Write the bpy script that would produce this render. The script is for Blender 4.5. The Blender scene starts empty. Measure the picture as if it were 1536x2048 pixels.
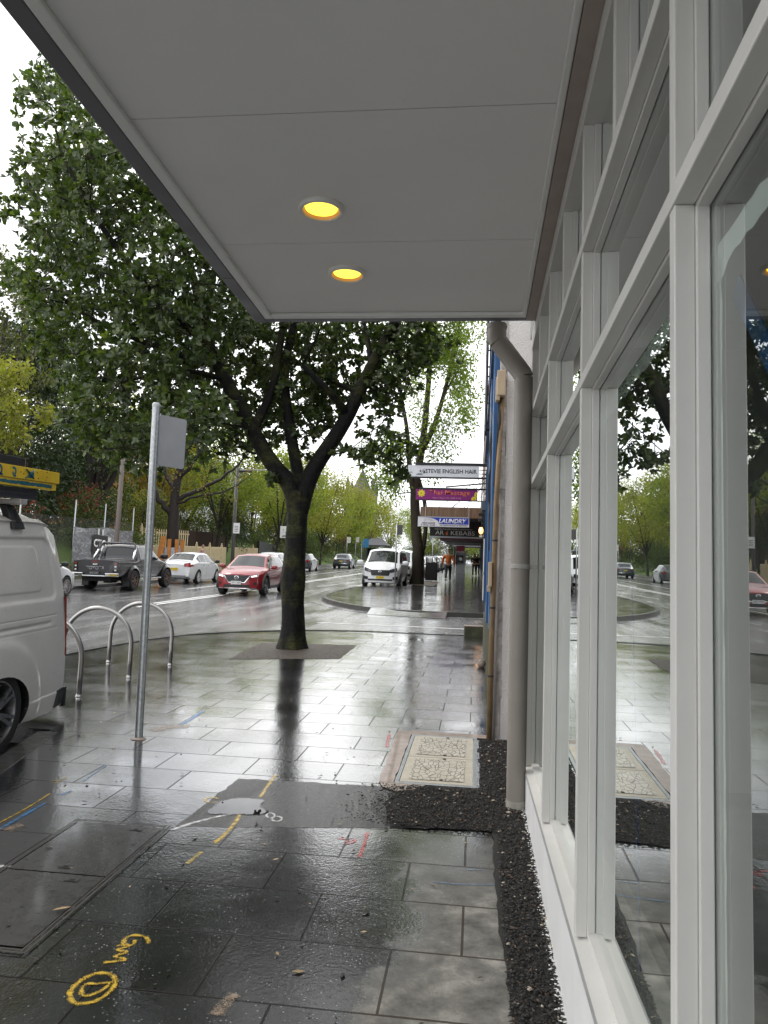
import bpy, bmesh, math, random
import numpy as np
from mathutils import Matrix, Vector
random.seed(7); RNG = np.random.default_rng(11)
SC = bpy.context.scene; COL = SC.collection
R = math.radians

# ------------------------------------------------------------------ camera
FPX, CX, CY, EYE = 1540.0, 768.0, 1024.0, 1.44
_Y = np.array([951 - CX, 1192 - CY, FPX]); _Y /= np.linalg.norm(_Y)
_U = np.array([554.0, -14717.0, 1540.0]); _U -= _Y * (_U @ _Y); _U /= np.linalg.norm(_U)
_X = np.cross(_Y, _U); _X = _X if _X[0] > 0 else -_X
CAMR = np.stack([_X, _Y, _U], 1)
cam = bpy.data.cameras.new("camera"); cam_ob = bpy.data.objects.new("camera", cam); COL.objects.link(cam_ob)
cam.sensor_fit = 'VERTICAL'; cam.sensor_height = 24.0; cam.lens = 24.0 * FPX / 2048.0
cam.clip_start = 0.05; cam.clip_end = 3000
_m = Matrix.Identity(4)
for i in range(3):
    _m[i][0] = CAMR[0][i]; _m[i][1] = -CAMR[1][i]; _m[i][2] = -CAMR[2][i]
_m[2][3] = EYE
cam_ob.matrix_world = _m
SC.camera = cam_ob

# ------------------------------------------------------------------ world, sun, exposure
SUN_EL, SUN_AZ = R(52), R(-62)          # behind cloud, over the street
w = bpy.data.worlds.new("World"); SC.world = w; w.use_nodes = True
nt = w.node_tree; nt.nodes.clear()
o_ = nt.nodes.new('ShaderNodeOutputWorld'); bg = nt.nodes.new('ShaderNodeBackground')
sky = nt.nodes.new('ShaderNodeTexSky'); sky.sky_type = 'NISHITA'; sky.sun_disc = False
sky.sun_elevation = SUN_EL; sky.sun_rotation = SUN_AZ; sky.dust_density = 4; sky.air_density = 1.0
tc = nt.nodes.new('ShaderNodeTexCoord'); mp = nt.nodes.new('ShaderNodeMapping')
mp.inputs['Scale'].default_value = (1, 1, 2.6)
nz = nt.nodes.new('ShaderNodeTexNoise'); nz.inputs['Scale'].default_value = 2.2; nz.inputs['Detail'].default_value = 7
nz.inputs['Roughness'].default_value = .55; nz.inputs['Distortion'].default_value = .4
cr = nt.nodes.new('ShaderNodeValToRGB')
cr.color_ramp.elements[0].position = .33; cr.color_ramp.elements[0].color = (4.9, 5.3, 5.9, 1)
cr.color_ramp.elements[1].position = .56; cr.color_ramp.elements[1].color = (13.0, 13.0, 13.0, 1)
mx = nt.nodes.new('ShaderNodeMix'); mx.data_type = 'RGBA'; mx.inputs[0].default_value = .9
L_ = nt.links.new
L_(tc.outputs['Generated'], mp.inputs['Vector']); L_(mp.outputs['Vector'], nz.inputs['Vector'])
L_(nz.outputs['Fac'], cr.inputs['Fac']); L_(sky.outputs['Color'], mx.inputs[6]); L_(cr.outputs['Color'], mx.inputs[7])
L_(mx.outputs[2], bg.inputs['Color']); bg.inputs['Strength'].default_value = .1
L_(bg.outputs['Background'], o_.inputs['Surface'])
sun = bpy.data.lights.new("sun", 'SUN'); sun.energy = .6; sun.angle = R(24); sun.color = (1, .96, .9)
sun_ob = bpy.data.objects.new("sun", sun); COL.objects.link(sun_ob)
_sd = Vector((math.sin(SUN_AZ) * math.cos(SUN_EL), math.cos(SUN_AZ) * math.cos(SUN_EL), math.sin(SUN_EL)))
sun_ob.rotation_euler = _sd.to_track_quat('Z', 'Y').to_euler()
SC.view_settings.view_transform = 'Standard'; SC.view_settings.look = 'None'
SC.view_settings.exposure = 0.95; SC.view_settings.gamma = 1.0
SC.render.engine = 'CYCLES'
SC.cycles.max_bounces = 8; SC.cycles.diffuse_bounces = 3; SC.cycles.glossy_bounces = 4
SC.cycles.transparent_max_bounces = 16; SC.cycles.transmission_bounces = 4
SC.cycles.use_denoising = True
try: SC.cycles.denoiser = 'OPENIMAGEDENOISE'
except Exception: pass
SC.cycles.caustics_reflective = True; SC.cycles.caustics_refractive = False
SC.cycles.sample_clamp_indirect = 6

# ------------------------------------------------------------------ geometry helpers
SL, SL2, YK = .046, .0515, 27.0
SLOPE = math.atan(SL)
def G(y):                                # ground height of the sloping street
    return SL * y if y < YK else SL * YK + SL2 * (y - YK)
def Ga(y):
    y = np.asarray(y, float); return np.where(y < YK, SL * y, SL * YK + SL2 * (y - YK))
def at(px, py, Y):                       # point of the picture at distance Y along the street
    d = CAMR.T @ np.array([px - CX, py - CY, FPX]); return np.array([0, 0, EYE]) + d * (Y / d[1])

def link(o):
    COL.objects.link(o); return o
def tag(o, label=None, cat=None, group=None, kind=None):
    if label: o['label'] = label
    if cat: o['category'] = cat
    if group: o['group'] = group
    if kind: o['kind'] = kind
    return o
def thing(name, label, cat, loc=(0, 0, 0), group=None):
    o = bpy.data.objects.new(name, None); o.location = loc; link(o); o.empty_display_size = .2
    return tag(o, label, cat, group)
def root_of(o):
    while o.parent: o = o.parent
    return o
def mesh_obj(name, me, parent=None, mat=None):
    o = bpy.data.objects.new(name, me); link(o)
    if mat is not None and not me.materials:
        for m in (mat if isinstance(mat, (list, tuple)) else [mat]): me.materials.append(m)
    if parent is not None: o.parent = parent
    return o

class MB:
    def __init__(s): s.v = []; s.f = []; s.mi = []; s.cur = 0
    def add(s, vs, fs):
        b = len(s.v); s.v.extend([tuple(map(float, p)) for p in vs])
        for f in fs: s.f.append([i + b for i in f]); s.mi.append(s.cur)
        return s
    def box(s, x0, x1, y0, y1, z0, z1):
        return s.add([(x0,y0,z0),(x1,y0,z0),(x1,y1,z0),(x0,y1,z0),(x0,y0,z1),(x1,y0,z1),(x1,y1,z1),(x0,y1,z1)],
              [(0,3,2,1),(4,5,6,7),(0,1,5,4),(1,2,6,5),(2,3,7,6),(3,0,4,7)])
    def obox(s, c, ax, ay, az):
        c, ax, ay, az = map(lambda q: np.array(q, float), (c, ax, ay, az))
        vs = [c + i*ax + j*ay + k*az for k in (-1,1) for j in (-1,1) for i in (-1,1)]
        return s.add(vs, [(0,2,3,1),(4,5,7,6),(0,1,5,4),(1,3,7,5),(3,2,6,7),(2,0,4,6)])
    def bar(s, a, b, wx, wz, up=(0,0,1)):
        a, b, up = np.array(a,float), np.array(b,float), np.array(up,float)
        d = b - a; L = np.linalg.norm(d); d /= L
        sx = np.cross(d, up); n = np.linalg.norm(sx); sx = sx/n if n > 1e-6 else np.array([1.,0,0]); uz = np.cross(sx, d)
        return s.obox((a+b)/2, d*L/2, sx*wx/2, uz*wz/2)
    def tube(s, path, r, n=8, caps=True):
        P = np.array(path, float); m = len(P); rr = np.full(m, r) if np.isscalar(r) else np.array(r, float)
        T = np.gradient(P, axis=0); T /= np.maximum(np.linalg.norm(T, axis=1, keepdims=True), 1e-9)
        ref = np.array([0,0,1.]) if abs(T[0][2]) < .9 else np.array([1.,0,0])
        u = np.cross(T[0], ref); u /= np.linalg.norm(u); vs = []
        for i in range(m):
            u = u - T[i]*(u@T[i]); u /= np.linalg.norm(u); v = np.cross(T[i], u)
            for k in range(n):
                a = 2*math.pi*k/n; vs.append(P[i] + rr[i]*(math.cos(a)*u + math.sin(a)*v))
        fs = [(i*n+k, i*n+(k+1)%n, (i+1)*n+(k+1)%n, (i+1)*n+k) for i in range(m-1) for k in range(n)]
        if caps: fs += [tuple(range(n))[::-1], tuple((m-1)*n+k for k in range(n))]
        return s.add(vs, fs)
    def lathe(s, c, axis, prof, n=24):          # prof: list of (r, h) along axis
        c, a = np.array(c,float), np.array(axis,float); a /= np.linalg.norm(a)
        ref = np.array([0,0,1.]) if abs(a[2]) < .9 else np.array([1.,0,0]); u = np.cross(a, ref); u /= np.linalg.norm(u); v = np.cross(a,u)
        vs = [c + a*h + r*(math.cos(2*math.pi*k/n)*u + math.sin(2*math.pi*k/n)*v) for r,h in prof for k in range(n)]
        fs = [(i*n+k, i*n+(k+1)%n, (i+1)*n+(k+1)%n, (i+1)*n+k) for i in range(len(prof)-1) for k in range(n)]
        return s.add(vs, fs)
    def grid(s, fn, nu, nv):                    # fn(i/nu, j/nv) -> point
        vs = [fn(i/nu, j/nv) for j in range(nv+1) for i in range(nu+1)]
        return s.add(vs, [(j*(nu+1)+i, j*(nu+1)+i+1, (j+1)*(nu+1)+i+1, (j+1)*(nu+1)+i) for j in range(nv) for i in range(nu)])
    def prism(s, poly, fn0, fn1):               # poly of 2-D points, two maps to 3-D
        n = len(poly); vs = [fn0(*p) for p in poly] + [fn1(*p) for p in poly]
        return s.add(vs, [tuple(range(n))[::-1], tuple(range(n, 2*n))] + [(i, (i+1)%n, n+(i+1)%n, n+i) for i in range(n)])
    def build(s, name, mat, parent=None, smooth=False, bevel=0, loc=None, auto=None):
        me = bpy.data.meshes.new(name); V = np.array(s.v, float)
        off = np.zeros(3)
        if parent is not None: off = np.array(root_of(parent).location)
        elif loc is not None: off = np.array(loc, float)
        me.from_pydata((V - off).tolist(), [], s.f)
        for m in (mat if isinstance(mat, (list, tuple)) else [mat]): me.materials.append(m)
        if any(s.mi): me.polygons.foreach_set('material_index', s.mi)
        if smooth or auto: me.polygons.foreach_set('use_smooth', [True]*len(me.polygons))
        if auto: me.set_sharp_from_angle(angle=R(auto))
        me.update(); o = mesh_obj(name, me, parent)
        if loc is not None and parent is None: o.location = loc
        if bevel:
            b = o.modifiers.new('bevel', 'BEVEL'); b.width = bevel; b.segments = 2; b.limit_method = 'ANGLE'; b.angle_limit = R(40)
        return o

def fast_mesh(name, V, F, mats, rnd=None, mi=None, smooth=False):
    me = bpy.data.meshes.new(name); V = np.asarray(V, np.float32); F = np.asarray(F, np.int32); k = F.shape[1]
    me.vertices.add(len(V)); me.vertices.foreach_set('co', V.ravel())
    me.loops.add(F.size); me.loops.foreach_set('vertex_index', F.ravel())
    me.polygons.add(len(F)); me.polygons.foreach_set('loop_start', np.arange(0, F.size, k, dtype=np.int32))
    try: me.polygons.foreach_set('loop_total', np.full(len(F), k, np.int32))
    except Exception: pass
    if rnd is not None:
        a = me.attributes.new('rnd', 'FLOAT', 'POINT'); a.data.foreach_set('value', np.asarray(rnd, np.float32))
    for m in mats: me.materials.append(m)
    if mi is not None: me.polygons.foreach_set('material_index', np.asarray(mi, np.int32))
    me.update(calc_edges=True); me.validate()
    if smooth: me.polygons.foreach_set('use_smooth', [True]*len(me.polygons))
    return me

def text_obj(name, body, origin, ux, uz, height, mat, parent=None, width=None, depth=.004, bold=0., shear=0., align='CENTER', space=1.):
    cu = bpy.data.curves.new('txt', 'FONT'); cu.body = body; cu.size = 1; cu.offset = bold; cu.shear = shear; cu.space_character = space
    cu.resolution_u = 3
    t = bpy.data.objects.new('txt', cu); link(t); bpy.context.view_layer.update()
    dg = bpy.context.evaluated_depsgraph_get(); me = bpy.data.meshes.new_from_object(t.evaluated_get(dg))
    bpy.data.objects.remove(t); bpy.data.curves.remove(cu)
    n = len(me.vertices); co = np.empty(n*3); me.vertices.foreach_get('co', co); co = co.reshape(-1, 3)
    mn, mxx = co.min(0), co.max(0); h = mxx[1]-mn[1]; wd = mxx[0]-mn[0]
    sy = height/h; sx = (width/wd) if width else sy
    ax = (co[:,0]-(mn[0]+mxx[0])/2 if align == 'CENTER' else co[:,0]-mn[0])*sx; az = (co[:,1]-mn[1])*sy
    ux, uz = np.array(ux,float), np.array(uz,float); nn = np.cross(ux, uz)
    P = np.array(origin,float) + ax[:,None]*ux + az[:,None]*uz + nn*depth
    if parent is not None: P = P - np.array(root_of(parent).location)
    me.vertices.foreach_set('co', P.ravel()); me.materials.clear(); me.materials.append(mat); me.name = name; me.update()
    bm = bmesh.new(); bm.from_mesh(me)                # give the letters a real thickness
    r = bmesh.ops.extrude_face_region(bm, geom=bm.faces[:]); vs = [e for e in r['geom'] if isinstance(e, bmesh.types.BMVert)]
    bmesh.ops.translate(bm, verts=vs, vec=Vector(nn*(-depth*.75))); bm.to_mesh(me); bm.free()
    return mesh_obj(name, me, parent)

# ------------------------------------------------------------------ materials
def nodes_of(name):
    m = bpy.data.materials.new(name); m.use_nodes = True; n = m.node_tree; b = n.nodes['Principled BSDF']
    return m, n, b
def N(n, t, **kw):
    x = n.nodes.new(t)
    for k, v in kw.items():
        if k.startswith('i_'):
            key = k[2:]; x.inputs[int(key) if key.isdigit() else key.replace('_', ' ')].default_value = v
        else: setattr(x, k, v)
    return x
def mixc(n, f, a, b, mode='MIX'):
    x = n.nodes.new('ShaderNodeMix'); x.data_type = 'RGBA'; x.blend_type = mode
    for k, v in ((0, f), (6, a), (7, b)):
        if hasattr(v, 'links') or isinstance(v, bpy.types.NodeSocket): n.links.new(v, x.inputs[k])
        else: x.inputs[k].default_value = v if k == 0 or len(v) == 4 else (*v, 1)
    return x.outputs[2]
def ramp(n, f, *st):
    x = n.nodes.new('ShaderNodeValToRGB'); e = x.color_ramp.elements
    while len(e) > len(st): e.remove(e[-1])
    while len(e) < len(st): e.new(.5)
    for q, (p, c) in zip(e, st): q.position = p; q.color = (*c, 1) if len(c) == 3 else c
    n.links.new(f, x.inputs[0]); return x.outputs[0]
def rampf(n, f, *st): return ramp(n, f, *[(p, (v, v, v)) for p, v in st])
def math_(n, op, a, b=None, c=None):
    x = n.nodes.new('ShaderNodeMath'); x.operation = op
    for k, v in enumerate((a, b, c)):
        if v is None: continue
        if isinstance(v, bpy.types.NodeSocket): n.links.new(v, x.inputs[k])
        else: x.inputs[k].default_value = v
    return x.outputs[0]
def coord(n, kind='Object'): return n.nodes.new('ShaderNodeTexCoord').outputs[kind]
def noise(n, vec, scale, detail=3, rough=.5, dist=0.):
    x = n.nodes.new('ShaderNodeTexNoise'); x.inputs['Scale'].default_value = scale; x.inputs['Detail'].default_value = detail
    x.inputs['Roughness'].default_value = rough; x.inputs['Distortion'].default_value = dist
    n.links.new(vec, x.inputs['Vector']); return x.outputs['Fac']
def mapv(n, vec, scale=(1,1,1), loc=(0,0,0), rot=(0,0,0)):
    x = n.nodes.new('ShaderNodeMapping'); n.links.new(vec, x.inputs['Vector'])
    x.inputs['Scale'].default_value = scale; x.inputs['Location'].default_value = loc; x.inputs['Rotation'].default_value = rot
    return x.outputs['Vector']
def bump(n, b, h, strength, dist=.01, normal=None):
    x = n.nodes.new('ShaderNodeBump'); x.inputs['Strength'].default_value = strength; x.inputs['Distance'].default_value = dist
    n.links.new(h, x.inputs['Height'])
    if normal is not None: n.links.new(normal, x.inputs['Normal'])
    if b is not None: n.links.new(x.outputs['Normal'], b.inputs['Normal'])
    return x.outputs['Normal']
def mat(name, col, rough=.5, metal=0., var=.12, scale=6., bmp=0., bscale=80., bdist=.003, spec=.5, coat=0., rvar=.1, emis=None, es=1.):
    m, n, b = nodes_of(name); v = coord(n)
    f = noise(n, v, scale, 5, .6)
    lo = tuple(c*(1-var) for c in col); hi = tuple(min(c*(1+var), 1) for c in col)
    n.links.new(ramp(n, f, (.3, lo), (.7, hi)), b.inputs['Base Color'])
    n.links.new(rampf(n, noise(n, v, scale*2.3, 4), (.3, max(rough-rvar, .02)), (.7, min(rough+rvar, 1))), b.inputs['Roughness'])
    b.inputs['Metallic'].default_value = metal; b.inputs['Specular IOR Level'].default_value = spec; b.inputs['Coat Weight'].default_value = coat
    b.inputs['Coat Roughness'].default_value = .04
    if bmp: bump(n, b, noise(n, v, bscale, 4, .6), bmp, bdist)
    if emis: b.inputs['Emission Color'].default_value = (*emis, 1); b.inputs['Emission Strength'].default_value = es
    return m

def leaf_mat(name, c0, c1, c2, rough=.35, trans=.35, spec=.5):
    m, n, b = nodes_of(name)
    a = N(n, 'ShaderNodeAttribute', attribute_name='rnd')
    c = ramp(n, a.outputs['Fac'], (0., c0), (.55, c1), (1., c2))
    n.links.new(c, b.inputs['Base Color']); b.inputs['Roughness'].default_value = rough; b.inputs['Specular IOR Level'].default_value = spec
    t = N(n, 'ShaderNodeBsdfTranslucent'); cc = mixc(n, 1., c, (1.5, 1.7, .6), 'MULTIPLY'); n.links.new(cc, t.inputs['Color'])
    mx = N(n, 'ShaderNodeMixShader', i_0=trans); n.links.new(b.outputs[0], mx.inputs[1]); n.links.new(t.outputs[0], mx.inputs[2])
    n.links.new(mx.outputs[0], n.nodes['Material Output'].inputs['Surface'])
    return m

def glass_mat(name, tint=(.8,.86,.84), boost=1.6, ior=1.5, wav=0.):
    m, n, b = nodes_of(name); n.nodes.remove(b)
    fr = N(n, 'ShaderNodeFresnel', i_IOR=ior); ge = N(n, 'ShaderNodeNewGeometry'); t = N(n, 'ShaderNodeBsdfTransparent'); t.inputs[0].default_value = (*tint, 1)
    g = N(n, 'ShaderNodeBsdfGlossy'); g.inputs['Roughness'].default_value = .003; g.inputs['Color'].default_value = (.94,.97,.96,1)
    f = math_(n, 'MULTIPLY', math_(n, 'MINIMUM', math_(n, 'MULTIPLY', fr.outputs[0], boost), 1.), math_(n, 'SUBTRACT', 1., ge.outputs['Backfacing']))
    if wav:
        nb = N(n, 'ShaderNodeBump', i_Strength=wav, i_Distance=.01); n.links.new(noise(n, coord(n), 3.0, 2), nb.inputs['Height'])
        n.links.new(nb.outputs[0], g.inputs['Normal'])
    mx = N(n, 'ShaderNodeMixShader'); n.links.new(f, mx.inputs[0]); n.links.new(t.outputs[0], mx.inputs[1]); n.links.new(g.outputs[0], mx.inputs[2])
    n.links.new(mx.outputs[0], n.nodes['Material Output'].inputs['Surface'])
    return m

def car_paint(name, col, rough=.22, flake=0., drops=True):
    m, n, b = nodes_of(name); v = coord(n)
    n.links.new(ramp(n, noise(n, v, 3, 4), (.3, tuple(c*.94 for c in col)), (.7, col)), b.inputs['Base Color'])
    b.inputs['Roughness'].default_value = rough+.12; b.inputs['Metallic'].default_value = flake
    b.inputs['Coat Weight'].default_value = 1; b.inputs['Coat Roughness'].default_value = .05
    if drops:                                   # rain beads standing on the paint
        vo = N(n, 'ShaderNodeTexVoronoi', i_Scale=95.); vo.inputs['Randomness'].default_value = 1; n.links.new(v, vo.inputs['Vector'])
        h = rampf(n, vo.outputs['Distance'], (0., 1.), (.24, .75), (.34, 0.))
        k = math_(n, 'MULTIPLY', h, rampf(n, noise(n, v, 28, 3), (.5, 0.), (.6, 1.)))
        nn = bump(n, b, k, .55, .003); n.links.new(nn, b.inputs['Coat Normal'])
    return m

PAINT = {}
M_black = mat('black_plastic', (.012,.012,.013), .45, var=.2)
M_rubber = mat('tyre_rubber', (.014,.014,.014), .7, var=.25, bmp=.3, bscale=120)
M_dark = mat('dark_cavity', (.006,.006,.006), .8)
M_chrome = mat('chrome', (.75,.76,.77), .1, 1., var=.03, rvar=.04)
M_alloy = mat('alloy_rim', (.55,.55,.56), .28, .9, var=.06)
M_alloyd = mat('bronze_rim', (.16,.10,.075), .32, .7, var=.1)
M_steel = mat('stainless_steel', (.36,.35,.34), .30, 1., var=.04, scale=3, rvar=.04)
M_galv = mat('galvanised_steel', (.40,.42,.43), .42, .85, var=.22, scale=38, rvar=.12)
M_signback = mat('sign_back_aluminium', (.30,.31,.33), .45, .3, var=.08, scale=3)
M_signchan = mat('sign_channel', (.14,.17,.21), .45, .3)
M_lampred = mat('tail_lamp_red', (.28,.006,.008), .12, coat=1)
M_lampclr = mat('lamp_clear', (.55,.57,.6), .08, coat=1)
M_headon = mat('headlamp_lit', (.9,.9,.9), .2, emis=(1,.95,.85), es=1.3)
M_carglass = None
def _cg():
    m, n, b = nodes_of('car_glass'); b.inputs['Base Color'].default_value = (.012,.015,.016,1)
    b.inputs['Roughness'].default_value = .03; b.inputs['IOR'].default_value = 1.5; b.inputs['Specular IOR Level'].default_value = .5
    return m
M_carglass = _cg()
M_platew = mat('plate_white', (.7,.7,.68), .4)
M_platey = mat('plate_yellow', (.75,.55,.03), .4)
M_platek = mat('plate_black', (.02,.02,.02), .4)
M_ink = mat('plate_ink', (.015,.02,.03), .5)
M_silverink = mat('silver_letters', (.30,.30,.32), .3, .6)
M_white = mat('white_paint', (.78,.78,.76), .45, var=.04, scale=3)
M_frame = mat('shopfront_frame_paint', (.64,.63,.60), .38, var=.05, scale=3, bmp=.12, bscale=35, bdist=.002)
M_wood = mat('weathered_wood', (.27,.16,.08), .7, var=.3, scale=9, bmp=.3, bscale=40)

# ------------------------------------------------------------------ ground materials
def wet_paver(name, dry=True, bw=.6, rh=.41, rot=0., base=(.0100,.0107,.0122), moss=False, gloss=1.):
    m, n, b = nodes_of(name); v = coord(n)
    sep = N(n, 'ShaderNodeSeparateXYZ'); n.links.new(v, sep.inputs[0])
    br = N(n, 'ShaderNodeTexBrick', i_Scale=1., i_Mortar_Size=.0055, i_Brick_Width=bw, i_Row_Height=rh, i_Mortar_Smooth=.25, i_Bias=0.)
    br.offset = .43; br.squash = 1.; br.inputs['Color1'].default_value = (0,0,0,1); br.inputs['Color2'].default_value = (1,1,1,1); br.inputs['Mortar'].default_value = (.5,.5,.5,1)
    n.links.new(mapv(n, v, loc=(.018, -.10, 0), rot=(0,0,rot)), br.inputs['Vector'])
    rnd = br.outputs['Color']; mort = br.outputs['Fac']
    # wetness and puddles
    big = noise(n, v, .9, 4, .55); mid = noise(n, v, 3.2, 4, .6)
    pud = rampf(n, math_(n, 'ADD', math_(n, 'MULTIPLY', big, .75), math_(n, 'MULTIPLY', mid, .25)), (.50, 0.), (.58, 1.))
    fine = noise(n, v, 130, 3, .7); grit = noise(n, v, 420, 2, .6)
    c = ramp(n, rnd, (0., tuple(k*.72 for k in base)), (1., tuple(k*1.5 for k in base)))
    c = mixc(n, rampf(n, mid, (.35, 0.), (.75, .5)), c, (.026,.023,.017))
    c = mixc(n, rampf(n, fine, (.56, 0.), (.72, .5)), c, (.06,.06,.059))
    vo = N(n, 'ShaderNodeTexVoronoi', i_Scale=62.); n.links.new(v, vo.inputs['Vector'])          # pale grit, and glints of rain beads painted into the colour
    sp = N(n, 'ShaderNodeSeparateColor'); n.links.new(vo.outputs['Color'], sp.inputs[0])
    dots = math_(n, 'MULTIPLY', rampf(n, vo.outputs['Distance'], (.10, 1.), (.26, 0.)), rampf(n, sp.outputs[0], (.58, 0.), (.66, 1.)))
    c = mixc(n, math_(n, 'MULTIPLY', dots, rampf(n, noise(n, v, 5, 4), (.40, .25), (.62, 1.))), c, (.30,.30,.29))
    if moss:
        mo = rampf(n, noise(n, v, 1.4, 5, .65), (.47, 0.), (.60, 1.)); c = mixc(n, math_(n,'MULTIPLY', mo, .22), c, (.034,.034,.014))
    c = mixc(n, math_(n, 'MULTIPLY', mort, .85), c, (.010,.008,.007))
    ro = math_(n, 'ADD', math_(n, 'MULTIPLY', rampf(n, pud, (0., .062), (1., .012)), 1./gloss), math_(n, 'MULTIPLY', rnd, .07))
    wet = None
    if dry:                                    # the dry strip sheltered against the shopfront
        wob = math_(n, 'MULTIPLY', math_(n, 'SUBTRACT', noise(n, v, 2.6, 6, .65), .5), .75)
        dx = rampf(n, math_(n, 'ADD', sep.outputs[0], wob), (0., 0.), (1., 1.))
        a = math_(n, 'SMOOTHSTEP', math_(n, 'ADD', sep.outputs[0], wob), -.34, -.20) if False else None
        mr = N(n, 'ShaderNodeMapRange', interpolation_type='SMOOTHSTEP'); mr.inputs[1].default_value = -.34; mr.inputs[2].default_value = -.16
        n.links.new(math_(n, 'ADD', sep.outputs[0], wob), mr.inputs[0])
        mr2 = N(n, 'ShaderNodeMapRange', interpolation_type='SMOOTHSTEP'); mr2.inputs[1].default_value = 4.35; mr2.inputs[2].default_value = 3.2
        n.links.new(math_(n, 'ADD', sep.outputs[1], math_(n, 'MULTIPLY', wob, 1.2)), mr2.inputs[0])
        dm = math_(n, 'MULTIPLY', mr.outputs[0], mr2.outputs[0])
        dc = ramp(n, noise(n, v, 7, 6, .7), (.3, (.075,.072,.068)), (.52, (.19,.185,.165)), (.72, (.38,.365,.33)))
        dc = mixc(n, rampf(n, grit, (.45, 0.), (.7, .5)), dc, (.10,.098,.09))
        dc = mixc(n, math_(n, 'MULTIPLY', mort, .9), dc, (.05,.035,.028))
        c = mixc(n, dm, c, dc); wet = math_(n, 'SUBTRACT', 1., dm)
        ro = math_(n, 'ADD', math_(n, 'MULTIPLY', ro, wet), math_(n, 'MULTIPLY', dm, .62))
        n.links.new(math_(n, 'MULTIPLY', wet, math_(n, 'SUBTRACT', 1., math_(n, 'MULTIPLY', mort, .8))), b.inputs['Coat Weight'])
    else: n.links.new(math_(n, 'SUBTRACT', 1., math_(n, 'MULTIPLY', mort, .8)), b.inputs['Coat Weight'])
    n.links.new(c, b.inputs['Base Color']); n.links.new(math_(n, 'ADD', ro, .12), b.inputs['Roughness'])
    n.links.new(ro, b.inputs['Coat Roughness']); b.inputs['Coat IOR'].default_value = 1.95; b.inputs['Specular IOR Level'].default_value = .2
    # each slab lies at a slightly different tilt; grain shows where the film is thin
    tilt = math_(n, 'MULTIPLY', math_(n, 'SUBTRACT', rnd, .5), math_(n, 'ADD', math_(n, 'MULTIPLY', sep.outputs[1], .010), math_(n, 'MULTIPLY', sep.outputs[0], .006)))
    npud = math_(n, 'SUBTRACT', 1.05, pud)
    h = math_(n, 'ADD', tilt, math_(n, 'MULTIPLY', math_(n, 'MULTIPLY', grit, .00007), npud))
    h = math_(n, 'ADD', h, math_(n, 'MULTIPLY', math_(n, 'MULTIPLY', fine, .00020), npud))
    h = math_(n, 'ADD', h, math_(n, 'MULTIPLY', noise(n, v, 26, 2, .5), .0005))
    h = math_(n, 'ADD', h, math_(n, 'MULTIPLY', math_(n, 'MULTIPLY', noise(n, v, 75, 2, .5), rampf(n, noise(n, v, 2.1, 3), (.38, .2), (.60, 1.))), .0009))
    h = math_(n, 'SUBTRACT', h, math_(n, 'MULTIPLY', mort, .0015))
    nn = bump(n, b, h, 1., 1.); n.links.new(nn, b.inputs['Coat Normal'])
    return m
M_paver = wet_paver('wet_basalt_paving'); M_paver2 = wet_paver('wet_paving_far', dry=False, moss=True)

def wet_asphalt(name, base=.032, rough=.22, gscale=190, tracks=True, coatw=1.):
    m, n, b = nodes_of(name); v = coord(n)
    f = noise(n, v, gscale, 3, .65); big = noise(n, mapv(n, v, (1.6, .25, 1)), 1.1, 5, .6)
    c = ramp(n, f, (.34, (base*.35,)*3), (.52, (base*1.0, base*1.0, base*1.02)), (.68, (base*3.6, base*3.4, base*3.2)))
    c = mixc(n, rampf(n, big, (.4, 0.), (.6, .45)), c, (base*1.7, base*1.7, base*1.75))
    n.links.new(c, b.inputs['Base Color']); b.inputs['Roughness'].default_value = .45
    n.links.new(rampf(n, big, (.38, rough*1.25), (.62, rough*.55)), b.inputs['Coat Roughness'])
    b.inputs['Coat Weight'].default_value = coatw; b.inputs['Coat IOR'].default_value = 1.7
    h = math_(n, 'ADD', math_(n, 'MULTIPLY', f, .0005), math_(n, 'MULTIPLY', noise(n, v, 14, 2), .0012))
    nn = bump(n, b, h, .8, 1.); n.links.new(nn, b.inputs['Coat Normal']); return m
M_road = wet_asphalt('wet_asphalt'); M_patch = wet_asphalt('asphalt_patch', .032, .34, 60, coatw=.45)
M_gutter = wet_asphalt('wet_concrete', .16, .2, 90)
M_kerb = mat('kerb_stone', (.035,.034,.030), .4, var=.35, scale=7, bmp=.3, bscale=50, coat=.5)
M_soil = mat('soil', (.03,.024,.018), .9, var=.3, scale=20, bmp=.6, bscale=60, bdist=.01)
M_pit = mat('tree_pit_aggregate', (.115,.095,.075), .6, var=.7, scale=26, bmp=.8, bscale=220, bdist=.006, spec=.2)
M_concrete = mat('old_concrete', (.30,.24,.20), .6, var=.22, scale=11, bmp=.35, bscale=70, bdist=.004, coat=.25)
M_grass = mat('lawn', (.08,.13,.02), .8, var=.4, scale=9, bmp=.7, bscale=90, bdist=.03)

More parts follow.
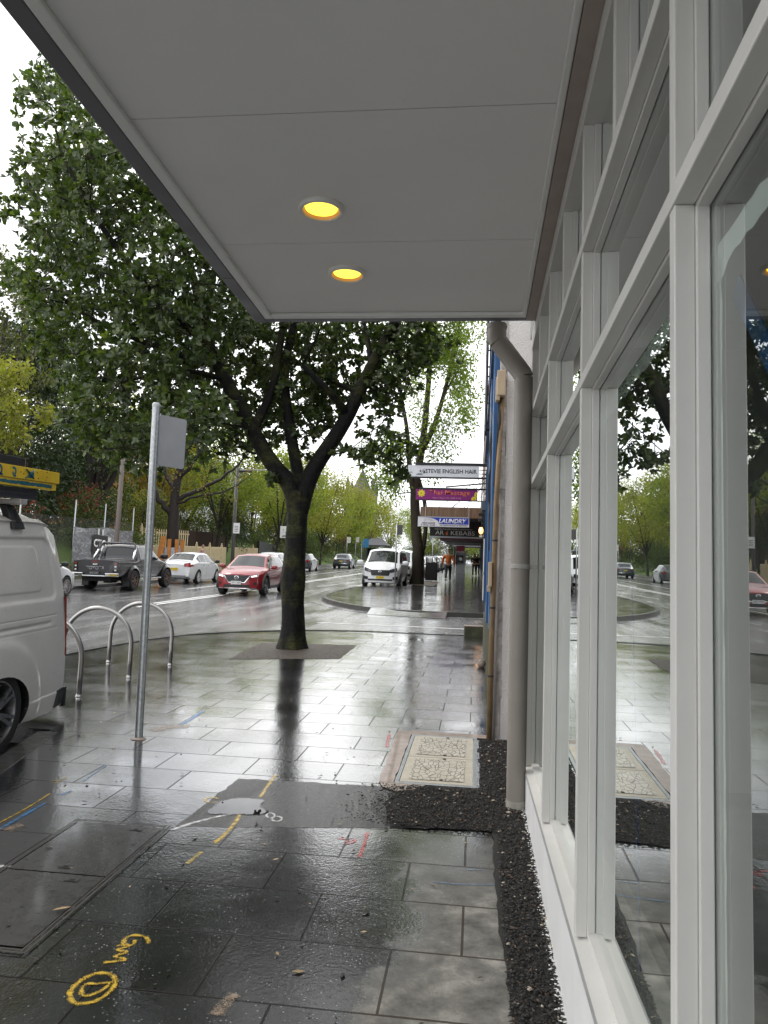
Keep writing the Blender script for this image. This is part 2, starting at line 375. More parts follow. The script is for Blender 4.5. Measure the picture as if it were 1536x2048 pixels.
def sheet(name, poly, off, mat_, thick=0., kind='structure', ny=0, ground=True):
    """flat polygon laid on the sloping ground, with real edges when thick"""
    mb = MB(); top = [(x, y, float(Ga(y))+off) for x, y in poly]; n = len(poly)
    if thick:
        mb.add(top + [(x, y, z-thick) for x, y, z in top], [tuple(range(n))] + [(i, i+n, (i+1)%n+n, (i+1)%n) for i in range(n)])
    else: mb.add(top, [tuple(range(n))])
    o = mb.build(name, mat_); tag(o, kind=kind); return o
def strip_sheet(name, x0, x1, y0, y1, off, mat_, kind='structure', ys=None):
    mb = MB(); ys = ys or [y0] + ([YK] if y0 < YK < y1 else []) + [y1]
    vs = [(x, y, G(y)+off) for y in ys for x in (x0, x1)]
    mb.add(vs, [(2*i, 2*i+1, 2*i+3, 2*i+2) for i in range(len(ys)-1)])
    o = mb.build(name, mat_); tag(o, kind=kind); return o

strip_sheet('ground', -400, 400, -60, 900, -.62, M_soil)
strip_sheet('road', -14.75, 30, -40, 320, -.12, M_road)
NEARPOLY = [(.40,-8),(.40,6.44),(.30,6.5),(.30,14.86),(-1.2,14.84),(-2.4,14.78),(-3.3,14.45),(-3.95,13.98),(-4.5,13.4),(-4.92,12.8),(-5.25,11.5),(-5.42,9.9),
            (-5.48,8.0),(-5.46,6.4),(-5.3,6.0),(-5.0,5.87),(-3.30,5.87),(-3.2,5.80),(-2.95,4.7),(-2.83,3.4),(-2.78,0),(-2.78,-8)]
sheet('near_footpath', NEARPOLY[::-1], 0, M_paver, .15)
# kerb stones along the edge of the near footpath (a proud, narrow edging)
def kerbline(name, pts, mat_, wid=.15, h=.012, drop=.14):
    mb = MB(); P = np.array(pts, float); T = np.gradient(P, axis=0); T /= np.linalg.norm(T, axis=1, keepdims=True); Nn = np.stack([-T[:,1], T[:,0]], 1)
    A, B = P + Nn*.006, P - Nn*wid
    vs = []
    for a, b in zip(A, B): vs += [(a[0],a[1],G(a[1])+h),(b[0],b[1],G(b[1])+h),(a[0],a[1],G(a[1])-drop),(b[0],b[1],G(b[1])-.02)]
    fs = []
    for i in range(len(P)-1):
        p, q = 4*i, 4*i+4
        fs += [(p,q,q+1,p+1),(p+2,q+2,q,p),(p+1,q+1,q+3,p+3)]
    mb.add(vs, fs); o = mb.build(name, mat_); tag(o, kind='structure'); return o
def smooth(pts, it=2):
    P = [np.array(p, float) for p in pts]
    for _ in range(it):
        Q = [P[0]]
        for a, b in zip(P[:-1], P[1:]): Q += [a*.75+b*.25, a*.25+b*.75]
        P = Q + [P[-1]]
    return P
kerbline('near_kerb', smooth([(.28,14.88)]+NEARPOLY[4:13]), M_kerb)
kerbline('bay_kerb', [(-2.95,4.7),(-2.83,3.4),(-2.78,0),(-2.78,-8)][::-1] and [(-3.2,5.8),(-2.95,4.7),(-2.83,3.4),(-2.78,0),(-2.78,-8)], M_kerb, h=.004)

FARPOLY = [(.6,21.12),(-.3,21.05),(-1.25,20.98),(-2.4,21.3),(-3.4,22.2),(-4.3,23.7),(-5.0,25.4),(-5.42,26.9),(-5.55,28.2),(-5.62,30),(-5.6,33),(-5.45,34.8),(-4.9,35.7),(-4.0,36.1),(-3.4,36.6),(-3.3,38),(-3.3,150),(.6,150)]
_fp = smooth(FARPOLY[:16], 1)
_poly = [tuple(p) for p in _fp] + [(-3.3,150),(.6,150)]
def far_path():
    near = [p for p in _poly if p[1] < YK]; mb = MB()
    a = [p for p in _poly[:len(_fp)] if p[1] <= YK]; b = [p for p in _poly[:len(_fp)] if p[1] > YK]
    t = (YK-a[-1][1])/(b[0][1]-a[-1][1]); xk = a[-1][0]+t*(b[0][0]-a[-1][0])
    for pl in ([(.6,YK)] + a + [(xk,YK)], [(.6,YK),(xk,YK)] + b + [(-3.3,150),(.6,150)]):
        n = len(pl); top = [(x,y,G(y)) for x,y in pl]
        mb.add(top+[(x,y,z-.15) for x,y,z in top], [tuple(range(n))[::-1]] + [(i,(i+1)%n,(i+1)%n+n,i+n) for i in range(n)])
    o = mb.build('far_footpath', M_paver2); tag(o, kind='structure')
far_path()
kerbline('far_kerb', [tuple(p) for p in _fp] + [(-3.3,60),(-3.3,110)], M_kerb)
# pram ramp and pale gutter round the kerb nose
mb = MB(); mb.add([(-2.9,21.55,G(21.55)+.016),(-.75,21.0,G(21)+.016),(-.75,20.3,G(20.3)-.112),(-2.9,20.75,G(20.75)-.112)], [(0,3,2,1)])
tag(mb.build('kerb_ramp', M_paver2), kind='structure')
def offs(pts, d):
    P = np.array(pts); T = np.gradient(P, axis=0); T /= np.linalg.norm(T, axis=1, keepdims=True); return P + np.stack([-T[:,1], T[:,0]], 1)*d
_g = offs([p for p in _fp if p[1] < 35], .42); mb = MB(); _i = [p for p in _fp if p[1] < 35]
_i = offs(_i, -.02)
vs = [(p[0],p[1],G(p[1])-.114) for p in _i] + [(p[0],p[1],G(p[1])-.114) for p in _g]; k = len(_i)
mb.add(vs, [(i,i+1,k+i+1,k+i) for i in range(k-1)]); tag(mb.build('gutter', M_gutter), kind='structure')
# far side of the street: kerb and footpath, lane lines
def far_side():
    mb = MB()
    for y0, y1 in ((-40, YK), (YK, 320)):
        for x0, x1, o in ((-14.72,-18.2,0),):
            mb.add([(x0,y0,G(y0)+o),(x0,y1,G(y1)+o),(x1,y1,G(y1)+o),(x1,y0,G(y0)+o),(x0,y0,G(y0)-.3),(x0,y1,G(y1)-.3)], [(0,3,2,1),(0,1,5,4)])
    tag(mb.build('opposite_footpath', M_gutter), kind='structure')
far_side()
M_line = mat('road_line_paint', (.80,.80,.78), .5, var=.1, scale=4)
for i, (x0, x1, y0, y1) in enumerate(((-9.36,-9.25,21,60),(-9.1,-8.99,20,60),(-9.3,-9.15,60,140),(-11.6,-11.5,30,110))):
    mb = MB(); ys = [y0]+([YK] if y0 < YK < y1 else [])+[y1]
    vs = [(x,y,G(y)-.116) for y in ys for x in (x0,x1)]
    mb.add(vs, [(2*j,2*j+1,2*j+3,2*j+2) for j in range(len(ys)-1)]); tag(mb.build('lane_line', M_line), kind='structure')
mb = MB(); mb.add([(-3.6,17.6,G(17.6)-.116),(.3,17.55,G(17.55)-.116),(.3,17.65,G(17.65)-.116),(-3.6,17.7,G(17.7)-.116)], [(0,1,2,3)])
tag(mb.build('side_street_line', M_line), kind='structure')

def ragged(pts, amp, seg=.06):
    out = []
    for a, b in zip(pts, pts[1:]+pts[:1]):
        a, b = np.array(a, float), np.array(b, float); k = max(1, int(np.linalg.norm(b-a)/seg))
        for i in range(k):
            p = a+(b-a)*i/k; out.append(tuple(p + (RNG.normal(0, amp, 2) if i else 0)))
    return out
# tree pits, asphalt patch, mulch bed
sheet('tree_pit', ragged([(-3.27,10.2),(-1.87,10.75),(-1.89,12.5),(-3.4,12.2)], .012), .003, M_pit)
sheet('far_tree_pit', [(-3.2,39.0),(-2.1,39.0),(-2.1,45.5),(-3.2,45.5)], .005, M_pit)
sheet('asphalt_patch', ragged([(-1.525,4.02),(-.15,4.28),(-.15,5.0),(-.56,4.96),(-1.47,4.92)], .004), .0008, M_patch)
M_mulchbed = mat('mulch_bed', (.014,.013,.012), .75, var=.5, scale=70, bmp=1., bscale=140, bdist=.01)
sheet('mulch_bed', ragged([(.145,-1),(.145,2.62),(.118,3.4),(.118,4.29),(-.42,4.24),(-.50,4.62),(-.40,5.0),(.06,5.05),(.05,6.36),(.29,6.36),(.31,-1)], .006), .006, M_mulchbed)
def stones():
    n = 17000; V = []; F = []; mi = []; base = np.array([(1,0,0),(0,1,0),(-1,0,0),(0,-1,0),(0,0,.8),(0,0,-.5)]); tri = np.array([(0,1,4),(1,2,4),(2,3,4),(3,0,4),(1,0,5),(2,1,5),(3,2,5),(0,3,5)])
    zones = [(.14,.315,1.6,4.28,5.2),(-.80,.315,4.26,5.04,3.4),(.06,.30,5.04,6.36,1.0)]
    ws = np.array([(z[1]-z[0])*(z[3]-z[2]) for z in zones]); ws = ws/ws.sum()
    k = 0
    for zi, z in enumerate(zones):
        m = int(n*ws[zi]); x = RNG.uniform(z[0], z[1], m); y = RNG.uniform(z[2], z[3], m)
        if zi == 1:
            keep = RNG.random(m) < np.clip((x+.78)/.42, .0, 1)**2.2; x, y = x[keep], y[keep]
            pit = (x < .045) & (y > 4.98); x, y = x[~pit], y[~pit]
        for px, py in zip(x, y):
            s = abs(RNG.normal(.0036, .0022))+.0018; chip = RNG.random() < .016
            a = RNG.uniform(0, 6.28); sc = np.array([RNG.uniform(.7,1.6), RNG.uniform(.6,1.1), RNG.uniform(.45,.9)])*s*(1.25 if chip else 1)
            p = base*sc*RNG.uniform(.8,1.2,(6,1)); c, q = math.cos(a), math.sin(a)
            p = np.stack([p[:,0]*c-p[:,1]*q, p[:,0]*q+p[:,1]*c, p[:,2]], 1) + [px, py, G(py)+.008+s*.4+RNG.random()*.006]
            V.append(p); F.append(tri+6*k); mi += [1 if chip else (2 if RNG.random() < .08 else (3 if RNG.random() < .16 else 0))]*8; k += 1
    ms = [mat('mulch_crumb', (.024,.0225,.021), .8, var=.7, scale=90), mat('pale_chip', (.42,.36,.28), .7, var=.3, scale=40), mat('bark_chip', (.10,.065,.042), .7, var=.4, scale=40), mat('grey_crumb', (.055,.053,.05), .7, var=.4, scale=40)]
    o = mesh_obj('gravel', fast_mesh('gravel', np.concatenate(V), np.concatenate(F), ms, mi=mi)); tag(o, kind='stuff')
    V = []; F = []; k = 0                          # flakes of white render fallen along the plinth
    for _ in range(900):
        py = RNG.uniform(1.6, 4.9); px = .318-abs(RNG.normal(0, .012)); s = abs(RNG.normal(.004,.002))+.0015
        p = base*np.array([s*RNG.uniform(.6,1.4), s, s*.5]) + [px, py, G(py)+.012+RNG.random()*.004]; V.append(p); F.append(tri+6*k); k += 1
    o = mesh_obj('render_flakes', fast_mesh('render_flakes', np.concatenate(V), np.concatenate(F), [M_white])); tag(o, kind='stuff')
stones()
def litter():                                      # specks of bark, seed and leaf blown over the paving
    V = []; F = []; mi = []; k = 0
    for _ in range(950):
        py = RNG.uniform(1.9, 14)**1.0; px = RNG.uniform(-3.2, .12) if py < 6 else RNG.uniform(-4.8, .12)
        s = abs(RNG.normal(.008, .005))+.003; a = RNG.uniform(0, 6.28); c, q = math.cos(a)*s, math.sin(a)*s; w_ = RNG.uniform(.25,.6)
        z = G(py)+.004+RNG.random()*.004; V.append(np.array([(px-c,py-q,z),(px+q*w_,py-c*w_,z+.002),(px+c,py+q,z+.003),(px-q*w_,py+c*w_,z+.002)])); F.append([[4*k,4*k+1,4*k+2,4*k+3]]); k += 1; mi.append(int(RNG.random() < .16))
    o = mesh_obj('leaf_litter', fast_mesh('leaf_litter', np.concatenate(V), np.concatenate(F), [mat('dark_litter', (.02,.014,.01), .6, var=.5, scale=30), mat('pale_litter', (.34,.25,.12), .6, var=.4, scale=30)], mi=mi)); tag(o, kind='stuff')
litter()

# ------------------------------------------------------------------ things let into the paving
def worn_paint(name, col):
    m, n, b = nodes_of(name); v = coord(n); b.inputs['Base Color'].default_value = (*col, 1); b.inputs['Roughness'].default_value = .35
    b.inputs['Coat Weight'].default_value = .6; b.inputs['Coat Roughness'].default_value = .15
    bump(n, b, noise(n, v, 220, 3), .4, .003)
    at_ = N(n, 'ShaderNodeAttribute', attribute_name='rnd')
    q = math_(n, 'ADD', math_(n, 'MULTIPLY', noise(n, v, 260, 3, .7), .65), math_(n, 'MULTIPLY', noise(n, v, 30, 3), .35))
    a = rampf(n, math_(n, 'ADD', q, math_(n, 'MULTIPLY', at_.outputs['Fac'], .42)), (.80, .0), (.93, 1.))
    n.links.new(a, b.inputs['Alpha']); return m
M_py, M_pb, M_pr, M_pw = worn_paint('yellow_spray', (.62,.40,.012)), worn_paint('blue_spray', (.02,.19,.45)), worn_paint('red_spray', (.55,.05,.05)), worn_paint('white_spray', (.72,.72,.72))
M_pyf, M_pbf = worn_paint('faint_yellow_spray', (.42,.31,.05)), worn_paint('faint_blue_spray', (.10,.22,.38))
def gpx(px, py, off=.004):
    d = CAMR.T @ np.array([px-CX, py-CY, FPX]); t = (off-EYE)/(d[2]-SL*d[1]); return d[0]*t, d[1]*t
def stroke(acc, pts, wid, closed=False, off=.002):
    P = np.array(smooth(pts, 3) if not closed else pts, float); k = len(P)
    if not closed:
        T = np.gradient(P, axis=0); P[0] -= 0; T /= np.maximum(np.linalg.norm(T, axis=1, keepdims=True), 1e-9)
    else: T = np.roll(P,-1,0)-np.roll(P,1,0); T /= np.maximum(np.linalg.norm(T, axis=1, keepdims=True), 1e-9)
    Nn = np.stack([-T[:,1], T[:,0]], 1)*wid/2*(1+RNG.normal(0,.10,(k,1))); L = (-1.55,-.9,0,.9,1.55); W_ = (0,.75,1.,.75,0); b = acc[3]
    for i in range(k):
        e = 1. if closed else min(1., .25+min(i, k-1-i)/3)
        for l, w_ in zip(L, W_): q = P[i]+Nn[i]*l; acc[0].append((q[0],q[1],G(q[1])+off)); acc[2].append(w_*e)
    for i in range(k if closed else k-1):
        for j in range(4): acc[1].append((b+i*5+j, b+((i+1)%k)*5+j, b+((i+1)%k)*5+j+1, b+i*5+j+1))
    acc[3] += 5*k
def mark(name, label, m, strokes, cat='paint mark', group='spray marks on the paving'):
    acc = [[], [], [], 0]
    for i, s in enumerate(strokes): stroke(acc, s[0], s[1], len(s) > 2, .002+.0006*i)
    c = strokes[0][0][0]; loc = np.array([c[0], c[1], G(c[1])])
    o = mesh_obj(name, fast_mesh(name, np.array(acc[0])-loc, np.array(acc[1]), [m], rnd=acc[2])); o.location = loc; tag(o, label, cat, group)
px_ = lambda *ps: [gpx(*p) for p in ps]
_c = [(185+46*math.cos(a)*.98+8*math.sin(a), 1975-29*math.sin(a)-10*math.cos(a)) for a in np.linspace(0, 2*math.pi, 49)[:-1]]
mark('spray_mark', 'yellow sprayed circle with a letter D inside', M_py, [(px_(*_c), .022, 1), (px_((172,1966),(208,1966),(222,1962),(206,1980),(180,1990),(165,1990),(162,1980),(166,1972),(174,1966)), .018)])
mark('spray_mark', 'yellow sprayed letters beside the lid, curled like GM', M_py,
     [(px_((295,1886),(298,1880),(292,1872),(272,1868),(254,1872),(246,1882),(248,1888),(266,1890),(268,1884),(271,1878)), .020),
      (px_((232,1890),(268,1889),(226,1899),(262,1902),(224,1911),(252,1917),(246,1920),(205,1924)), .020)])
mark('spray_mark', 'thick yellow stroke crossing the white sprayed line', M_py, [(px_((482,1622),(474,1640),(455,1663),(428,1686)), .030)])
mark('spray_mark', 'yellow stroke running off the black asphalt patch edge', M_py, [(px_((552,1548),(536,1570),(520,1594)), .026)])
mark('spray_mark', 'short faint yellow dash below the thick yellow stroke', M_pyf, [(px_((403,1702),(388,1714),(374,1727)), .03)])
mark('spray_mark', 'small yellow ring beside the puddle', M_py, [(px_(*[(424+14*math.cos(a), 1599-5*math.sin(a)) for a in np.linspace(.4,5.4,14)]), .018)])
mark('spray_mark', 'long white sprayed line ending in a looped figure eight', M_pw,
     [(px_((340,1660),(400,1640),(470,1625),(535,1623)), .030), (px_(*[(541+8*math.cos(a), 1630-5*math.sin(a)) for a in np.linspace(0,2*math.pi,17)[:-1]]), .016, 1), (px_(*[(554+10*math.cos(a), 1637-5*math.sin(a)) for a in np.linspace(0,2*math.pi,17)[:-1]]), .018, 1)])
mark('spray_mark', 'red sprayed line with a dot at its top', M_pr, [(px_((733,1668),(728,1690),(718,1714)), .022), (px_(*[(734+3*math.cos(a), 1667-2*math.sin(a)) for a in np.linspace(0,6.28,11)[:-1]]), .016, 1)])
mark('spray_mark', 'red sprayed arrowhead blob left of the red line', M_pr, [(px_((676,1675),(692,1677)), .022), (px_((688,1684),(712,1676),(708,1684),(690,1687)), .016)])
mark('spray_mark', 'faint red dash on the slabs beside the pale pit lids', M_pr, [(px_((779,1466),(773,1494)), .035)])
mark('spray_mark', 'long bright blue line at the left edge of the paving', M_pb, [(px_((-30,1672),(0,1657),(40,1634),(92,1604)), .026)])
mark('spray_mark', 'thin yellow line running beside the long blue line', M_py, [(px_((-30,1660),(0,1644),(50,1618),(102,1585)), .014)])
mark('spray_mark', 'blue arrow tick beyond the long blue line', M_pb, [(px_((112,1588),(128,1586),(143,1580)), .020), (px_((125,1590),(143,1580)), .012)])
mark('spray_mark', 'pale yellow squiggle beyond the blue arrow', M_pyf, [(px_((100,1562),(128,1558),(136,1552),(108,1566)), .016)])
mark('spray_mark', 'faint blue line heading from the arrow towards the pole', M_pbf, [(px_((164,1563),(190,1544),(214,1529)), .022)])
mark('spray_mark', 'blue dash on the slabs beyond the sign pole', M_pb, [(px_((360,1449),(382,1438),(406,1421)), .05)])
mark('spray_mark', 'faint blue smear on the drying slab by the mulch', M_pbf, [(px_((862,1762),(925,1768),(995,1768)), .012), (px_((930,1738),(975,1739)), .008)])
mark('spray_mark', 'short white dash at the edge of the metal cover', M_pw, [(px_((-20,1730),(26,1732)), .03)])
# pale worn patches left by old mortar
M_scuff = worn_paint('mortar_scuff', (.26,.19,.13))
for lab, pts, wd in (('tan mortar stain across the dark slabs by the yellow letters', ((470,1985),(455,2000),(430,2030)), .05), ('tan mortar stain crossed by the blue line', ((8,1660),(30,1652),(46,1648)), .09), ('pale mortar stain on slabs under the blue dash', ((305,1462),(340,1452),(380,1452)), .16)):
    mark('mortar_stain', lab, M_scuff, [(px_(*pts), wd)], 'stain', 'mortar stains on the paving')

def pit_lids():
    t = thing('service_pit', 'pair of pale pit lids with a cracked pattern beside the mulch', 'pit cover', (-.22,5.05,G(5.05)))
    m, n, b = nodes_of('pit_lid_pattern'); v = coord(n)
    wv = N(n, 'ShaderNodeVectorMath', operation='ADD'); nzc = N(n, 'ShaderNodeTexNoise', i_Scale=18., i_Detail=2.)
    n.links.new(v, nzc.inputs['Vector']); sc = N(n, 'ShaderNodeVectorMath', operation='SCALE', i_Scale=.018); n.links.new(nzc.outputs['Color'], sc.inputs[0])
    n.links.new(v, wv.inputs[0]); n.links.new(sc.outputs[0], wv.inputs[1])
    vo = N(n, 'ShaderNodeTexVoronoi', feature='DISTANCE_TO_EDGE', i_Scale=17.); n.links.new(mapv(n, wv.outputs[0], (1.5,.75,1)), vo.inputs['Vector'])
    e = rampf(n, vo.outputs['Distance'], (.02, 1.), (.06, 0.))
    c = ramp(n, noise(n, v, 14, 5), (.3, (.40,.36,.28)), (.7, (.52,.48,.39)))
    n.links.new(mixc(n, e, c, (.10,.08,.06)), b.inputs['Base Color']); b.inputs['Roughness'].default_value = .5; b.inputs['Coat Weight'].default_value = .35; b.inputs['Coat Roughness'].default_value = .2
    bump(n, b, math_(n, 'SUBTRACT', noise(n, v, 120, 3), math_(n, 'MULTIPLY', e, 1.5)), .7, .004)
    pale = mat('pit_lid_rim', (.46,.42,.34), .5, var=.12, scale=20, bmp=.2, bscale=90)
    x0, x1 = -.455, .010
    ybs = ((5.07,5.70),(5.71,6.36))
    q = lambda x, y, h: (x, y, G(y)+h)
    for y0, y1 in ybs:
        mb = MB(); a, bz = .010, .016
        mb.add([q(x0,y0,a),q(x1,y0,a),q(x1,y1,a),q(x0,y1,a),q(x0,y0,-.02),q(x1,y0,-.02),q(x1,y1,-.02),q(x0,y1,-.02)], [(0,1,2,3),(0,4,5,1),(1,5,6,2),(2,6,7,3),(3,7,4,0)])
        l = mb.build('lid', pale, t)
        mb = MB(); i = .055; mb.add([q(x0+i,y0+i,.0135),q(x1-i,y0+i,.0135),q(x1-i,y1-i,.0135),q(x0+i,y1-i,.0135)], [(0,1,2,3)]); mb.build('cracked_panel', m, l)
        for ky in (y0+.07, y1-.035):
            mb = MB(); mb.lathe(q((x0+x1)/2+.03, ky, .0145), (0,0,1), [(.0,.001),(.013,.001),(.013,-.001)], 10); mb.build('key_hole', M_dark, l)
    mb = MB()
    for A in ((x0-.028,x0-.004,5.03,6.40),(x1+.004,x1+.03,5.03,6.40),(x0-.004,x1+.004,6.365,6.40),(x0-.004,x1+.004,5.03,5.066)):
        x_, X_, y_, Y_ = A; mb.add([q(x_,y_,.009),q(X_,y_,.009),q(X_,Y_,.009),q(x_,Y_,.009)], [(0,1,2,3)])
    mb.build('metal_frame', M_galv, t)
    for nm, pts in (('concrete_surround', [(-.585,5.03),(-.49,5.045),(-.49,6.40),(.12,6.41),(.12,6.54),(-.60,6.53),(-.615,6.4)]), ('cracked_corner', [(-.575,5.02),(-.545,4.93),(-.46,4.86),(-.36,4.90),(-.30,5.00),(-.285,5.024),(-.488,5.04)])):
        mb = MB(); r = ragged(pts, .004, .08); k = len(r); mb.add([q(x,y,.008) for x,y in r], [tuple(range(k))]); mb.build('concrete_surround', M_concrete, t)
pit_lids()
def puddle():
    m, n, b = nodes_of('puddle_water'); b.inputs['Base Color'].default_value = (.012,.011,.010,1); b.inputs['Roughness'].default_value = .008; b.inputs['IOR'].default_value = 1.45; b.inputs['Specular IOR Level'].default_value = .55
    v = coord(n); bump(n, b, noise(n, v, 9, 2), .012, .01); at_ = N(n, 'ShaderNodeAttribute', attribute_name='rnd')
    n.links.new(rampf(n, math_(n, 'ADD', at_.outputs['Fac'], math_(n, 'MULTIPLY', noise(n, v, 22, 4), .55)), (.48, 0.), (.60, 1.)), b.inputs['Alpha'])
    P = np.array(smooth(px_((396,1630),(412,1612),(430,1600),(470,1592),(510,1592),(540,1600),(528,1610),(535,1620),(560,1631),(470,1633)), 2)); c = P.mean(0); V = []; rn = []
    for f in (0., .35, .7, 1.):
        for p in P: q = c+(p-c)*f; V.append((q[0],q[1],G(q[1])+.0036)); rn.append(1-f**1.5)
    k = len(P); F = [(r*k+i, r*k+(i+1)%k, (r+1)*k+(i+1)%k, (r+1)*k+i) for r in range(3) for i in range(k)]
    o = mesh_obj('puddle', fast_mesh('puddle', np.array(V), np.array(F), [m], rnd=rn)); tag(o, kind='structure')
puddle()

def metal_cover():
    t = thing('access_cover', 'dark flush two-plate access cover set in the paving', 'access cover', (-1.78,3.35,G(3.35)))
    pl = mat('cover_infill', (.022,.019,.019), .30, var=.25, scale=9, coat=.85, bmp=.35, bscale=42, bdist=.0015)
    pl.node_tree.nodes['Principled BSDF'].inputs['Coat Roughness'].default_value = .10
    ed = mat('cover_edge', (.05,.043,.04), .5, .4, var=.2)
    q = lambda x, y, h: (x, y, G(y)+h)
    def col(x0,x1,tag_):
        for y0, y1 in ((2.735,3.345),(3.355,3.965)):
            mb = MB(); mb.add([q(x0,y0,.006),q(x1,y0,.006),q(x1,y1,.006),q(x0,y1,.006)], [(0,1,2,3)]); p = mb.build('plate', pl, t)
            for hx, hy in ((x1-.12, y1-.05 if y0 > 3.2 else y1-.055), (x1-.22, y0+.06)):
                mb = MB(); mb.box(hx-.03,hx+.03,hy-.014,hy+.014,G(hy)+.0068,G(hy)+.0085); s = mb.build('key_slot', mat('slot_plate', (.05,.046,.044), .35, .5), p)
                mb = MB(); mb.box(hx-.011,hx+.013,hy-.007,hy+.007,G(hy)+.0088,G(hy)+.0096); mb.build('slot_hole', M_dark, p)
    col(-2.03,-1.575,'r')
    mb = MB()
    for x0,x1,y0,y1 in ((-1.567,-1.560,2.70,3.99),(-1.548,-1.540,2.69,4.0),(-2.045,-2.037,2.70,3.99),(-2.06,-2.052,2.69,4.0),(-2.037,-1.567,2.708,2.716),(-2.052,-1.548,2.69,2.698),(-2.037,-1.567,3.972,3.98),(-2.052,-1.548,3.99,3.998)):
        mb.add([q(x0,y0,.009),q(x1,y0,.009),q(x1,y1,.009),q(x0,y1,.009)], [(0,1,2,3)])
    mb.build('edge_trim', ed, t)
metal_cover()
def leaf_on_ground(label, px, py, L, ang, col):
    x, y = gpx(px, py, .012); mb = MB(); c, s = math.cos(ang), math.sin(ang)
    pr = [(-1,0,0),(-.5,.22,.25),(.2,.26,.3),(1,0,.1),(.3,-.24,.22),(-.4,-.2,.2)]
    V = [(x+(a*c-b*s)*L/2, y+(a*s+b*c)*L/2, G(y)+.012+h*L*.12) for a,b,h in pr]; mid = [(x+(a*c)*L/2, y+(a*s)*L/2, G(y)+.011) for a in (-.4,.25)]
    mb.add(V+mid, [(0,6,1),(6,7,2,1),(7,3,2),(0,5,6),(5,4,7,6),(4,3,7)]); o = mb.build('fallen_leaf', mat('dry_leaf', col, .5, var=.3, scale=60), loc=(x,y,G(y)))
    tag(o, label, 'leaf', 'fallen leaves on the paving')
leaf_on_ground('curled tan leaf lying on the dark metal cover', 124, 1817, .075, .7, (.36,.24,.12))
leaf_on_ground('orange-brown leaf at the foot of the grey downpipe', 1036, 1624, .05, .4, (.40,.20,.03))
leaf_on_ground('dry brown leaf in the gap behind the downpipe', 1001, 1488, .07, 1.9, (.25,.10,.03))

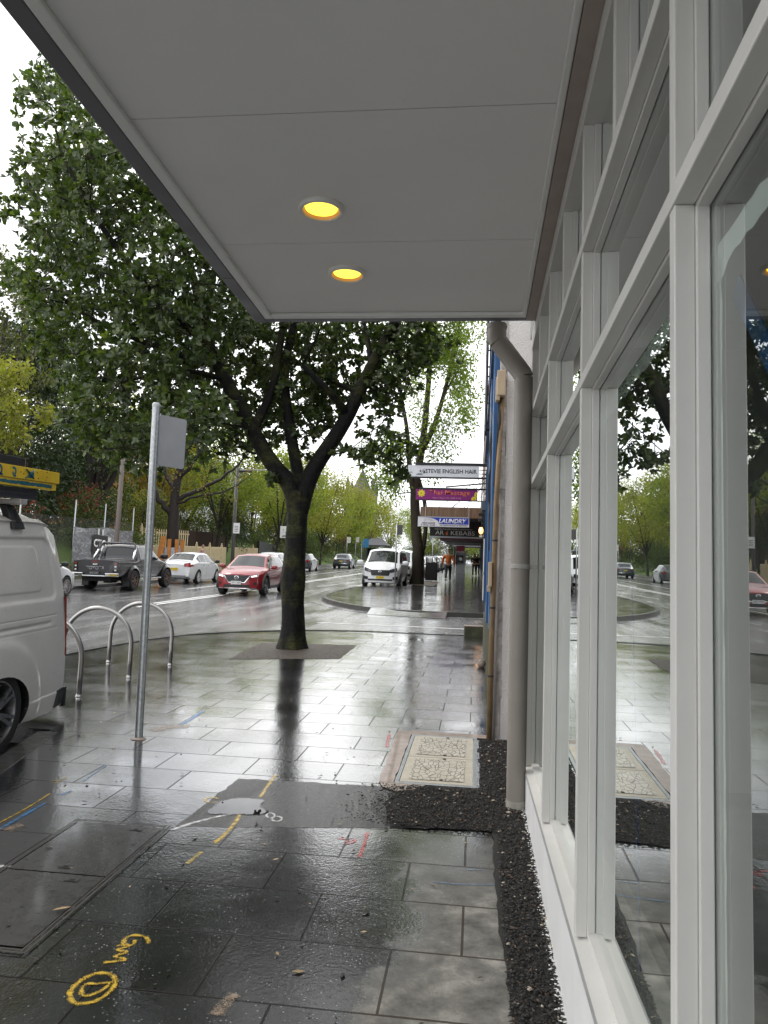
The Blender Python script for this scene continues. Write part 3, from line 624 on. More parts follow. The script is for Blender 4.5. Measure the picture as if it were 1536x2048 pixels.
# ------------------------------------------------------------------ shopfront and awning
XW = .32
def shop():
    t = thing('shopfront', 'pale painted timber shopfront with large panes and small toplights', 'shopfront', (XW,3.0,G(3.0)))
    Z0, ZS, ZT1, ZT2, ZH = -.3, .435, 2.135, 2.59, 3.03
    Y0, Y1 = -2.2, 4.86
    gl = glass_mat('window_glass', (.86,.89,.875), 2.1, 1.52, .008)
    pl = mat('rendered_plinth', (.76,.76,.76), .6, var=.05, scale=4, bmp=.5, bscale=260, bdist=.002)
    def plinth(u, v):
        y = Y0 + (Y1-Y0+.03)*u; return (XW-.006+.0, y, Z0+(ZS-.005-Z0)*v)
    mb = MB(); mb.box(XW-.006, XW+.25, Y0, Y1+.03, Z0, ZS-.012); mb.build('plinth', pl, t)
    mb = MB(); mb.box(XW-.010, XW+.25, Y0, Y1+.03, ZS-.012, ZS-.004); mb.build('flashing_strip', mat('flashing', (.36,.36,.37), .5), t)
    mb = MB()
    mb.add([(XW-.004,Y0,ZS-.003),(XW+.036,Y0,ZS+.006),(XW+.036,Y0,ZS+.022),(XW+.062,Y0,ZS+.026),(XW+.062,Y0,ZS-.003),
            (XW-.004,Y1+.03,ZS-.003),(XW+.036,Y1+.03,ZS+.006),(XW+.036,Y1+.03,ZS+.022),(XW+.062,Y1+.03,ZS+.026),(XW+.062,Y1+.03,ZS-.003)],
           [(0,5,6,1),(1,6,7,2),(2,7,8,3),(3,8,9,4),(0,1,2,3,4),(5,9,8,7,6)])
    mb.add([(XW+.063,Y0,ZS+.02),(XW+.20,Y0,ZS+.02),(XW+.20,Y0,ZS-.05),(XW+.063,Y0,ZS-.05),(XW+.063,Y1,ZS+.02),(XW+.20,Y1,ZS+.02),(XW+.20,Y1,ZS-.05),(XW+.063,Y1,ZS-.05)], [(0,4,5,1),(1,5,6,2),(3,2,6,7),(0,3,7,4)])
    mb.build('sill', M_frame, t)
    main = [-2.18,-1.01,.155,1.315,2.485,3.66,4.835]; half = [-.43,.735,1.90,3.07,4.25]
    def mull(y, z0, z1, nm='mullion'):
        mb = MB(); h = .0175
        mb.box(XW, XW+.034, y-h, y+h, z0, z1); mb.box(XW+.034, XW+.057, y-h-.007, y+h+.007, z0, z1); mb.box(XW+.064, XW+.074, y-h-.009, y+h+.009, z0, z1)
        mb.build(nm, M_frame, t, bevel=.0025)
    zb = [ZS+.0, ZT1, ZT2, ZH]
    for y in main:
        mull(y, ZS+.007, ZT1-.019); mull(y, ZT1+.019, ZT2-.019); mull(y, ZT2+.019, ZH-.02)
    for y in half: mull(y, ZT2+.019, ZH-.02)
    for z in (ZT1, ZT2):
        mb = MB(); mb.box(XW-.003, XW+.034, Y0, Y1, z-.0185, z+.0185); mb.box(XW+.034, XW+.057, Y0, Y1, z-.026, z+.026); mb.box(XW+.064, XW+.074, Y0, Y1, z-.028, z+.028)
        mb.build('transom', M_frame, t, bevel=.0025)
    mb = MB(); mb.box(XW-.003, XW+.12, Y0, Y1, ZH-.02, ZH+.10); mb.build('head', M_frame, t)
    mb = MB(); mb.box(XW-.002, XW+.12, Y1-.006, Y1+.03, ZS+.007, ZH+.10); mb.build('end_jamb', M_frame, t, bevel=.003)
    # panes
    ys = main
    for a, b in zip(ys[:-1], ys[1:]):
        for z0, z1 in ((ZS+.02, ZT1-.02), (ZT1+.02, ZT2-.02)):
            mb = MB(); mb.box(XW+.0575, XW+.0635, a+.012, b-.012, z0, z1); mb.build('pane', gl, t)
    ys = sorted(main+half)
    for a, b in zip(ys[:-1], ys[1:]):
        mb = MB(); mb.box(XW+.0575, XW+.0635, a+.012, b-.012, ZT2+.02, ZH-.02); mb.build('pane', gl, t)
    # the bare room behind the glass
    wl = mat('interior_plaster', (.33,.33,.32), .8, var=.1, scale=1); fl = mat('interior_floor', (.10,.10,.10), .5, var=.2, scale=2)
    x0, x1 = XW+.25, 7.5
    mb = MB(); mb.add([(x0,Y0,.35),(x1,Y0,.35),(x1,Y1,.35),(x0,Y1,.35)], [(0,1,2,3)]); mb.build('room_floor', fl, t)
    mb = MB(); mb.add([(x0,Y0,ZH),(x1,Y0,ZH),(x1,Y1,ZH),(x0,Y1,ZH)], [(0,3,2,1)]); mb.build('room_ceiling', wl, t)
    mb = MB(); mb.box(x1, x1+.2, Y0-.2, Y1+.2, -.3, ZH+2); mb.build('room_wall', wl, t)
    mb = MB(); mb.box(XW+.02, x1, Y0-.25, Y0-.02, -.3, ZH+2); mb.build('room_wall', wl, t)
    mb = MB(); mb.box(XW+.13, x1, Y1+.032, Y1+.3, -.3, ZH+2); mb.build('room_wall', wl, t)
    mb = MB(); mb.box(XW+.0, x1, Y0-.2, Y1+.2, ZH+.12, ZH+.3); mb.build('upper_wall_base', wl, t)
    mb = MB(); mb.box(XW+.0, XW+.3, Y0-.2, Y1+.3, ZH+.3, 8.5); mb.build('upper_wall', M_frame, t)
    # strips of masking film still stuck round the panes, blue tape inside
    fm, n, b = nodes_of('masking_film'); b.inputs['Base Color'].default_value = (.85,.90,.87,1); b.inputs['Roughness'].default_value = .3; b.inputs['Alpha'].default_value = .9
    for a, b_ in zip(main[2:-1], main[3:]):
        mb = MB(); k = 40; P = []
        for i in range(k+1):
            y = a+.03+(b_-a-.06)*i/k; P += [(XW+.066, y, ZT1-.10+RNG.normal(0,.002)), (XW+.066, y, ZT1-.145+RNG.normal(0,.004)-(.02 if i > k-2 else 0))]
        mb.add(P, [(2*i,2*i+1,2*i+3,2*i+2) for i in range(k)])
        P = []
        for i in range(k+1):
            z = ZT1-.13-(ZT1-ZS-.2)*i/k; P += [(XW+.066, b_-.040+RNG.normal(0,.0012), z), (XW+.066, b_-.050+RNG.normal(0,.002), z)]
        mb.add(P, [(2*i,2*i+1,2*i+3,2*i+2) for i in range(k)]); mb.build('masking_film', fm, t)
    tp = mat('blue_tape', (.02,.12,.36), .5, var=.1)
    mb = MB(); mb.bar((.46,1.42,2.02),(.46,1.02,1.55),.045,.003,(1,0,0)); mb.build('blue_tape', tp, t)
    mb = MB(); mb.bar((.42,2.22,1.95),(.42,2.04,.55),.012,.003,(1,0,0)); mb.build('blue_tape', tp, t)
shop()

def awning():
    ZA, XA, YA = 3.116, -1.345, 4.52; Y0 = -3.0
    t = thing('awning', 'flat suspended awning with white lined soffit and dark grey fascia', 'awning', (-.5,2.5,G(2.5)))
    sm = mat('soffit_board', (.82,.81,.795), .5, var=.03, scale=1.5)
    n_ = sm.node_tree; vo = N(n_, 'ShaderNodeTexVoronoi', i_Scale=3.4); n_.links.new(coord(n_), vo.inputs['Vector'])     # fixings under the paint
    bump(n_, n_.nodes['Principled BSDF'], rampf(n_, vo.outputs['Distance'], (.012, 1.), (.022, 0.)), .6, .002)
    joints = [Y0,-1.555,-.535,.485,1.505,2.522,3.54,YA-.012]
    for a, b in zip(joints[:-1], joints[1:]):
        mb = MB(); mb.box(XA+.03, XW-.06, a+.0025, b-.0025, ZA+.012, ZA+.03); p = mb.build('soffit_board', sm, t)
    mb = MB(); mb.box(XA+.03, XW-.06, Y0, YA, ZA+.0302, ZA+.034); mb.build('batten', M_dark, t)
    def bead(x0,x1,y0,y1):
        mb = MB(); mb.box(x0,x1,y0,y1,ZA-.012,ZA+.011); return mb.build('edge_bead', M_white, t, bevel=.005)
    bead(XA+.002, XA+.05, Y0, YA-.002); bead(XA+.0505, XW-.0605, YA-.05, YA-.002); bead(XW-.085, XW-.06, Y0, YA-.0505)
    mb = MB(); mb.box(XW-.058, XW-.004, Y0, YA+.03, ZA-.02, ZA+.05); mb.build('wall_plate', mat('wall_plate', (.36,.31,.27), .6, var=.08), t)
    fm = mat('fascia_metal', (.15,.15,.165), .45, .2, var=.05, scale=2)
    for y0, y1 in ((Y0, 3.90), (3.905, YA+.07)):
        mb = MB(); mb.box(XA-.075, XA-.004, y0, y1, ZA-.008, ZA+.42); mb.build('fascia', fm, t, bevel=.004)
    mb = MB(); mb.box(XA-.0035, XW+.0, YA+.003, YA+.07, ZA-.006, ZA+.42); mb.build('end_fascia', fm, t, bevel=.004)
    mb = MB(); mb.box(XA-.07, XW, Y0, YA+.06, ZA+.40, ZA+.43); mb.build('roof_sheet', M_galv, t)
    mb = MB()                                       # rain drops hanging from the far edge
    for x in np.arange(XA-.07, XW-.02, .021):
        if RNG.random() < .8: mb.lathe((x+RNG.normal(0,.004), YA+.069, ZA-.008), (0,0,-1), [(.0035,0),(.0042,.004),(.0025,.008),(0,.0095)], 6)
    mb.build('rain_drops', glass_mat('water_drop', (.95,.97,1), 1.5, 1.33), t, smooth=True)
    ring = mat('downlight_ring', (.74,.74,.72), .35, var=.02); cone = mat('downlight_baffle', (.75,.45,.26), .5, var=.05)
    em, n, b = nodes_of('downlight_lamp'); b.inputs['Base Color'].default_value = (.9,.7,.2,1); b.inputs['Emission Color'].default_value = (1,.66,.05,1); b.inputs['Emission Strength'].default_value = 1.5
    for y, lab in ((3.892,'round lit yellow downlight nearest the awning end'),(3.198,'round lit yellow downlight further from the awning end'),(1.85,None),(.5,None)):
        d = thing('downlight', lab or 'round lit yellow downlight', 'downlight', (-.722,y,ZA), 'downlights in the awning')
        c = (-.722,y,ZA)
        mb = MB(); mb.lathe(c, (0,0,-1), [(.080,-.004),(.082,.004),(.086,.008),(.096,.008),(.101,.004),(.103,-.011)], 40); mb.build('trim_ring', ring, d, smooth=True)
        mb = MB(); mb.lathe(c, (0,0,1), [(.0795,-.004),(.076,.002),(.070,.0105)], 40); mb.build('baffle', cone, d, smooth=True)
        mb = MB(); mb.lathe(c, (0,0,1), [(.0,.0085),(.0755,.0085)], 40); mb.build('lamp', em, d)
awning()

def downpipe():
    t = thing('downpipe', 'grey-beige painted rain downpipe bent under the awning', 'downpipe', (.26,4.72,G(4.72)))
    pm = mat('downpipe_paint', (.27,.245,.215), .5, var=.06, scale=5)
    xb, yb, r = .262, 4.70, .056
    x2 = .092
    pa = [(xb,yb,G(yb)+.05),(xb,yb,1.6),(xb,yb,2.79)]
    mb = MB(); mb.tube(pa, r, 28); mb.build('pipe', pm, t, auto=40)
    mb = MB(); mb.tube([(xb,yb,2.792),(xb-.006,yb,2.81),(x2+.012,yb,3.015)], r+.003, 28); mb.build('bend', pm, t, auto=40)
    mb = MB(); mb.tube([(x2+.011,yb,3.016),(x2,yb,3.035),(x2,yb,3.13)], r+.003, 28); mb.build('outlet', pm, t, auto=40)
    mb = MB(); mb.lathe((x2,yb,3.10), (0,0,1), [(r+.006,0),(r+.008,.012),(r+.008,.02)], 28); mb.build('collar', pm, t, smooth=True)
    mb = MB(); mb.lathe((xb,yb,1.625), (0,0,1), [(r+.001,-.014),(r+.004,-.012),(r+.004,.012),(r+.001,.014)], 28); mb.obox((xb+.07,yb,1.625),(.03,0,0),(0,.006,0),(0,0,.012)); mb.build('strap', mat('strap_paint', (.36,.35,.33), .5), t, smooth=False)
    mb = MB(); mb.tube([(xb,yb,G(yb)-.05),(xb,yb,G(yb)+.052)], r+.0015, 28); mb.build('shoe', mat('worn_shoe', (.36,.34,.30), .6, var=.25, scale=18), t, auto=40)
downpipe()

# ------------------------------------------------------------------ street furniture close by
def hoop(x0, x1, y, Ht, label):
    t = thing('bike_hoop', label, 'bike rack', ((x0+x1)/2, y, G(y)), 'steel hoops along the kerb'); r = .0255
    cx_, rad = (x0+x1)/2, (x1-x0)/2; z0 = G(y); pts = [(x0,y,z0-.03),(x0,y,z0+.2)]
    zc = z0+Ht-rad
    for a in np.linspace(0, math.pi, 25): pts.append((cx_-rad*math.cos(a), y, zc+rad*math.sin(a)))
    pts += [(x1,y,z0+.2),(x1,y,z0-.03)]
    mb = MB(); mb.tube(pts, r, 14); mb.build('tube', M_steel, t, smooth=True)
    for x in (x0, x1):
        mb = MB(); mb.lathe((x,y,z0+.002), (0,0,1), [(.034,0),(.034,.004),(r+.003,.006),(r+.001,.03)], 18); mb.build('foot_collar', M_steel, t, smooth=True)
hoop(-4.60,-3.78, 7.19, .76, 'steel bike hoop nearest the silver van, partly hidden by it')
hoop(-4.65,-3.835, 8.39, .76, 'middle steel bike hoop of the row beside the sign pole')
hoop(-4.59,-3.777, 9.42, .76, 'steel bike hoop furthest from the van, behind the sign pole')

def sign_pole(name, label, x, y, top, tilt, plate, r=.03, group=None):
    t = thing(name, label, 'sign pole', (x, y, G(y)), group); z0 = G(y)
    mb = MB(); mb.tube([(x,y,z0-.05),(x+tilt*.5,y,(z0+top)/2),(x+tilt,y,top)], r, 18, caps=True); mb.build('pole', M_galv, t, auto=50)
    mb = MB(); mb.lathe((x+tilt,y,top-.025), (0,0,1), [(r+.002,0),(r+.003,.02),(r*.8,.036),(0,.04)], 18); mb.build('cap', M_galv, t, smooth=True)
    mb = MB(); mb.lathe((x,y,z0+.001), (0,0,1), [(r+.03,0),(r+.022,.008),(r+.002,.012)], 14); mb.build('grout_ring', M_concrete, t)
    xt = x+tilt*.93
    for (y0,y1,z0_,z1_,off) in plate:                # plates turned to face along the street edge
        d = np.array([math.sin(off), math.cos(off)]); nrm = np.array([d[1], -d[0]])
        def P(u, z, o=0.): return (xt+d[0]*u+nrm[0]*(.034+o), y+d[1]*u+nrm[1]*(.034+o), z)
        c = .022; poly = []
        for cu, cz, a0 in ((y1-c,z1_-c,0),(y0+c,z1_-c,90),(y0+c,z0_+c,180),(y1-c,z0_+c,270)):
            for a in np.linspace(a0, a0+90, 5): poly.append((cu+c*math.cos(R(a)), cz+c*math.sin(R(a))))
        mb = MB(); mb.prism(poly, lambda u,z: P(u,z,0), lambda u,z: P(u,z,.004)); p = mb.build('sign_plate', M_signback, t)
        for z in (z1_-.06, z0_+.05):
            mb = MB(); k = [P(y0+.02,z-.014,-.001),P(y1-.04,z-.014,-.001),P(y1-.04,z+.014,-.001),P(y0+.02,z+.014,-.001)]; kk = [P(y0+.02,z-.014,-.012),P(y1-.04,z-.014,-.012),P(y1-.04,z+.014,-.012),P(y0+.02,z+.014,-.012)]
            mb.add(k+kk, [(0,1,2,3),(7,6,5,4),(0,4,5,1),(1,5,6,2),(2,6,7,3),(3,7,4,0)]); mb.build('mount_channel', M_signchan, p)
    return t
def parking_sign():
    x, y, top = -2.512, 5.743, 2.865; z0 = G(y)
    t = thing('sign_pole', 'leaning galvanised pole with the backs of two parking plates, beside the hoops', 'sign pole', (x, y, z0)); tilt = -.045
    mb = MB(); mb.tube([(x,y,z0-.05),(x+tilt*.5,y,(z0+top)/2),(x+tilt,y,top)], .0295, 20); mb.build('pole', M_galv, t, auto=50)
    mb = MB(); mb.lathe((x+tilt,y,top-.028), (0,0,1), [(.0315,0),(.0325,.02),(.026,.034),(0,.038)], 20); mb.build('cap', mat('pole_cap', (.42,.43,.44), .5, .3), t, smooth=True)
    mb = MB(); mb.lathe((x,y,z0+.001), (0,0,1), [(.058,0),(.05,.008),(.032,.014)], 16); mb.build('grout_ring', M_concrete, t)
    xt = x+tilt*.94
    def plate(dirv, z0_, z1_, u0, u1, off, slit):
        d = np.array(dirv, float); d /= np.linalg.norm(d); nr = np.array([d[1], -d[0]])     # normal
        P = lambda u, z, o=0.: (xt+d[0]*u+nr[0]*o, y+d[1]*u+nr[1]*o, z)
        c = .02; poly = []
        for cu, cz, a0 in ((u1-c,z1_-c,0),(u0+c,z1_-c,90),(u0+c,z0_+c,180),(u1-c,z0_+c,270)):
            for a in np.linspace(a0, a0+90, 5): poly.append((cu+c*math.cos(R(a)), cz+c*math.sin(R(a))))
        mb = MB(); mb.prism(poly, lambda u,z: P(u,z,off), lambda u,z: P(u,z,off+.003)); p = mb.build('sign_plate', M_signback, t)
        if slit:
            s = 1 if off < 0 else 1
            for z in (z1_-.022, z0_+.040):
                mb = MB(); a = [P(u0+.0,z-.013,off-.001),P(u1-.055,z-.013,off-.001),P(u1-.055,z+.013,off-.001),P(u0,z+.013,off-.001)]; b = [P(u0,z-.013,off-.014),P(u1-.055,z-.013,off-.014),P(u1-.055,z+.013,off-.014),P(u0,z+.013,off-.014)]
                a = a[:]; b = b[:]
                mb.add(a+b, [(0,1,2,3),(7,6,5,4),(0,4,5,1),(1,5,6,2),(2,6,7,3),(3,7,4,0)]); mb.build('mount_channel', M_signchan, p)
                mb = MB(); mb.lathe(P(u1-.065,z,off-.015), (*(-nr),0), [(.009,0),(.009,.006),(0,.007)], 8); mb.build('bolt', M_black, p)
            mb = MB(); a = [P(u0+.065,z0_+.05,off-.0012),P(u0+.067,z0_+.05,off-.0012),P(u0+.067,z1_-.035,off-.0012),P(u0+.065,z1_-.035,off-.0012)]; mb.add(a, [(0,1,2,3)]); mb.build('seam', M_black, p)
            mb = MB(); a = [P(u1-.045,z0_+.04,off-.0012),P(u1-.03,z0_+.055,off-.0012),P(u1-.045,z0_+.07,off-.0012),P(u1-.06,z0_+.055,off-.0012)]; mb.add(a, [(0,1,2,3)]); mb.build('sticker', M_platew, p)
    # the plate on the street side shows its back, the second one stands edge-on behind the pole
    plate((.62,.78), 2.375, 2.785, .03, .275, .0, True)
    plate((-.45,.89), 2.41, 2.80, .02, .36, .036, False)
parking_sign()

# ------------------------------------------------------------------ vehicles
def _smooth_tab(pts, s=.011, n=500):
    t = np.linspace(0, 1, n); y = np.interp(t, [p[0] for p in pts], [p[1] for p in pts]); k = int(4*s*n); kk = np.exp(-.5*(np.arange(-k,k+1)/(s*n))**2); kk /= kk.sum()
    yp = np.pad(y, k, mode='edge'); return np.convolve(yp, kk, 'valid')
class Body:
    def __init__(s, sp):
        s.sp = sp; s.L, s.W, s.H = sp['L'], sp['W'], sp['H']
        s.tab = {k: _smooth_tab(sp[k], sp.get('soft', {}).get(k, .011)) for k in ('top','belt','bot','width','wroof')}
        s.crown = sp.get('crown', .05); s.kf, s.kr, s.sf, s.sr = sp.get('kf',.22), sp.get('kr',.12), sp.get('sf',.12), sp.get('sr',.05); s.disp = sp.get('disp')
        s.bow = sp.get('bow', .012); s.lr = sp.get('lowround', .10)
    def g(s, k, t): return np.interp(t, np.linspace(0,1,500), s.tab[k])
    def sec(s, t, v):
        t, v = np.broadcast_arrays(np.asarray(t,float), np.asarray(v,float))
        zt, zb, z0 = s.g('top',t), s.g('belt',t), s.g('bot',t); w, wr = s.g('width',t)*s.W/2, s.g('wroof',t)*s.W/2
        cr = np.minimum(s.crown, .3*(zt-z0)); zs = zt-cr; zb = np.minimum(zb, zs-.005)
        q1 = np.clip(v,0,1); q2 = np.clip(v-1,0,1); q3 = np.clip(v-2,0,1)
        xl = w*(1-s.lr*(1-q1)**3-.025*q1**3); zl = z0+(zb-z0)*q1
        wr = np.minimum(wr, w*.975)
        xm = w*.975*(1-q2)+wr*q2+s.bow*np.sin(np.pi*q2); zm = zb+(zs-zb)*q2
        xr = wr*(1-q3**1.0); zr = zs+cr*(1-(1-q3)**2.2)
        x = np.where(v<=1, xl, np.where(v<=2, xm, xr)); z = np.where(v<=1, zl, np.where(v<=2, zm, zr)); return x, z
    def deform(s, x, t, z, L=None):
        y = (t-.5)*s.L; tf = np.clip((t-.80)/.2,0,1); tf = tf*tf*(3-2*tf); tr = np.clip((.20-t)/.2,0,1); tr = tr*tr*(3-2*tr)
        zz = np.clip((z-.35)/s.H,0,1); q = (x/(s.W/2))**2
        return y - tf*(s.kf*q*q*.6+s.kf*q*.4+s.sf*zz**1.5*2) + tr*(s.kr*q*q*.6+s.kr*q*.4+s.sr*zz**1.3*2)
    def P(s, t, v, side=1, off=0.):
        x, z = s.sec(t, v); y = s.deform(x, t, z)
        if s.disp is not None: x = x + s.disp(y, z, t, v)
        p = np.stack([x*side, y, z], -1)
        if off:
            e = 1e-3; a = s.P(np.clip(t+e,0,1), v, side)-s.P(np.clip(t-e,0,1), v, side); b = s.P(t, np.clip(v+e*3,0,3), side)-s.P(t, np.clip(v-e*3,0,3), side)
            n = np.cross(a, b); n /= np.maximum(np.linalg.norm(n, axis=-1, keepdims=True), 1e-12)
            sg = np.sign(n[...,0:1]*side + n[...,2:3]*.8); n = n*np.where(sg == 0, 1, sg); p = p+n*off
        return p
    def cap(s, x, z, end, off=0.):
        x, z = np.asarray(x,float), np.asarray(z,float); t = np.full_like(x, 1. if end > 0 else 0.); y = s.deform(x, t, z); return np.stack([x, y+end*off, z], -1)
    def mesh(s, nt=90, nv=(14,8,8), ncap=12):
        t = np.linspace(0,1,nt+1); v = np.concatenate([np.linspace(0,1,nv[0]+1), 1+np.linspace(0,1,nv[1]+1)[1:], 2+np.linspace(0,1,nv[2]+1)[1:]]); m = len(v)
        T, Vv = np.meshgrid(t, v, indexing='ij'); A = s.P(T, Vv, 1).reshape(-1,3); B = A*np.array([-1,1,1]); F = []
        for i in range(nt):
            for j in range(m-1):
                a = i*m+j; F.append((a, a+m, a+m+1, a+1)); o = len(A); F.append((o+a+1, o+a+m+1, o+a+m, o+a))
        Vs = [A, B]; o = 2*len(A)
        for i in range(nt): F.append((i*m, len(A)+i*m, len(A)+(i+1)*m, (i+1)*m))
        for end, ti in ((1, 1.), (-1, 0.)):
            x, z = s.sec(np.full(m, ti), v); sx = np.linspace(-1,1,ncap+1)
            X = x[:,None]*sx[None]; Z = np.repeat(z[:,None], ncap+1, 1)
            if s.disp is not None: pass
            C = s.cap(X, Z, end).reshape(-1,3); Vs.append(C)
            for i in range(m-1):
                for j in range(ncap):
                    a = o+i*(ncap+1)+j; f = (a, a+1, a+ncap+2, a+ncap+1); F.append(f if end < 0 else f[::-1])
            o += len(C)
        return np.concatenate(Vs), F
def body_obj(B, paint, parent, arches, name='body', nt=90, nv=(14,8,8)):
    V, F = B.mesh(nt, nv); bm = bmesh.new(); vs = [bm.verts.new(p) for p in V]
    for f in F:
        try: bm.faces.new([vs[i] for i in f])
        except ValueError: pass
    bmesh.ops.remove_doubles(bm, verts=bm.verts, dist=.0015); bmesh.ops.dissolve_degenerate(bm, edges=bm.edges, dist=.0005)
    bmesh.ops.recalc_face_normals(bm, faces=bm.faces)
    me = bpy.data.meshes.new(name); bm.to_mesh(me); bm.free(); me.materials.append(paint); me.materials.append(M_dark)
    o = mesh_obj(name, me, parent)
    cut = MB()
    for (ya, zc, ra, sz) in arches:
        for sd in (1,-1):
            n = 32; xa, xb = sd*(B.W/2-.34), sd*(B.W/2+.25)
            ring = [(ya+ra*math.cos(2*math.pi*k/n), zc+ra*sz*math.sin(2*math.pi*k/n)) for k in range(n)]
            if sd < 0: ring = ring[::-1]
            cut.prism(ring, lambda u,q,x=xa: (x,u,q), lambda u,q,x=xb: (x,u,q))
    if arches:
        co = cut.build('cut', M_dark); bm = bmesh.new(); bm.from_mesh(co.data); bmesh.ops.recalc_face_normals(bm, faces=bm.faces); bm.to_mesh(co.data); bm.free()
        md = o.modifiers.new('arch', 'BOOLEAN'); md.operation = 'DIFFERENCE'; md.object = co; md.solver = 'EXACT'; md.material_mode = 'TRANSFER'
        bpy.context.view_layer.update(); dg = bpy.context.evaluated_depsgraph_get(); nm = bpy.data.meshes.new_from_object(o.evaluated_get(dg))
        o.modifiers.clear(); o.data = nm; nm.name = name; cm = co.data; bpy.data.objects.remove(co); bpy.data.meshes.remove(cm)
    o.data.polygons.foreach_set('use_smooth', [True]*len(o.data.polygons)); o.data.set_sharp_from_angle(angle=R(38)); return o
def _patch(name, fn, fn_in, nu, nv, mat_, parent):
    mb = MB(); U, Vv = np.meshgrid(np.linspace(0,1,nu+1), np.linspace(0,1,nv+1), indexing='ij')
    P = fn(U, Vv); Q = fn_in(U, Vv); m = nv+1; n = P.shape[0]*m
    vs = list(P.reshape(-1,3)) + list(Q.reshape(-1,3)); fs = [(i*m+j,(i+1)*m+j,(i+1)*m+j+1,i*m+j+1) for i in range(nu) for j in range(nv)]
    bd = [(i*m,) for i in range(nu+1)]
    ring = [i*m for i in range(nu+1)] + [nu*m+j for j in range(1,m)] + [i*m+nv for i in range(nu-1,-1,-1)] + [j for j in range(nv-1,0,-1)]
    fs += [(ring[k], ring[(k+1)%len(ring)], n+ring[(k+1)%len(ring)], n+ring[k]) for k in range(len(ring))]
    mb.add(vs, fs); o = mb.build(name, mat_, parent, auto=40)
    bm = bmesh.new(); bm.from_mesh(o.data); bmesh.ops.recalc_face_normals(bm, faces=bm.faces); bm.to_mesh(o.data); bm.free(); return o
def side_patch(B, name, quad, side, mat_, parent, off=.004, nu=8, nv=5):
    (t0,v0),(t1,v1),(t2,v2),(t3,v3) = quad
    bl = lambda u,w,a,b,c,d: (a*(1-u)+b*u)*(1-w)+(d*(1-u)+c*u)*w
    f = lambda o: (lambda U,Vv: B.P(bl(U,Vv,t0,t1,t2,t3), bl(U,Vv,v0,v1,v2,v3), side, o)); return _patch(name, f(off), f(-.012), nu, nv, mat_, parent)
def top_patch(B, name, t0, t1, vin, mat_, parent, off=.004, nu=8, nv=14, flare=0.):
    def f(o):
        def g(U, Vv):
            s_ = (Vv*2-1); t = t0+(t1-t0)*U; v = 3-np.abs(s_)*(3-vin); p = B.P(t, v, 1, o).copy(); p[...,0] *= np.where(s_ < 0, -1, 1); return p
        return g
    return _patch(name, f(off), f(-.012), nu, nv, mat_, parent)
def cap_patch(B, name, quad, end, mat_, parent, off=.006, nu=8, nv=5):
    (x0,z0),(x1,z1),(x2,z2),(x3,z3) = quad
    bl = lambda u,w,a,b,c,d: (a*(1-u)+b*u)*(1-w)+(d*(1-u)+c*u)*w
    f = lambda o: (lambda U,Vv: B.cap(bl(U,Vv,x0,x1,x2,x3), bl(U,Vv,z0,z1,z2,z3), end, o)); return _patch(name, f(off), f(-.015), nu, nv, mat_, parent)
def wheel(parent, x, y, r, wid, side, rimmat, spokes=5, ang=.2, rr=.68, twin=False):
    mb = MB(); a = (side,0,0); c = (x, y, r)
    mb.lathe(c, a, [(rr*r,-wid/2),(r*.94,-wid/2),(r*.995,-wid*.36),(r,0),(r*.995,wid*.36),(r*.94,wid/2),(r*.82,wid/2+.004),(rr*r,wid/2-.004)], 36); w_ = mb.build('wheel', M_rubber, parent, auto=45)
    mb = MB(); mb.lathe(c, a, [(rr*r+.001,-wid/2),(rr*r+.002,wid/2-.004),(rr*r-.012,wid/2-.002),(rr*r-.02,wid/2-.03),(rr*r-.03,-wid*.1)], 36)
    for k in range(spokes):
        for da in ((-.13,.13) if twin else (0,)):
            th = ang+2*math.pi*k/spokes+da; d = np.array([0, math.cos(th), math.sin(th)]); e = np.array([0,-math.sin(th),math.cos(th)]); X = np.array([side,0,0])
            p0 = np.array(c)+X*(wid/2-.025)+d*.05; p1 = np.array(c)+X*(wid/2-.012)+d*(rr*r-.012)
            mb.obox((p0+p1)/2, (p1-p0)/2, e*(.014 if twin else .026), X*.010)
    mb.lathe(c, a, [(0,wid/2-.010),(.045,wid/2-.012),(.062,wid/2-.02),(.065,wid/2-.05)], 20)
    mb.build('rim', rimmat, w_, auto=40)
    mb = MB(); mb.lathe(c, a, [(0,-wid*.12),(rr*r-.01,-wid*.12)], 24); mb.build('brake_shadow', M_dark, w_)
    return w_
def mirror(B, t, z, side, mat_, parent, sz=1.):
    p = B.P(np.array(t), np.array(1.0), side); mb = MB(); c = p+np.array([side*.14*sz,.03,z-p[2]+.06]); 
    prof = []
    def f(u, v):
        a, b = u*2*math.pi, (v-.5)*math.pi; q = lambda s: np.sign(s)*abs(s)**.65
        return c+np.array([.115*sz*q(math.cos(b))*q(math.cos(a))*1., .065*sz*q(math.cos(b))*q(math.sin(a)), .075*sz*q(math.sin(b))])
    mb.grid(f, 16, 8); mb.bar(p+np.array([-side*.02,.03,z-p[2]]), c-np.array([0,0,.05]), .05, .04); return mb.build('mirror', mat_, parent, auto=50)
def place(root, x, y, yaw, dz=-.12):
    sl = SL if y < YK else SL2
    root.matrix_world = Matrix.Translation((x, y, G(y)+dz)) @ Matrix.Rotation(math.atan(sl), 4, 'X') @ Matrix.Rotation(yaw, 4, 'Z')
def glass_set(B, root, ws, rg, sides, vin=2.12, gm=None):
    gm = gm or M_carglass
    if ws: top_patch(B, 'windshield', ws[0], ws[1], vin, gm, root, .004)
    if rg: top_patch(B, 'rear_window', rg[0], rg[1], rg[2] if len(rg) > 2 else 2.15, gm, root, .004)
    for a, b in sides:
        for sd in (1,-1): side_patch(B, 'side_window', [(a,1.10),(b,1.10),(b,1.86),(a,1.86)], sd, gm, root, .004)
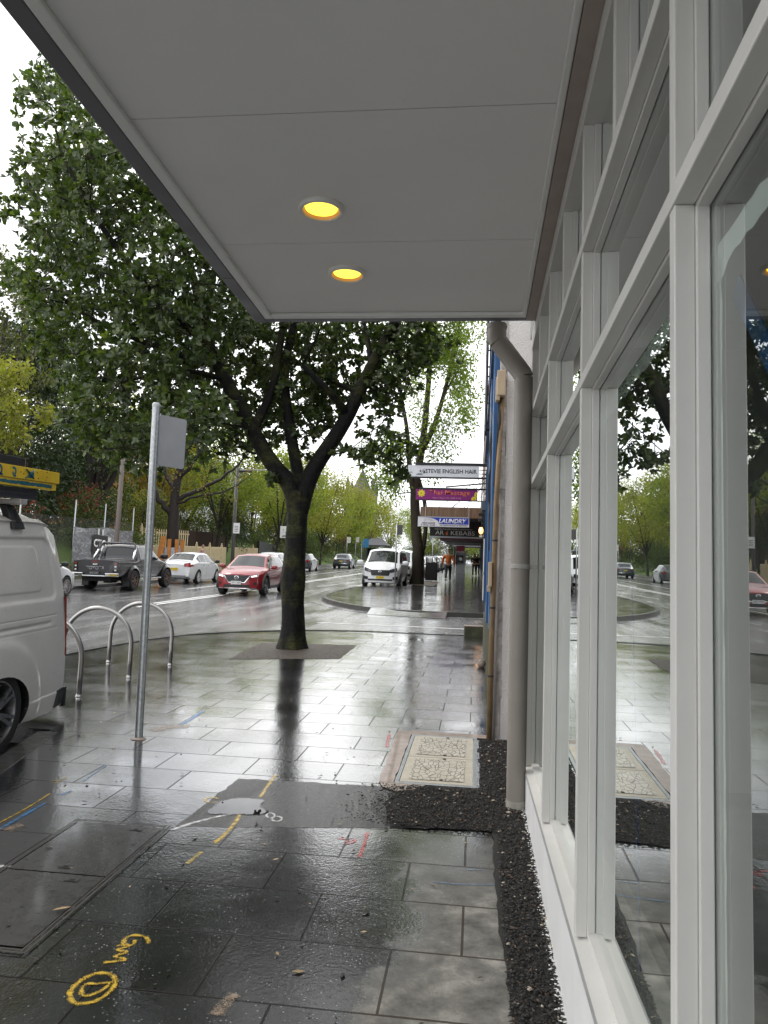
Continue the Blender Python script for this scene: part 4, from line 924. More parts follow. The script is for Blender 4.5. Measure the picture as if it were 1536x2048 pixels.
def door_lines(B, root, ts, v0=.12, v1=1.0, m=None):
    for t in ts:
        for sd in (1,-1): side_patch(B, 'door_gap', [(t,v0),(t+.0016,v0),(t+.0016,v1),(t,v1)], sd, M_dark, root, .0015, 1, 8)
def plate(B, root, end, z, body, m, ink, w_=.37, h=.12, off=.02):
    c = B.cap(np.array(0.), np.array(z+h/2), end)
    mb = MB(); y = c[1]+end*off; mb.box(-w_/2, w_/2, y-.012, y+.012, z, z+h); p = mb.build('number_plate', m, root)
    text_obj('plate_characters', body, (0, y+end*.013, z+h*.2), (-end,0,0), (0,0,1), h*.6, ink, p, width=w_*.86, depth=.001)

# --- the tradesman's van at the kerb -------------------------------------------------
def hiace():
    L, W = 4.70, 1.695
    def sd_rr(y, z, y0, y1, z0, z1, r):           # signed distance to a rounded rectangle
        cx_, cz = (y0+y1)/2, (z0+z1)/2; qx = np.abs(y-cx_)-(y1-y0)/2+r; qz = np.abs(z-cz)-(z1-z0)/2+r
        return np.hypot(np.maximum(qx,0), np.maximum(qz,0))+np.minimum(np.maximum(qx,qz),0)-r
    st = lambda d, e: 1/(1+np.exp(np.clip(d/e,-40,40)))
    def disp(y, z, t, v):
        yy = y + L/2                                # distance from the tail
        d = np.zeros_like(z)
        slant = .16*(z-1.0)                         # panel end follows the leaning tail
        d -= .016*st(sd_rr(yy-slant, z, .20, 2.1, 1.12, 1.615, .09), .006)
        d += .006*st(sd_rr(yy-slant, z, .42, 2.0, 1.19, 1.55, .05), .003)
        d -= .016*st(sd_rr(yy-slant, z, 2.3, 3.3, 1.12, 1.615, .09), .006)
        d -= .010*st(np.abs(z-.925)-.012, .003)*st(.34-yy, .004)*st(yy-2.1, .02)      # sliding-door rail
        d -= .004*st(np.abs(z-.985)-.003, .0015)*st(.22-yy, .003)*st(yy-2.2, .02) + .004*st(np.abs(z-.880)-.003, .0015)*st(.22-yy, .003)*st(yy-2.2, .02)
        d -= .004*st(np.abs(yy-.225)-.003, .0015)*st(np.abs(z-.932)-.052, .003) + .003*st(np.abs(yy-.35)-.002, .0015)*st(np.abs(z-.932)-.05, .003)
        for yc in (1.02, 3.59):                      # flares round the wheels
            rr = np.sqrt((yy-yc)**2+((z-.33)*1.05)**2); d += .022*st(rr-.545, .018)*st(-(z-.2), .03)
        d -= .005*st(np.abs(z-.335)-.003, .002)*st(yy-.62, .01)                        # top edge of the bumper
        d += .010*st(z-.335, .004)*st(yy-.60, .015)
        return d*(v <= 2.0)
    sp = dict(L=L, W=W, H=1.92, crown=.17, disp=disp, kf=.25, kr=.05, sf=.05, sr=.075, bow=.012, lowround=.05,
        top=[(0,1.80),(.02,1.865),(.06,1.90),(.6,1.915),(.74,1.87),(.90,1.22),(.955,1.10),(1,.95)], belt=[(0,1.08),(.6,1.08),(.85,1.05),(1,.9)],
        bot=[(0,.20),(.05,.18),(.95,.2),(1,.28)], width=[(0,.955),(.04,.985),(.12,1),(.85,1),(.95,.95),(1,.86)], wroof=[(0,.80),(.06,.865),(.7,.865),(.85,.86),(1,.8)])
    B = Body(sp)
    root = thing('van', 'silver-white panel van with a loaded roof rack parked at the left kerb', 'van')
    paint = car_paint('van_paint', (.60,.58,.55), .3)
    sp_arch = [(-L/2+1.02, .32, .385, .70), (-L/2+3.59, .32, .40, .85)]
    body_obj(B, paint, root, sp_arch, nt=360, nv=(150,120,14))
    for ya in (1.02, 3.59):
        for s in (1,-1): wheel(root, s*(W/2-.115), -L/2+ya, .325, .195, s, M_alloy if ya > 3 else mat('machined_rim', (.30,.30,.31), .3, .85), 6, .42, .74, True)
    # gutter rail, tail lamps, corner of the bumper, rear step
    for s in (1,-1):
        side_patch(B, 'roof_gutter', [(.035,2.0),(.74,2.0),(.74,2.07),(.035,2.07)], s, paint, root, .020, 40, 3)
        mb = MB(); zz = np.linspace(.62,1.12,14)
        f = lambda o: (lambda U, V: B.cap(s*(.70+.145*V)*1., .60+.50*U, -1, o))
        cap_patch(B, 'tail_lamp', [(s*.735,.62),(s*.735,1.12),(s*.806,1.12),(s*.806,.62)], -1, M_lampred, root, .012, 8, 5)
        cap_patch(B, 'bumper_corner', [(s*.50,.185),(s*.50,.345),(s*.806,.345),(s*.800,.185)], -1, M_black, root, .03, 6, 8)
        side_patch(B, 'bumper_corner', [(0.0,.02),(.038,.02),(.028,.165),(0.0,.165)], s, M_black, root, .010, 8, 6)
    cap_patch(B, 'bumper', [(-.50,.185),(-.50,.345),(.50,.345),(.50,.185)], -1, paint, root, .028, 4, 8)
    yb = -L/2
    mb = MB(); mb.box(-.45,.80,yb-.30,yb-.02,.27,.315)
    for x in np.linspace(-.42,.77,12): mb.box(x-.012,x+.012,yb-.285,yb-.03,.316,.325)
    mb.build('rear_step', M_black, root, bevel=.004)
    top_patch(B, 'rear_window', .006, .018, 2.35, M_carglass, root, .004)
    cap_patch(B, 'rear_window', [(-.66,1.12),(-.62,1.68),(.62,1.68),(.66,1.12)], -1, M_carglass, root, .006)
    plate(B, root, -1, .62, 'CK 41 TR', M_platey, M_ink)
    top_patch(B, 'windshield', .755, .895, 2.1, M_carglass, root, .004)
    for s in (1,-1):
        side_patch(B, 'side_window', [(.70,1.08),(.86,1.08),(.83,1.86),(.70,1.86)], s, M_carglass, root, .004)
        cap_patch(B, 'headlight', [(s*.52,.66),(s*.52,.84),(s*.80,.86),(s*.80,.68)], 1, M_lampclr, root, .008)
        mirror(B, .83, 1.15, s, M_black, root, 1.2)
    cap_patch(B, 'grille', [(-.5,.68),(-.5,.78),(.5,.78),(.5,.68)], 1, M_black, root, .006)
    cap_patch(B, 'front_bumper_intake', [(-.6,.34),(-.6,.48),(.6,.48),(.6,.34)], 1, M_black, root, .006)
    door_lines(B, root, (.70,.88), .06, 1.9)
    dr = MB(); rg = np.random.default_rng(5)                 # standing rain drops on the near flank
    for _ in range(900):
        t_ = rg.uniform(.0,.40)**1.0; v_ = rg.uniform(.05,1.9); p = B.P(np.array(t_), np.array(v_), -1); r_ = abs(rg.normal(.0016,.001))+.0009
        for q in (p,): dr.lathe((q[0]-.0002,q[1],q[2]), (-1,0,0), [(r_,0),(r_*.8,r_*.5),(r_*.3,r_*.75),(0,r_*.8)], 6)
    o_ = dr.build('rain_drops', glass_mat('rain_drop', (.95,.97,1), 3.0, 1.5), root, smooth=True); o_['kind'] = 'stuff'
    # rack feet and cross bars belong to the rack, a thing on the roof
    yr = 6.43-1.02; yc = 6.43-L/2; VP_ = .066          # the bay falls a little faster than the street
    root.matrix_world = Matrix.Translation((-3.435-W/2, yc, G(yr)-.125-VP_*(yr-yc))) @ Matrix.Rotation(math.atan(VP_), 4, 'X') @ Matrix.Rotation(math.pi, 4, 'Z')
    return root
VAN = hiace()

def roof_load():
    # local frame of the van roof: x across, y along the street, z up from the road under the rear axle
    sl = SL
    x0, y0 = -3.435, 6.285
    base = lambda y: G(5.66)-.125; L0 = len(bpy.data.objects)
    P = lambda dx, y, h: (x0+dx, y, base(y)+h)
    t = thing('roof_rack', 'black roof rack feet and pale crossbars clamped to the van roof', 'roof rack', P(-.8,5.6,1.95))
    bar = mat('crossbar', (.45,.43,.41), .45, .4, var=.1)
    for yy in (5.66, 4.1):
        mb = MB(); mb.box(x0-1.60, x0-.04, yy-.045, yy+.045, base(yy)+1.880, base(yy)+1.922); mb.build('crossbar', bar, t, bevel=.006)
        for dx, sg in ((-.165,1),(-1.53,-1)):
            mb = MB()
            a = [(-.055,1.69),(.05,1.69),(.048,1.745),(.02,1.879),(-.045,1.879),(-.05,1.76)]
            pr = [(yy+u*1.5+.02, base(yy)+z) for u, z in a]
            X = lambda z: x0+dx+sg*(.055-.18*max(0, (z-base(yy)-1.69))/.19*.45)
            mb.prism(pr, lambda u,z: (X(z)-.03*sg,u,z), lambda u,z: (X(z)+.035*sg,u,z)); f = mb.build('rack_foot', M_black, t, bevel=.008)
            mb = MB(); b = [(-.02,1.735),(.018,1.735),(.006,1.84),(-.018,1.84)]; pr2 = [(yy+u*1.4+.03, base(yy)+z) for u, z in b]
            mb.prism(pr2, lambda u,z: (X(z)+.034*sg,u,z), lambda u,z: (X(z)+.0375*sg,u,z)); mb.build('foot_slot', M_dark, f)
    # aluminium ladder lying under the yellow one
    l = thing('ladder', 'dark aluminium ladder lying directly on the van crossbars', 'ladder', P(-.4,4.4,2.08), 'ladders on the van roof')
    am = mat('ladder_aluminium', (.10,.10,.105), .4, .7, var=.2)
    for dx in (-.10,-.52):
        mb = MB()
        for h in (1.926,1.956,1.986): mb.box(x0+dx-.035, x0+dx, 2.6, 5.93, base(4.3)+h, base(4.3)+h+.024)
        mb.box(x0+dx-.028, x0+dx-.007, 2.6, 5.92, base(4.3)+1.927, base(4.3)+2.008); mb.build('stile', am, l)
    for k in range(10):
        y = 2.8+k*.3; mb = MB(); mb.tube([(x0-.52,y,base(4.3)+1.97),(x0-.11,y,base(4.3)+1.97)], .014, 8); mb.build('rung', am, l)
    y2 = thing('ladder', 'yellow fibreglass ladder with blue-green painted marks on the van roof', 'ladder', P(-.4,4.4,2.2), 'ladders on the van roof')
    ym = mat('yellow_fibreglass', (.62,.42,.02), .5, var=.12, scale=9, bmp=.15, bscale=60); bm_ = mat('ladder_marks', (.015,.10,.13), .5, var=.4, scale=40)
    zb = base(4.3)+2.016; ye = 6.13
    for dx in (-.03,-.56):
        mb = MB(); mb.box(x0+dx-.03, x0+dx-.008, 2.4, ye-.03, zb, zb+.055); mb.box(x0+dx-.07,x0+dx-.03,2.4,ye-.03,zb,zb+.006)
        s1 = mb.build('stile', ym, y2, bevel=.004)
        mb = MB(); mb.box(x0+dx-.03, x0+dx, 2.4, ye, zb+.058, zb+.152); mb.box(x0+dx-.07,x0+dx-.03,2.4,ye,zb+.145,zb+.152)
        s2 = mb.build('stile', ym, y2, bevel=.004)
        if dx > -.3:
            xs = x0+dx+.0015
            mb = MB()
            def arc(cy, cz, r0, r1, a0, a1):
                aa = np.linspace(R(a0), R(a1), 10); vs = [(xs,cy+rr*math.cos(a)*1.0,cz+rr*math.sin(a)) for a in aa for rr in (r0,r1)]
                mb.add(vs, [(2*i,2*i+1,2*i+3,2*i+2) for i in range(9)])
            zc = zb+.105
            arc(5.31,zc,.022,.042,-80,100); mb.add([(xs,5.26,zc+.024),(xs,5.31,zc+.024),(xs,5.31,zc+.042),(xs,5.26,zc+.042)],[(0,1,2,3)]); mb.add([(xs,5.31,zc-.042),(xs,5.36,zc-.040),(xs,5.36,zc-.026),(xs,5.31,zc-.022)],[(0,1,2,3)])
            arc(5.49,zc+.004,.016,.034,-70,130); arc(5.505,zc-.006,.018,.034,170,300)
            mb.bar((xs,5.64,zc+.034),(xs,5.75,zc-.036),.003,.022,(1,0,0)); mb.bar((xs,5.75,zc+.034),(xs,5.64,zc-.036),.003,.022,(1,0,0)); mb.add([(xs+.0016,5.68,zc-.03),(xs+.0016,5.755,zc-.03),(xs+.0016,5.755,zc+.014),(xs+.0016,5.68,zc+.02)],[(0,1,2,3)])
            mb.build('painted_mark', bm_, s2)
            mb = MB(); vs = []
            for i, u in enumerate(np.linspace(5.12,6.03,40)): vs += [(x0+dx-.008+.0015,u,zb+.012+abs(RNG.normal(0,.004))),(x0+dx-.008+.0015,u,zb+.045-abs(RNG.normal(0,.005)))]
            mb.add(vs, [(2*i,2*i+1,2*i+3,2*i+2) for i in range(39)]); mb.build('painted_band', bm_, s1)
            mb = MB()
            for (u, q) in ((4.80,.10),(4.80,.085),(5.58,.11),(5.62,.10),(5.80,.125),(5.82,.08),(5.94,.138),(5.94,.10),(5.93,.075)): mb.lathe((x0+dx,u,zb+q), (1,0,0), [(.006,.0),(.006,.001),(0,.0012)], 8)
            mb.build('rivets', M_black, s2)
    for k in range(10):
        y = 2.6+k*.34; mb = MB(); mb.tube([(x0-.585,y,zb+.1),(x0-.06,y,zb+.1)], .016, 8); mb.build('rung', ym, y2)
    bk = mat('black_board', (.016,.015,.015), .45, var=.25, scale=5); edge = mat('board_edge', (.14,.085,.065), .6)
    for lab, dx0, dx1, yb_, z0_, z1_ in (('long black plank lying on the yellow ladder, lower of two', -.60,-.05,5.66,.153,.222), ('black plank stacked on the lower plank on the van, topmost', -.62,-.12,5.41,.223,.285)):
        b = thing('plank', lab, 'plank', (x0+dx0,yb_,zb+z0_), 'planks on the van roof')
        mb = MB(); mb.box(x0+dx0, x0+dx1, 2.2, yb_, zb+z0_, zb+z1_); mb.build('board', bk, b, bevel=.004)
        mb = MB(); mb.box(x0+dx0, x0+dx1+.001, yb_+.0005, yb_+.014, zb+z0_, zb+z1_+.002); mb.build('end_band', edge, b)
    piv = Vector((x0, 5.66, base(5.66))); Q = Matrix.Rotation(math.atan(.066), 3, 'X')
    for o in list(COL.objects):
        if o.parent is None and o.name.split('.')[0] in ('roof_rack','ladder','plank'): o.location = piv + Q @ (o.location-piv); o.rotation_euler = (math.atan(.066), 0, 0)
roof_load()

# --- other traffic ---------------------------------------------------------------------
SUV = dict(L=4.27, W=1.765, H=1.54, kf=.34, kr=.16, sf=.10, sr=.06, crown=.05,
    top=[(0,.95),(.025,1.05),(.13,1.44),(.22,1.515),(.45,1.54),(.56,1.48),(.735,1.04),(.80,1.00),(.93,.92),(.985,.83),(1,.76)],
    belt=[(0,.98),(.2,1.0),(.5,.95),(.75,.92),(1,.74)], bot=[(0,.36),(.06,.24),(.94,.22),(1,.28)], width=[(0,.84),(.06,.96),(.25,1),(.75,1),(.93,.965),(1,.84)],
    wroof=[(0,.70),(.15,.66),(.5,.665),(.58,.67),(.735,.86),(.85,.88),(1,.80)])
def suv(label, paint, rim=M_alloy, trim=True, rear=False, front=True, group='cars on the street', name='car', emblem=True, pl='EMY 75M', lit=True):
    B = Body(SUV); root = thing(name, label, 'car', group=group); h = B.L/2; r = .345
    ax = (-h+.80, h-.88)
    body_obj(B, paint, root, [(a, r, r*1.16, 1.) for a in ax])
    for a in ax:
        for s in (1,-1):
            wheel(root, s*(B.W/2-.115), a, r, .215, s, rim, 5, .3, .70, True)
            if trim:
                mb = MB(); aa = np.linspace(R(-12), R(192), 22); ri, ro = r*1.14, r*1.34
                tt = lambda y: (y+h)/B.L
                vs = []
                for q in aa:
                    for rr in (ri, ro):
                        y, z = a+rr*math.cos(q), r+rr*math.sin(q); z = max(z, .24); vs.append((s*(B.W/2+.004), y, z)); vs.append((s*(B.W/2-.06), y, z))
                mb.add(vs, sum([[(4*i,4*i+4,4*i+6,4*i+2),(4*i+2,4*i+6,4*i+7,4*i+3),(4*i,4*i+1,4*i+5,4*i+4)] for i in range(21)], [])); mb.build('arch_trim', M_black, root)
    for s in (1,-1): side_patch(B, 'sill_trim', [(.27,.0),(.71,.0),(.71,.17),(.27,.17)], s, M_black, root, .008, 10, 3)
    glass_set(B, root, (.575,.725), (.04,.125,2.2), [(.13,.235),(.25,.41),(.425,.69)])
    door_lines(B, root, (.245,.42,.70)); 
    for s in (1,-1): mirror(B, .665, .98, s, paint, root)
    e = 1
    if front:
        g = [(-.40,.74),(.40,.74),(.46,.66),(.30,.52),(-.30,.52),(-.46,.66)]
        cap_patch(B, 'grille', [(-.30,.50),(-.47,.74),(.47,.74),(.30,.50)], e, M_black, root, .010, 4, 12)
        gr = [o for o in root.children if o.name.startswith('grille')][-1]
        for z in (.56,.60,.64,.68,.72): 
            w_ = .30+.17*(z-.50)/.24; cap_patch(B, 'grille_bar', [(-w_,z-.006),(-w_,z+.006),(w_,z+.006),(w_,z-.006)], e, mat('grille_bar', (.06,.06,.065), .3), gr, .016, 1, 10)
        for s in (1,-1): cap_patch(B, 'chrome_wing', [(s*.31,.485),(s*.49,.73),(s*.465,.73),(s*.28,.485)], e, M_chrome, gr, .018, 6, 1)
        cap_patch(B, 'chrome_wing', [(-.31,.478),(-.30,.500),(.30,.500),(.31,.478)], e, M_chrome, gr, .018, 1, 10)
        for s in (1,-1):
            cap_patch(B, 'headlight', [(s*.50,.67),(s*.50,.735),(s*.745,.79),(s*.745,.70)], e, M_lampclr, root, .014, 3, 6)
            cap_patch(B, 'headlight_beam', [(s*.53,.685),(s*.53,.715),(s*.69,.755),(s*.69,.715)], e, M_headon if lit else M_lampclr, root, .020, 2, 4)
            cap_patch(B, 'fog_lamp', [(s*.60,.42),(s*.60,.50),(s*.70,.50),(s*.70,.42)], e, M_black, root, .010, 2, 2)
        cap_patch(B, 'lower_intake', [(-.52,.31),(-.46,.41),(.46,.41),(.52,.31)], e, M_black, root, .010, 2, 10)
        cap_patch(B, 'skid_strip', [(-.70,.265),(-.70,.295),(.70,.295),(.70,.265)], e, M_chrome, root, .016, 1, 12)
        plate(B, root, e, .42, pl, M_platew, M_ink, off=.03)
        if emblem:
            c = B.cap(np.array(0.), np.array(.675), e); mb = MB(); n = 24
            ring = lambda rx, rz, dy: [(rx*math.cos(2*math.pi*k/n), c[1]+.035+dy, .665+rz*math.sin(2*math.pi*k/n)) for k in range(n)]
            a_, b_ = ring(.085,.066,0), ring(.070,.053,.003); mb.add(a_+b_, [(i,(i+1)%n,n+(i+1)%n,n+i) for i in range(n)])
            for s in (1,-1):
                mb.bar((0,c[1]+.037,.655),(s*.038,c[1]+.037,.690),.008,.012,(0,1,0)); mb.bar((s*.036,c[1]+.037,.690),(s*.076,c[1]+.037,.676),.008,.010,(0,1,0))
            mb.build('badge', M_chrome, root)
    if rear:
        for s in (1,-1): cap_patch(B, 'tail_lamp', [(s*.50,.83),(s*.50,.90),(s*.74,.95),(s*.74,.80)], -1, M_lampred, root, .016, 3, 5)
        cap_patch(B, 'rear_bumper', [(-.70,.33),(-.70,.56),(.70,.56),(.70,.33)], -1, M_black, root, .014, 4, 12)
        cap_patch(B, 'bumper_strip', [(-.72,.50),(-.5,.535),(.5,.535),(.72,.50)], -1, M_chrome, root, .02, 1, 12)
        plate(B, root, -1, .70, 'DX 70 HT', M_platey, M_ink, off=.025)
        top_patch(B, 'roof_spoiler', .10, .16, 2.05, paint, root, .03, 4, 10)
    else:
        for s in (1,-1): cap_patch(B, 'tail_lamp', [(s*.55,.80),(s*.55,.92),(s*.74,.95),(s*.74,.80)], -1, M_lampred, root, .012, 3, 4)
    return root
red = car_paint('red_pearl_paint', (.24,.002,.008), .25, .1)
o = suv('red small SUV driving towards the camera with wet bonnet and lit headlamps', red, mat('dark_spoke_rim', (.17,.17,.18), .3, .8)); place(o, -8.52, 27.0+2.05, math.pi)

SED = dict(L=4.40, W=1.70, H=1.475, kf=.30, kr=.18, sf=.12, sr=.05, crown=.05,
    top=[(0,.86),(.01,.98),(.04,1.03),(.13,1.06),(.155,1.07),(.30,1.40),(.38,1.46),(.50,1.475),(.60,1.42),(.77,1.0),(.82,.95),(.94,.84),(.99,.72),(1,.66)],
    belt=[(0,.88),(.2,.98),(.5,.92),(.78,.88),(1,.64)], bot=[(0,.36),(.06,.22),(.94,.18),(1,.24)], width=[(0,.84),(.06,.95),(.25,1),(.75,1),(.93,.95),(1,.80)],
    wroof=[(0,.74),(.15,.80),(.31,.66),(.5,.66),(.6,.67),(.77,.86),(.88,.86),(1,.76)])
def sedan(label, paint, rim=M_alloy, pl='BL 27 QP', group='cars on the street', pm=None, name='car', facing=1):
    B = Body(SED); root = thing(name, label, 'car', group=group); h = B.L/2; r = .31; ax = (-h+.98, h-.88)
    body_obj(B, paint, root, [(a, r, r*1.17, 1.) for a in ax])
    for a in ax:
        for s in (1,-1): wheel(root, s*(B.W/2-.105), a, r, .19, s, rim, 12, .1, .72)
    glass_set(B, root, (.615,.76), (.17,.295,2.12), [(.225,.285),(.295,.445),(.46,.73)])
    door_lines(B, root, (.31,.452,.735))
    for s in (1,-1):
        mirror(B, .70, .96, s, M_black, root)
        cap_patch(B, 'tail_lamp', [(s*.46,.80),(s*.46,.94),(s*.72,.99),(s*.74,.78)], -1, M_lampred, root, .014, 4, 6)
        side_patch(B, 'tail_lamp', [(.0,.84),(.075,.88),(.035,1.0),(.0,1.0)], s, M_lampred, root, .008, 5, 4)
        cap_patch(B, 'headlight', [(s*.42,.58),(s*.42,.70),(s*.68,.74),(s*.68,.60)], 1, M_lampclr, root, .012, 3, 5)
        for t in (.33,.475): side_patch(B, 'door_handle', [(t,.86),(t+.045,.86),(t+.045,.89),(t,.89)], s, M_chrome, root, .018, 3, 1)
    cap_patch(B, 'grille', [(-.40,.55),(-.40,.66),(.40,.66),(.40,.55)], 1, M_black, root, .008)
    cap_patch(B, 'lower_intake', [(-.5,.27),(-.45,.40),(.45,.40),(.5,.27)], 1, M_black, root, .008)
    plate(B, root, -1, .62, pl, pm or M_platey, M_ink); plate(B, root, 1, .43, pl, pm or M_platey, M_ink)
    cap_patch(B, 'bumper_recess', [(-.55,.30),(-.55,.40),(.55,.40),(.55,.30)], -1, mat('bumper_grey', (.2,.2,.2), .5), root, .006)
    return root
whitep = car_paint('white_car_paint', (.72,.73,.74), .25); greyp = car_paint('dark_grey_paint', (.045,.050,.055), .25, .4); silverp = car_paint('silver_paint', (.42,.43,.44), .25, .5); blackp = car_paint('black_car_paint', (.015,.016,.018), .22, .1); midp = car_paint('steel_blue_paint', (.09,.11,.13), .25, .4)
o = sedan('white sedan with red tail lamps parked in front of the dark pickup', whitep); place(o, -13.66, 36.0, 0.0)
o = sedan('white car mostly hidden behind the silver van, only its front wing showing', whitep); place(o, -13.72, 21.9, 0.0)

PICK = dict(L=5.26, W=1.80, H=1.76, kf=.26, kr=.03, sf=.10, sr=.0, crown=.05,
    top=[(0,1.13),(.30,1.13),(.335,1.14),(.365,1.70),(.42,1.75),(.55,1.76),(.60,1.71),(.735,1.20),(.78,1.16),(.94,1.04),(.985,.92),(1,.84)],
    belt=[(0,1.06),(.3,1.06),(.36,1.12),(.74,1.08),(1,.82)], bot=[(0,.56),(.25,.50),(.8,.44),(.95,.36),(1,.42)], width=[(0,.965),(.05,.985),(.3,.985),(.75,.985),(.94,.94),(1,.82)],
    wroof=[(0,.93),(.33,.90),(.37,.72),(.5,.71),(.6,.71),(.735,.86),(.88,.84),(1,.74)], soft=dict(top=.006))
def pickup(label, paint):
    B = Body(PICK); root = thing('pickup_truck', label, 'pickup', group='cars on the street'); h = B.L/2; r = .375; ax = (-h+1.26, h-.92)
    body_obj(B, paint, root, [(a, r+.02, r*1.20, .98) for a in ax])
    for a in ax:
        for s in (1,-1):
            wheel(root, s*(B.W/2-.08), a, r, .265, s, M_alloyd, 6, .15, .62, True)
            mb = MB(); aa = np.linspace(R(-8), R(188), 24); vs = []; ri, ro = r*1.17, r*1.46
            for q in aa:
                for rr, dx in ((ri,.05),(ro,.0),(ri,-.05)):
                    z = max(r+.02+rr*math.sin(q), .42); vs.append((s*(B.W/2+dx), a+rr*math.cos(q), z))
            mb.add(vs, sum([[(3*i,3*i+3,3*i+4,3*i+1),(3*i,3*i+2,3*i+5,3*i+3)] for i in range(23)], [])); mb.build('wheel_flare', paint, root, auto=50)
    for s in (1,-1):
        mb = MB(); mb.obox((s*.80,-h+.82,.36),(.13,0,0),(0,.012,0),(0,0,.20)); mb.build('mud_flap', M_black, root)
        mb = MB(); mb.box(min(s*.84,s*.98),max(s*.84,s*.98),-.95,1.0,.40,.45); mb.build('side_step', M_alloy, root, bevel=.01)
        mirror(B, .69, 1.22, s, M_black, root, 1.35)
    glass_set(B, root, (.61,.725), (.340,.362,2.2), [(.385,.485),(.50,.69)])
    door_lines(B, root, (.372,.492,.70))
    for t in (.385,.51):
        for s in (1,-1): side_patch(B, 'door_handle', [(t,.90),(t+.035,.90),(t+.035,.94),(t,.94)], s, M_chrome, root, .018, 3, 1)
    top_patch(B, 'tonneau_cover', .015, .325, 2.06, mat('tonneau_vinyl', (.02,.02,.021), .5, bmp=.1, bscale=40), root, .012, 10, 12)
    # sports bar
    mb = MB(); yb = -h+B.L*.355
    mb.tube([(-.80,yb-.50,1.14),(-.70,yb-.14,1.66),(-.62,yb-.10,1.76),(.62,yb-.10,1.76),(.70,yb-.14,1.66),(.80,yb-.50,1.14)], .042, 12); mb.build('sports_bar', mat('sports_bar', (.06,.06,.065), .25, .6), root, smooth=True)
    for s in (1,-1):
        mb = MB(); mb.tube([(s*.80,yb-.52,1.14),(s*.735,yb-.26,1.50)], .045, 12); mb.tube([(s*.72,yb-.08,1.15),(s*.68,yb-.10,1.70)], .040, 12); mb.build('bar_sleeve', M_chrome, root, smooth=True)
    # tailgate, lamps, bumper
    tg = cap_patch(B, 'tailgate', [(-.66,.68),(-.66,1.105),(.66,1.105),(.66,.68)], -1, paint, root, .012, 4, 10)
    text_obj('tailgate_lettering', 'TOYOTA', (0,-h-.013,.775), (1,0,0), (0,0,1), .125, M_silverink, tg, width=.72, bold=.015, depth=.006)
    cap_patch(B, 'tailgate_handle', [(-.09,.945),(-.09,1.0),(.09,1.0),(.09,.945)], -1, M_chrome, tg, .03, 2, 2)
    cap_patch(B, 'brake_light', [(-.13,1.06),(-.13,1.085),(.13,1.085),(.13,1.06)], -1, M_lampred, tg, .02, 1, 2)
    for s in (1,-1):
        tl = cap_patch(B, 'tail_lamp', [(s*.69,.69),(s*.69,1.06),(s*.835,1.06),(s*.835,.69)], -1, mat('smoked_lamp', (.02,.012,.012), .1, coat=1), root, .018, 6, 3)
        for z in (.77,.90,1.0): cap_patch(B, 'lamp_unit', [(s*.73,z-.03),(s*.73,z+.03),(s*.80,z+.03),(s*.80,z-.03)], -1, M_lampclr if z < .95 else M_lampred, tl, .022, 2, 2)
    mb = MB()
    for s in (1,-1): mb.bar((s*.42,-h-.09,.60),(s*.90,-h-.05,.60),.09,.13)
    mb.bar((-.44,-h-.09,.555),(.44,-h-.09,.555),.09,.05); mb.build('step_bumper', M_chrome, root, bevel=.02)
    mb = MB(); mb.box(-.36,.36,-h-.05,-h+.02,.58,.70); p = mb.build('plate_mount', M_black, root)
    plate(B, root, -1, .60, 'BVI 24T', M_platek, M_silverink, off=.07)
    mb = MB(); mb.box(-.55,.55,-h+.1,-h+1.0,.36,.52); mb.box(-.12,.12,-h+.9,-h+1.5,.26,.44); mb.build('underbody', M_dark, root)
    for s in (1,-1): cap_patch(B, 'headlight', [(s*.40,.78),(s*.40,.92),(s*.70,.95),(s*.70,.80)], 1, M_lampclr, root, .012)
    cap_patch(B, 'grille', [(-.38,.74),(-.38,.92),(.38,.92),(.38,.74)], 1, M_black, root, .01)
    return root
o = pickup('dark grey pickup with a sports bar and bronze wheels parked by the banner', car_paint('charcoal_paint', (.024,.023,.027), .25, .3)); place(o, -13.74, 29.3, 0.0)

